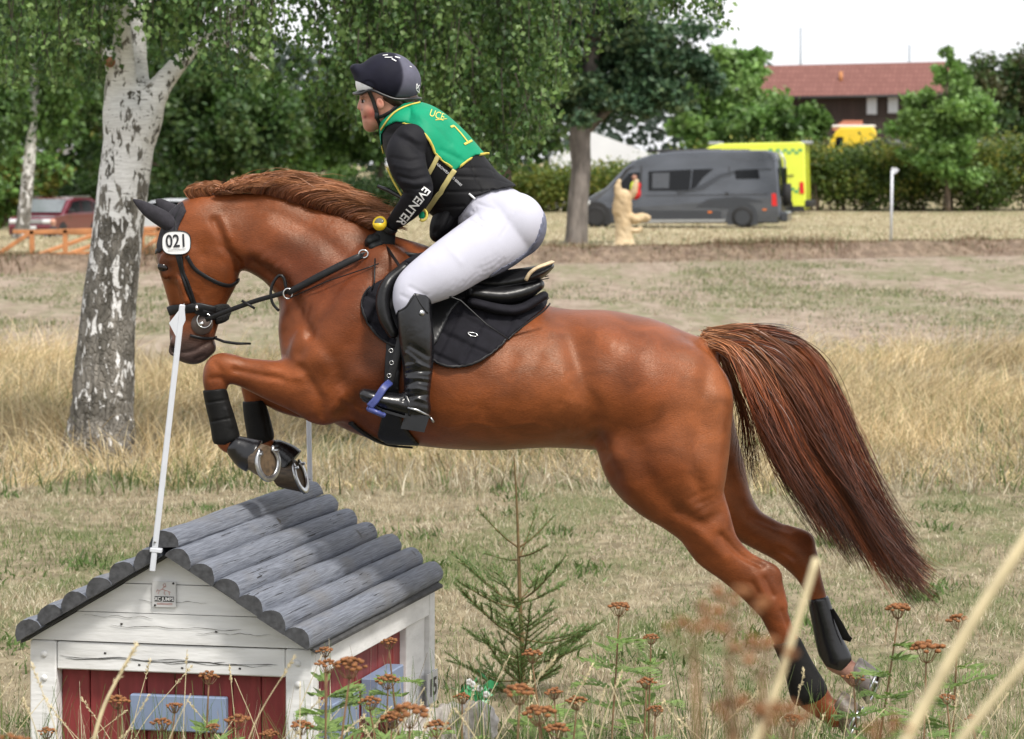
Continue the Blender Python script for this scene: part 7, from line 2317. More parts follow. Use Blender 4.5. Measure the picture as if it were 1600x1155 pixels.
# ---------------- red car at the left
rd_ = 119.0; rX = (88 - CX) / F * rd_
rc = Car('parked_car', 'dark red car facing the camera beside the slender birch', 'car', Vector((rX, rd_, float(terrain(rX, rd_)))), R(-90) - R(17))
M_RCAR = mat('dark_red_paint', (.13, .008, .022), rough=.18, var=.05, coat=1.0)
sp = [(2.2, .30), (2.25, .62), (2.12, .95), (1.15, 1.08), (.95, 1.10), (-2.1, 1.05), (-2.22, .6), (-2.18, .32)]
rc.body(sp, 1.84, M_RCAR, inset=.10)
cab = [(1.30, 1.05), (.55, 1.58), (.2, 1.66), (-1.4, 1.62), (-1.75, 1.5), (-2.1, 1.04)]
rc.body(cab, 1.78, M_RCAR, 'cabin', tumble=.17, zt=1.05, inset=.05)
for b in (1, -1):
    rc.side([(.92, 1.10), (.38, 1.50), (-.30, 1.56), (-.30, 1.10)], b * .89, 'window', M_GLASS, .012, lean=.151, z0=1.05)
    rc.side([(-.36, 1.10), (-.36, 1.56), (-1.2, 1.54), (-1.35, 1.10)], b * .89, 'window', M_GLASS, .012, lean=.151, z0=1.05)
    rc.side([(-1.42, 1.12), (-1.28, 1.52), (-1.55, 1.48), (-1.85, 1.12)], b * .89, 'window', M_GLASS, .012, lean=.151, z0=1.05)
    for a in (1.4, -1.4):
        arc = [(a + .43 * math.cos(t), .34 + .43 * math.sin(t)) for t in np.linspace(0, math.pi, 14)]
        rc.side(arc + [(a - .43, .2), (a + .43, .2)], b * .92, 'wheel_arch', M_TRIM, .012)
        rc.wheel(a, b * .95, .34, .22)
    rc.box((2.16, b * .66, .80), (.20, .40, .16), 'headlamp', M_LAMP, .04)
    rc.box((.85, b * 1.0, 1.16), (.14, .2, .14), 'mirror', M_TRIM, .03)
    rc.side([(1.0, 1.665), (-1.5, 1.665), (-1.5, 1.70), (1.0, 1.70)][::-1], b * .66, 'roof_rail', M_SILVER, .03)
rc.box((2.20, 0, .80), (.12, .92, .16), 'grille', M_SILVER, .02)
rc.box((2.21, 0, .42), (.14, 1.5, .22), 'lower_grille', M_TRIM, .03)
rc.box((2.28, 0, .58), (.03, .52, .11), 'licence_plate', M_LAMP, .005)
ws = [rc.p(1.26, -.78, 1.10), rc.p(1.26, .78, 1.10), rc.p(.58, .68, 1.575), rc.p(.58, -.68, 1.575)]
nrm = (ws[1] - ws[0]).cross(ws[3] - ws[0]).normalized()
if nrm.z < 0: nrm = -nrm
mk('windscreen', [q + nrm * .03 for q in ws], [(0, 1, 2, 3)], mat('windscreen_glass', (.16, .18, .19), rough=.08, var=.15, spec=.7), rc.o, False)
# bald person sitting low in front of the car
pd = 105.0; pX = (83 - CX) / F * pd
ps = thing('person', Vector((pX, pd, float(terrain(pX, pd)))), 'person in dark clothes sitting low beyond the timber rail before the red car', 'person')
b0 = Vector((pX, pd, float(terrain(pX, pd))))
hz = EYE - (347 - HY) / F * pd - b0.z
g = Field(b0 + Vector((-.6, -.6, -.05)), b0 + Vector((.6, .6, hz + .3)), .022)
g.chain([b0 + Vector((0, 0, .12)), b0 + Vector((0, 0, hz - .35)), b0 + Vector((0, 0, hz - .22))], [.19, .18, .09], .06)
for s in (-1, 1):
    g.chain([b0 + Vector((s * .18, 0, hz - .30)), b0 + Vector((s * .28, -.05, hz - .55)), b0 + Vector((s * .12, -.28, hz - .62))], [.07, .055, .045], .04)
    g.chain([b0 + Vector((s * .1, 0, .14)), b0 + Vector((s * .2, -.38, .32)), b0 + Vector((s * .18, -.55, .06))], [.10, .08, .06], .04)
g.chain([b0 + Vector((0, 0, hz - .2)), b0 + Vector((0, -.02, hz - .06)), b0 + Vector((0, -.03, hz + .01))], [.06, .075, .10], .03)
g.ball(b0 + Vector((0, -.13, hz - .01)), (.02, .03, .025), .02)
V, Q = g.mesh(1)
mk('body', V, Q, mat('person_clothes', (.02, .022, .03), rough=.8, var=.1, vcol=True), ps, True, np.where(V[:, 2:] > b0.z + hz - .14, np.array([.52, .28, .20]), np.array([.022, .024, .032])))

# ---------------- low timber rail (new orange wood) on the left
M_TIMBER = mat('fresh_orange_timber', (.44, .19, .075), rough=.75, var=.2, scale=5, bump=.3, bscale=12)
fd = 68.0
def fpnt(px, py, dd=0.0): return P(px, py, fd + dd)
rail = thing('timber_rail', fpnt(140, 398), 'low frame of fresh orange timber rails left of the birch trunk', 'rail')
def beam(a, b, w, name): return MB().box((a + b) / 2, (w, w, (b - a).length), (b - a).to_track_quat('Z', 'Y').to_matrix(), .01).build(name, M_TIMBER, rail)
beam(fpnt(46, 363), fpnt(262, 357), .10, 'top_rail'); beam(fpnt(-10, 402), fpnt(46, 365), .09, 'sloping_rail'); beam(fpnt(40, 399), fpnt(262, 393), .09, 'bottom_rail')
for x in (50, 102, 222, 248): beam(fpnt(x, 402), fpnt(x, 360 - (x - 46) * .026), .10, 'post')
beam(fpnt(20, 362, 3.0), fpnt(262, 366, 3.0), .09, 'back_rail')
beam(fpnt(60, 398, 1.5), fpnt(150, 366, 3.0), .08, 'brace'); beam(fpnt(110, 396, 1.5), fpnt(200, 364, 3.0), .08, 'brace'); beam(fpnt(222, 392, .1), fpnt(252, 368, 1.0), .07, 'brace')

# ---------------- carved wooden animal figure
M_CARVE = mat('pale_carved_wood', (.45, .33, .19), rough=.75, var=.2, scale=4, bump=.5, bscale=10, col2=(.55, .43, .27))
sd_ = 76.0
def cs(px, py, r, dep, y=0): return st(sd_, px, py, r, dep, y)
g = Field((2.2, sd_ - .45, .05), (3.5, sd_ + .45, 2.1), .018)
g.tube([cs(974, 388, 17, .30), cs(975, 372, 14, .22), cs(974, 350, 13, .20), cs(972, 325, 15, .20), cs(973, 308, 13, .19)], .03)
g.tube([cs(968, 308, 7, .10, -.08), cs(965, 294, 5.5, .08, -.08), cs(968, 282, 3, .05, -.08)], .02)
g.tube([cs(980, 312, 6, .10, .08), cs(990, 300, 5.5, .08, .08), cs(994, 284, 4, .05, .08)], .02)
g.tube([cs(978, 338, 10, .17), cs(992, 342, 8, .15), cs(1006, 340, 7, .12), cs(1012, 341, 5, .10)], .02)
g.tube([cs(972, 346, 5, .12), cs(984, 358, 5, .12), cs(996, 360, 4.5, .10), cs(1001, 357, 3, .08)], .02)
g.tube([cs(985, 378, 5, .08, -.1), cs(990, 384, 4, .08, -.1)], .02)
V, Q = g.mesh(1)
V = V + vnormals(V, Q) * (.012 * hnoise(V[:, 0] * 1.5 + V[:, 1], V[:, 2], 14) + .0025 * np.sin(V[:, 2] * 40 + V[:, 0] * 12))[:, None]
tag(mk('carved_figure', V, Q, M_CARVE, None, True), 'pale carved wooden animal figure with two upright ears in front of the van', 'sculpture')
# ---------------- marker post with small white flag
mp_ = thing('marker_post', P(1392, 380, 79), 'thin white marker post with small flag standing alone on the pasture', 'post')
MB().tube([P(1392, 381, 79), P(1394, 266, 79)], .035, 8).build('pole', M_POLE, mp_, True)
MB().prism([(1393, 262), (1401, 262), (1405, 266), (1400, 271), (1393, 273)], 78.98, 79.0, lambda a, b, y: P(a, b, y)).build('flag', M_POLE, mp_)

# ---------------- red-roofed building
M_TILE, nd, lk, b = new_mat('red_clay_tiles')
tc = N(nd, 'ShaderNodeTexCoord')
br_ = N(nd, 'ShaderNodeTexBrick', Scale=1.0); br_.inputs['Color1'].default_value = (.165, .064, .050, 1); br_.inputs['Color2'].default_value = (.205, .085, .068, 1); br_.inputs['Mortar'].default_value = (.11, .036, .028, 1)
br_.inputs['Brick Width'].default_value = .30; br_.inputs['Row Height'].default_value = .34; br_.inputs['Mortar Size'].default_value = .035; br_.inputs['Mortar Smooth'].default_value = .6
mpn = N(nd, 'ShaderNodeMapping'); mpn.inputs['Rotation'].default_value = (R(90), 0, 0); lk.new(tc.outputs['Object'], mpn.inputs[0]); lk.new(mpn.outputs[0], br_.inputs['Vector'])
lk.new(br_.outputs['Color'], b.inputs['Base Color']); b.inputs['Roughness'].default_value = .8
M_DWOOD = mat('dark_timber_cladding', (.030, .019, .016), rough=.8, var=.35, scale=1.2, stretch=(6, 6, .2))
M_WINW = mat('white_window_blind', (.40, .42, .46), rough=.5, var=.05)
hd = 225.0
bl = thing('barn', P(1340, 262, hd), 'long dark timber building with red tiled roof behind the trees', 'building')
def wallbox(x0, x1, y0, y1, d0, d1, name, m, par=bl):
    a, b = P(x0, y1, hd), P(x1, y0, hd)
    return MB().box(((a.x + b.x) / 2, hd + (d0 + d1) / 2, (a.z + b.z) / 2), (abs(b.x - a.x), d1 - d0, abs(b.z - a.z))).build(name, m, par)
wall = wallbox(1190, 1490, 148, 262, 0, 9, 'wall', M_DWOOD)
rl, rr = P(1195, 100, hd), P(1500, 93, hd); el, er = P(1185, 151, hd), P(1500, 145, hd)
q = [Vector((el.x, hd - .8, el.z)), Vector((er.x, hd - .8, er.z)), Vector((rr.x, hd + 4.5, rr.z)), Vector((rl.x, hd + 4.5, rl.z)), Vector((er.x, hd + 9.8, er.z)), Vector((el.x, hd + 9.8, el.z))]
q2 = [v + Vector((0, 0, -.22)) for v in q]
rfm = mk('roof', q + q2, [(0, 1, 2, 3), (3, 2, 4, 5), (7, 6, 9, 8), (8, 9, 11, 10), (0, 6, 7, 1), (5, 4, 10, 11), (0, 3, 9, 6), (3, 5, 11, 9), (1, 7, 8, 2), (2, 8, 10, 4)], M_TILE, bl, False)
MB().tube([(el.x, hd - .85, el.z - .15), (er.x, hd - .85, er.z - .15)], .10, 6).build('gutter', M_TRIM, rfm, True)
vt = P(1318, 122, hd - .2); MB().tube([vt + Vector((0, 1.8, -.3)), vt + Vector((0, 1.8, .5))], .14, 8).build('vent_pipe', M_TIMBER, rfm, True)
for (x0, x1, y0, y1) in ((1355, 1369, 150, 178), (1388, 1402, 149, 176)):
    w_ = wallbox(x0 - 1, x1 + 1, y0 - 1, y1 + 1, -.10, .02, 'window', M_WINW)
    wallbox(x0 + 1, (x0 + x1) / 2 - .4, y0 + 1, y1 - 1, -.13, -.09, 'pane', mat('pale_pane', (.5, .53, .58), rough=.2, var=.1), w_)
    wallbox((x0 + x1) / 2 + .4, x1 - 1, y0 + 1, y1 - 1, -.13, -.09, 'pane', mat('pale_pane', (.5, .53, .58), rough=.2, var=.1), w_)
a, b_ = P(1296, 201, hd), P(1348, 188, hd)
mk('porch_roof', [(a.x, hd - 2.2, a.z), (b_.x - .3, hd - 2.2, a.z), (b_.x, hd - .05, b_.z), (a.x + 1.0, hd - .05, b_.z), (a.x, hd - 2.2, a.z - .15), (b_.x - .3, hd - 2.2, a.z - .15), (b_.x, hd - .05, a.z - .15), (a.x + 1., hd - .05, a.z - .15)],
   [(0, 1, 2, 3), (4, 7, 6, 5), (0, 4, 5, 1), (1, 5, 6, 2), (3, 2, 6, 7), (0, 3, 7, 4)], mat('orange_tiles', (.40, .15, .09), rough=.8, var=.2), bl, False)
M_MAST = mat('grey_mast', (.30, .34, .38), rough=.5, var=.1)
for (x, y0, y1, lab) in ((1251, 43, 200, 'tall thin grey mast rising behind the left part of the red roof'), (1421, 70, 200, 'shorter thin grey mast rising behind the right part of the red roof')):
    tag(MB().tube([P(x, y1, 245), P(x, y0, 245)], [.13, .09], 6).build('mast', M_MAST, None, True), lab, 'mast', 'masts behind the building')
# ---------------- white marquee and pale blue canopy
M_TENT = mat('white_tent_cloth', (.72, .73, .76), rough=.7, var=.04, scale=1)
def tent(name, label, ridge, xl, xr, ye, d, depth, m):
    t = thing(name, P((xl + xr) / 2, HY + EYE / d * F, d), label, 'tent')
    r0, l0, e0 = P(*ridge, d), P(xl, ye, d), P(xr, ye, d)
    dv = Vector((0, depth, 0))
    mk('roof', [l0, r0, e0, l0 + dv, r0 + dv, e0 + dv], [(0, 1, 4, 3), (1, 2, 5, 4)], m, t, False)
    mk('gable', [l0, r0, e0], [(0, 1, 2)], m, t, False)
    gz = Vector((0, 0, 0))
    lb, eb = Vector((l0.x, d, -.2)), Vector((e0.x, d, -.2))
    mk('wall', [l0, e0, eb, lb], [(0, 1, 2, 3)], m, t, False)
    mk('wall', [l0, l0 + dv, lb + dv, lb], [(0, 1, 2, 3)], m, t, False); mk('wall', [e0, e0 + dv, eb + dv, eb], [(0, 1, 2, 3)], m, t, False)
    return t
tent('marquee', 'white marquee tent behind the pine trunk', (925, 206), 862, 1034, 246, 152, 10, M_TENT)
tent('canopy_tent', 'pale blue canopy roof above the grey van', (1110, 214), 1074, 1140, 226, 170, 4, mat('pale_blue_cloth', (.38, .56, .70), rough=.6, var=.05))
# ---------------- grey-blue shed at the left
sh = thing('shed', P(130, 330, 178), 'grey-blue shed wall behind the red car', 'shed')
sx0, sx1 = P(96, 280, 178), P(172, 340, 178)
shw = MB().box(((sx0.x + sx1.x) / 2, 180, (sx0.z + sx1.z) / 2 - .3), (sx1.x - sx0.x, 4, sx0.z - sx1.z + .8)).build('wall', mat('blue_grey_panel', (.17, .22, .28), rough=.6, var=.1, scale=.5), sh)
for i in range(9):
    a = P(84 + i * 10, 240 - (i % 2) * 4, 184)
    MB().box((a.x, 184, (a.z + sx0.z) / 2 - 1.2), (.34, .08, a.z - sx0.z + 3.0)).build('plank', M_GREYWOOD, sh)
for x in (63, 121, 145, 152):
    MB().tube([P(x, 335, 176), P(x, 278 if x < 130 else 300, 176)], .07, 6).build('post', M_SILVER if x < 130 else M_PALE, sh, True)
# ================================================================== SPRUCE AND FOREGROUND PLANTS
M_NEEDLE = leaf_mat('spruce_needles', trans=.12, rough=.5, spec=.3)
M_SPSTEM = mat('spruce_stem', (.15, .10, .04), rough=.8, var=.3, scale=40)
sd = 13.4
spruce = thing('spruce_tree', P(818, 1091, sd), 'young spruce sapling with sparse upright leader right of the jump house', 'tree')
tr = [P(818, 1095, sd), P(815, 1000, sd), P(812, 930, sd), P(810, 853, sd), P(807, 780, sd), P(803, 712, sd)]
D = catmull(np.array([p[:] for p in tr]), 5)
MB().tube([Vector(q) for q in D], list(np.linspace(.012, .0028, len(D))), 7).build('trunk', M_SPSTEM, spruce, True)
NB, NT, NC = [], [], []
def needles(path, rgn, dens=1300, ln=.017, end=True):
    path = np.array(path); seg = np.linalg.norm(np.diff(path, axis=0), axis=1); L = seg.sum()
    n = int(L * dens); cum = np.r_[0, np.cumsum(seg)]
    s = rgn.random(n) * L
    C = np.stack([np.interp(s, cum, path[:, c]) for c in range(3)], 1)
    i = np.clip(np.searchsorted(cum, s) - 1, 0, len(seg) - 1)
    T = (np.diff(path, axis=0) / seg[:, None])[i]
    o = rgn.normal(0, 1, (n, 3)); o -= T * (o * T).sum(1, keepdims=True); o /= np.linalg.norm(o, axis=1, keepdims=True)
    o[:, 2] = o[:, 2] * .8 + .15
    NB.append(C); NT.append((T * .75 + o * .8) * ln * (.7 + .6 * rgn.random((n, 1))))
    NC.append(np.array([[.105, .185, .055]]) * (.6 + .9 * rgn.random((n, 1))) + np.array([[.01, .012, 0]]) * rgn.random((n, 1)))
rgn = np.random.default_rng(17)
br = MB()
def spruce_branch(a, b, sub=True, sag=.10):
    a, b = Vector(a), Vector(b); L = (b - a).length
    pts = [a, a.lerp(b, .35) - Vector((0, 0, sag * L * .8)), a.lerp(b, .7) - Vector((0, 0, sag * L * .6)), b]
    Dp = catmull(np.array([p[:] for p in pts]), 4)
    br.tube([Vector(q) for q in Dp], list(np.linspace(.0045, .0014, len(Dp))), 5)
    needles(Dp[2:], rgn)
    if sub:
        n = max(2, int(L / .075))
        side = (b - a).cross(Vector((0, 0, 1))).normalized()
        for k in range(n):
            t = .30 + .6 * (k + rgn.random() * .5) / n
            p = a.lerp(b, t) - Vector((0, 0, sag * L * .55))
            for s_ in (-1, 1):
                q = p + ((b - a).normalized() * .75 + side * s_ * .75 + Vector((0, 0, .12 + .2 * rgn.random()))) * L * (.42 * (1.1 - t)) * (.7 + .6 * rgn.random())
                Dq = np.array([p[:], p.lerp(q, .5)[:], q[:]])
                br.tube([Vector(v) for v in Dq], [.0022, .0018, .001], 4)
                needles(Dq, rgn, 1200, .015)
needles(np.array([p[:] for p in tr[3:]]), rgn, 240, .013)
for (a, e, dy) in (((810, 856), (747, 796), -.05), ((810, 856), (866, 806), .05), ((810, 870), (856, 852), -.12), ((811, 875), (757, 864), .10), ((811, 872), (840, 790), .14)):
    spruce_branch(P(*a, sd), P(*e, sd + dy), False, .06)
for (a, e, dy) in (((811, 945), (706, 862), .05), ((811, 950), (712, 905), -.14), ((812, 940), (884, 868), -.08), ((812, 942), (888, 905), .14), ((812, 948), (800, 930), -.26), ((812, 940), (770, 880), .2), ((812, 938), (850, 876), .22)):
    spruce_branch(P(*a, sd), P(*e, sd + dy), True, .08)
for y in (992, 1030, 1062, 1086):
    for k in range(7):
        a = 2 * math.pi * (k + rgn.random() * .5) / 7
        r = (70 + 70 * rgn.random()) * (1.1 - abs(y - 1030) / 260)
        if rgn.random() < .18: continue
        spruce_branch(P(814, y + 8 * rgn.random(), sd), P(814 + r * math.cos(a), y - 20 - 70 * rgn.random(), sd + r / F * sd * math.sin(a)), True, .06 + .1 * rgn.random())
br.build('branches', M_SPSTEM, spruce, True)['kind'] = 'stuff'
C, T, K = np.vstack(NB), np.vstack(NT), np.vstack(NC)
n = len(C)
Bv = np.cross(T, rgn.normal(0, 1, (n, 3))); Bv /= np.linalg.norm(Bv, axis=1, keepdims=True) + 1e-9
V = np.stack([C - Bv * .0011, C + Bv * .0011, C + T], 1).reshape(-1, 3)
mk('needles', V, np.arange(n * 3).reshape(-1, 3), M_NEEDLE, spruce, False, np.repeat(K, 3, 0))['kind'] = 'stuff'

# ---------------- tansy: dry rusty flower heads over feathery leaves
M_RUST = mat('dry_tansy_head', (.22, .088, .028), rough=.85, var=.45, scale=160, bump=.6, bscale=300)
M_STEM = mat('tansy_stem', (.20, .115, .055), rough=.7, var=.3, scale=30)
M_FEATHER = leaf_mat('tansy_leaf', trans=.3, rough=.5, spec=.3)
def ico(c, r, sq=.6):
    t = (1 + 5 ** .5) / 2
    v = [(-1, t, 0), (1, t, 0), (-1, -t, 0), (1, -t, 0), (0, -1, t), (0, 1, t), (0, -1, -t), (0, 1, -t), (t, 0, -1), (t, 0, 1), (-t, 0, -1), (-t, 0, 1)]
    L = math.hypot(1, t)
    f = [(0, 11, 5), (0, 5, 1), (0, 1, 7), (0, 7, 10), (0, 10, 11), (1, 5, 9), (5, 11, 4), (11, 10, 2), (10, 7, 6), (7, 1, 8), (3, 9, 4), (3, 4, 2), (3, 2, 6), (3, 6, 8), (3, 8, 9), (4, 9, 5), (2, 4, 11), (6, 2, 10), (8, 6, 7), (9, 8, 1)]
    return [Vector(c) + Vector((a / L * r, b / L * r, d_ / L * r * sq)) for a, b, d_ in v], f
def tansy(head, d, rad, label, seed, foot=None, leafy=True, nbut=None):
    rg = random.Random(seed)
    top = P(*head, d)
    gx = top.x + rg.uniform(-.10, .10) if foot is None else P(foot, 0, d).x
    gz = float(terrain(gx, d)) - .02
    base = Vector((gx, d + rg.uniform(-.05, .05), gz))
    t = thing('tansy_plant', base, label, 'plant', 'dry tansy plants in the foreground')
    nk = top - Vector((0, 0, rad * 1.15))
    mid = base.lerp(nk, .55) + Vector((rg.uniform(-.03, .03), 0, 0))
    Dp = catmull(np.array([base[:], base.lerp(mid, .5)[:], mid[:], mid.lerp(nk, .6)[:], nk[:]]), 4)
    m_ = MB(); m_.tube([Vector(q) for q in Dp], list(np.linspace(.0042, .0024, len(Dp))), 6)
    hm_ = MB()
    nb = nbut or int(16 + 10 * rg.random())
    for i in range(nb):
        a = i * 2.39996; q = math.sqrt((i + .5) / nb)
        p = top + Vector((math.cos(a) * q * rad * rg.uniform(.8, 1.1), math.sin(a) * q * rad, -q * q * rad * .42 + rg.uniform(-.12, .12) * rad))
        r = rad * rg.uniform(.17, .25) if nb < 40 else rad * .13
        hm_.add(*ico(p, r, .62))
        j = nk.lerp(p, .45) - Vector((0, 0, rad * .25))
        if i % 2 == 0: m_.tube([nk, j, p - Vector((0, 0, r * .4))], [.0016, .0012, .001], 4, cap=False)
    m_.build('stem', M_STEM, t, True)
    hd_ = hm_.build('flower_head', M_RUST, t, True)
    if leafy:
        C, T, K = [], [], []
        rgn = np.random.default_rng(seed)
        for k in range(rg.randint(9, 14)):
            f = .56 + .38 * k / 14 + rg.uniform(-.03, .03)
            p = Vector(Dp[int(f * (len(Dp) - 1))])
            a = rg.uniform(0, 6.28); L = rg.uniform(.10, .19) * (1.15 - .5 * f)
            dirv = Vector((math.cos(a), math.sin(a), rg.uniform(.1, .6))).normalized()
            sd_v = dirv.cross(Vector((0, 0, 1))).normalized()
            for q in np.linspace(.12, 1, 9):
                c = p + dirv * L * q - Vector((0, 0, .35 * L * q * q))
                w = L * .34 * math.sin(math.pi * min(q * .9 + .08, 1)) + .004
                for s_ in (-1, 1):
                    e = (sd_v * s_ * .9 + dirv * .55) * w
                    for z in (.45, .75, 1.0):
                        C.append(c + e * (z - .45)); T.append((e * .55 + dirv * w * .35 * (z - .3)) ); K.append((.165, .245, .07))
            C.append(p); T.append(dirv * L); K.append((.17, .25, .075))
        C, T, K = np.array([c[:] for c in C]), np.array([c[:] for c in T]), np.array(K)
        n = len(C); K = K * (.7 + .6 * rgn.random((n, 1)))
        Bv = np.cross(T, rgn.normal(0, .4, (n, 3)) + np.array([0, -.5, 1])); Bv /= np.linalg.norm(Bv, axis=1, keepdims=True) + 1e-9
        w = .0045
        V = np.stack([C, C + T * .5 + Bv * w, C + T, C + T * .5 - Bv * w], 1).reshape(-1, 3)
        mk('leaves', V, np.arange(n * 4).reshape(-1, 4), M_FEATHER, t, False, np.repeat(K, 4, 0))['kind'] = 'stuff'
    return t
TAN = [((967, 942), 9.6, .036, 'rusty tansy head standing alone below the belly of the horse'), ((1017, 992), 9.8, .026, 'small rusty tansy head right of the spruce, lower than its neighbour'),
       ((832, 1016), 9.4, .034, 'rusty tansy head in front of the spruce trunk'), ((1403, 944), 9.2, .038, 'rusty tansy head on a long bent stem below the tail tip'),
       ((1447, 1003), 9.0, .052, 'broad flat rusty tansy cluster right of the hind hooves'), ((1497, 962), 9.2, .034, 'rusty tansy head highest at the right beside the pale blurred stalk'),
       ((812, 1072), 7.4, .038, 'blurred rusty tansy head low in front of the spruce'), ((866, 1076), 8.8, .026, 'small rusty tansy head low right of the spruce trunk'),
       ((901, 1090), 8.6, .030, 'rusty tansy head beside feathery leaves right of the spruce foot'), ((546, 1030), 7.8, .042, 'large rusty tansy head before the side wall of the jump house'),
       ((511, 1032), 8.6, .030, 'rusty tansy head at the near corner post of the jump house'), ((508, 1012), 9.0, .024, 'small rusty tansy head just under the eave of the log roof'),
       ((326, 1051), 9.2, .030, 'rusty tansy head above the blue board of the gable'), ((184, 1088), 9.0, .032, 'rusty tansy head left of the blue board of the gable'),
       ((74, 1138), 9.0, .026, 'rusty tansy head at the left corner post of the jump house'), ((273, 1098), 9.1, .026, 'rusty tansy head on the upper edge of the blue board'),
       ((253, 1124), 8.8, .030, 'rusty tansy head in the middle of the blue board'), ((372, 1118), 8.6, .034, 'rusty tansy head right of the blue board'),
       ((332, 1132), 8.8, .022, 'small rusty tansy head over the right end of the blue board'), ((606, 1056), 9.2, .034, 'rusty tansy head between the two blue boxes of the side wall'),
       ((640, 1102), 7.2, .046, 'large blurred rusty tansy head below the blue boxes'), ((612, 1115), 8.4, .034, 'rusty tansy head before the bleached log'),
       ((682, 1128), 8.4, .036, 'rusty tansy head over the bleached log'), ((722, 1084), 9.4, .026, 'rusty tansy head beside the white flowers'),
       ((608, 998), 9.6, .028, 'thin rusty tansy head against the white eave beam'), ((1010, 1060), 8.8, .026, 'small rusty tansy head left of the blurred rusty haze'),
       ((1024, 1103), 8.6, .024, 'small rusty tansy head low in the grass below the belly'), ((842, 1104), 7.6, .040, 'blurred rusty tansy head at the bottom below the spruce'),
       ((870, 1132), 8.2, .034, 'rusty tansy head at the bottom edge right of the spruce'), ((1334, 1052), 9.4, .032, 'rusty tansy head in front of the far hind hoof'),
       ((578, 1090), 8.6, .030, 'rusty tansy head before the lower red planks of the side wall'), ((470, 1128), 8.4, .030, 'rusty tansy head low before the near corner post'),
       ((1240, 1118), 8.2, .026, 'small rusty tansy head under the near hind hoof'), ((1480, 1085), 8.8, .024, 'small rusty tansy head low at the right'),
       ((1520, 1118), 8.6, .022, 'small rusty tansy head near the lower right corner'), ((420, 1142), 8.6, .026, 'rusty tansy head at the bottom edge before the red gable planks')]
for i, (h_, d_, r_, lab) in enumerate(TAN): tansy(h_, d_, r_, lab, 300 + i)
# plants close to the lens, far out of focus
for i, (h_, d_, r_, nb_, lab) in enumerate([((1140, 925), 2.5, .040, 9, 'loose rusty plant far out of focus before the near hind leg'), ((1085, 965), 2.4, .034, 7, 'faint blurred rusty plant left of the near hind leg'),
                                       ((1190, 1000), 2.5, .036, 9, 'blurred rusty plant over the near hind hock'), ((1225, 1105), 2.5, .030, 10, 'blurred rusty plant at the bottom under the near hind hoof'),
                                       ((1150, 1090), 2.5, .034, 9, 'blurred rusty plant at the bottom left of the hind hooves'), ((1385, 1125), 2.6, .030, 8, 'blurred rusty plant at the bottom right of the hind hooves'),
                                       ((20, 1150), 5.5, .04, 12, 'blurred rusty plant in the lower left corner')]):
    tansy(h_, d_, r_ * .75, lab, 400 + i, leafy=False, nbut=nb_)

# ---------------- dry grass stalks
M_STALK = mat('bleached_grass_stalk', (.58, .49, .30), rough=.7, var=.2, scale=20)
def stalk(pts, d, r0, r1, label, name='grass_stalk', head=0.0, grp='dry grass stalks in the foreground', seed=0):
    P3 = [P(a, b, d) for a, b in pts]
    lowest = P3[0]; gz = float(terrain(lowest.x, d))
    dv = (P3[1] - P3[0]).normalized()
    base = lowest - dv * ((lowest.z - gz + .02) / max(dv.z, .35)); base.z = gz - .02
    Dp = np.vstack([[base[:]], [base.lerp(lowest, .5)[:]], catmull(np.array([p[:] for p in P3]), 6)])
    t = thing(name, base, label, 'grass stalk', grp)
    MB().tube([Vector(q) for q in Dp], list(np.linspace(r0, r1, len(Dp))), 6).build('stem', M_STALK, t, True)
    if head:
        rg = random.Random(seed); h = MB()
        e, f = Vector(Dp[-1]), Vector(Dp[-4]); ax = (e - f).normalized()
        for i in range(26):
            p = e - ax * head * rg.random(); o = Vector((rg.gauss(0, 1), rg.gauss(0, 1), rg.gauss(0, 1))).normalized() * head * .10
            q = p + ax * head * .10 + o
            h.tube([p, p.lerp(q, .5) + o * .2, q], [.0006, .0016, .0004], 4, cap=False)
        h.build('seed_head', M_STALK, t, True)['kind'] = 'stuff'
    return t
stalk([(1170, 1180), (1205, 1100), (1240, 990), (1276, 872)], 3.6, .0060, .0045, 'thick pale grass stalk far out of focus crossing the hind legs', grp=None)
stalk([(1400, 1190), (1440, 1110), (1520, 970), (1620, 815)], 3.3, .0075, .0060, 'thickest pale stalk far out of focus at the right edge', grp=None)
stalk([(1470, 1200), (1530, 1120), (1630, 1000)], 3.0, .006, .004, 'faint pale stalk far out of focus in the lower right corner', grp=None)
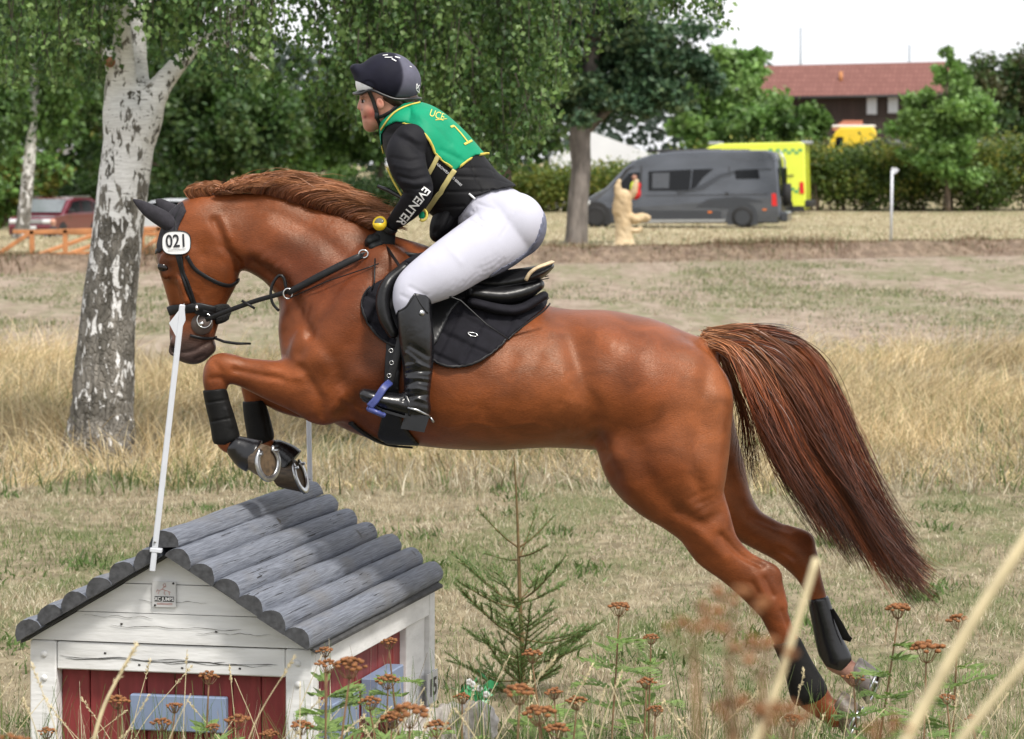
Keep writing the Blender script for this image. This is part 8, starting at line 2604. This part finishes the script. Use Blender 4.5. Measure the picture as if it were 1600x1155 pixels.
stalk([(140, 1180), (160, 1110), (184, 1060), (215, 1005)], 7.0, .0055, .0030, 'pale crooked stalk leaning over the red planks of the gable', head=.10, grp=None, seed=3)
rgs = random.Random(77)
ORD = 'first second third fourth fifth sixth seventh eighth ninth tenth eleventh twelfth thirteenth fourteenth fifteenth sixteenth'.split()
ZONES = [(-30, 110, 'left of and before the left corner post'), (110, 260, 'before the left half of the red gable'), (260, 440, 'before the right half of the red gable'), (440, 520, 'before the near corner post'),
         (520, 660, 'before the side wall of the jump house'), (660, 780, 'before the bleached log'), (780, 920, 'before the foot of the spruce'), (920, 1080, 'under the belly right of the spruce'),
         (1080, 1240, 'before the near hind hoof'), (1240, 1400, 'before the far hind hoof'), (1400, 1640, 'at the lower right below the tail')]
for (z0, z1, where) in ZONES:
    for k in range(7 if z0 < 1000 else 6):
        x = z0 + (z1 - z0) * (k + rgs.random() * .8) / 7
        d = rgs.uniform(7.5, 9.8)
        top = rgs.triangular(1000, 1150, 1100) if x < 1000 else rgs.triangular(1030, 1150, 1115)
        ln = rgs.uniform(-90, 110)
        hd_ = rgs.choice([0, .05, .07])
        stalk([(x - ln * .6, 1240), (x - ln * .25, (top + 1240) / 2), (x + ln * .5, top)], d, .0019, .0009,
              '%s thin bleached grass stalk from the left %s' % (ORD[k], where), head=hd_, seed=int(x))
# green grass and leaves between the stalks (too dense to count)
rg = np.random.default_rng(88)
n = 9000
x = (rg.random(n) * 2 - 1) * 1.9; y = 7.2 + 2.9 * rg.random(n)
k = ~((x < -.2) & (y > 9.9)); x, y = x[k], y[k]; n = len(x)
h = .40 + .45 * rg.random(n) ** 2.0
pxg = CX + x / y * F; cut = ((pxg > 60) & (pxg < 500)) | ((pxg > 1180) & (pxg < 1400)); h = np.where(cut, np.minimum(h, .62 * (1.28 - .06 * (y - 7))), h)
grass_patch('foreground_grass', x, y, h, rg.normal(0, .10, (n, 2)), .004 + .004 * rg.random(n), grass_cols(n, .75, rg), 4, rg, 'green and straw grass tangled along the bottom of the foreground')
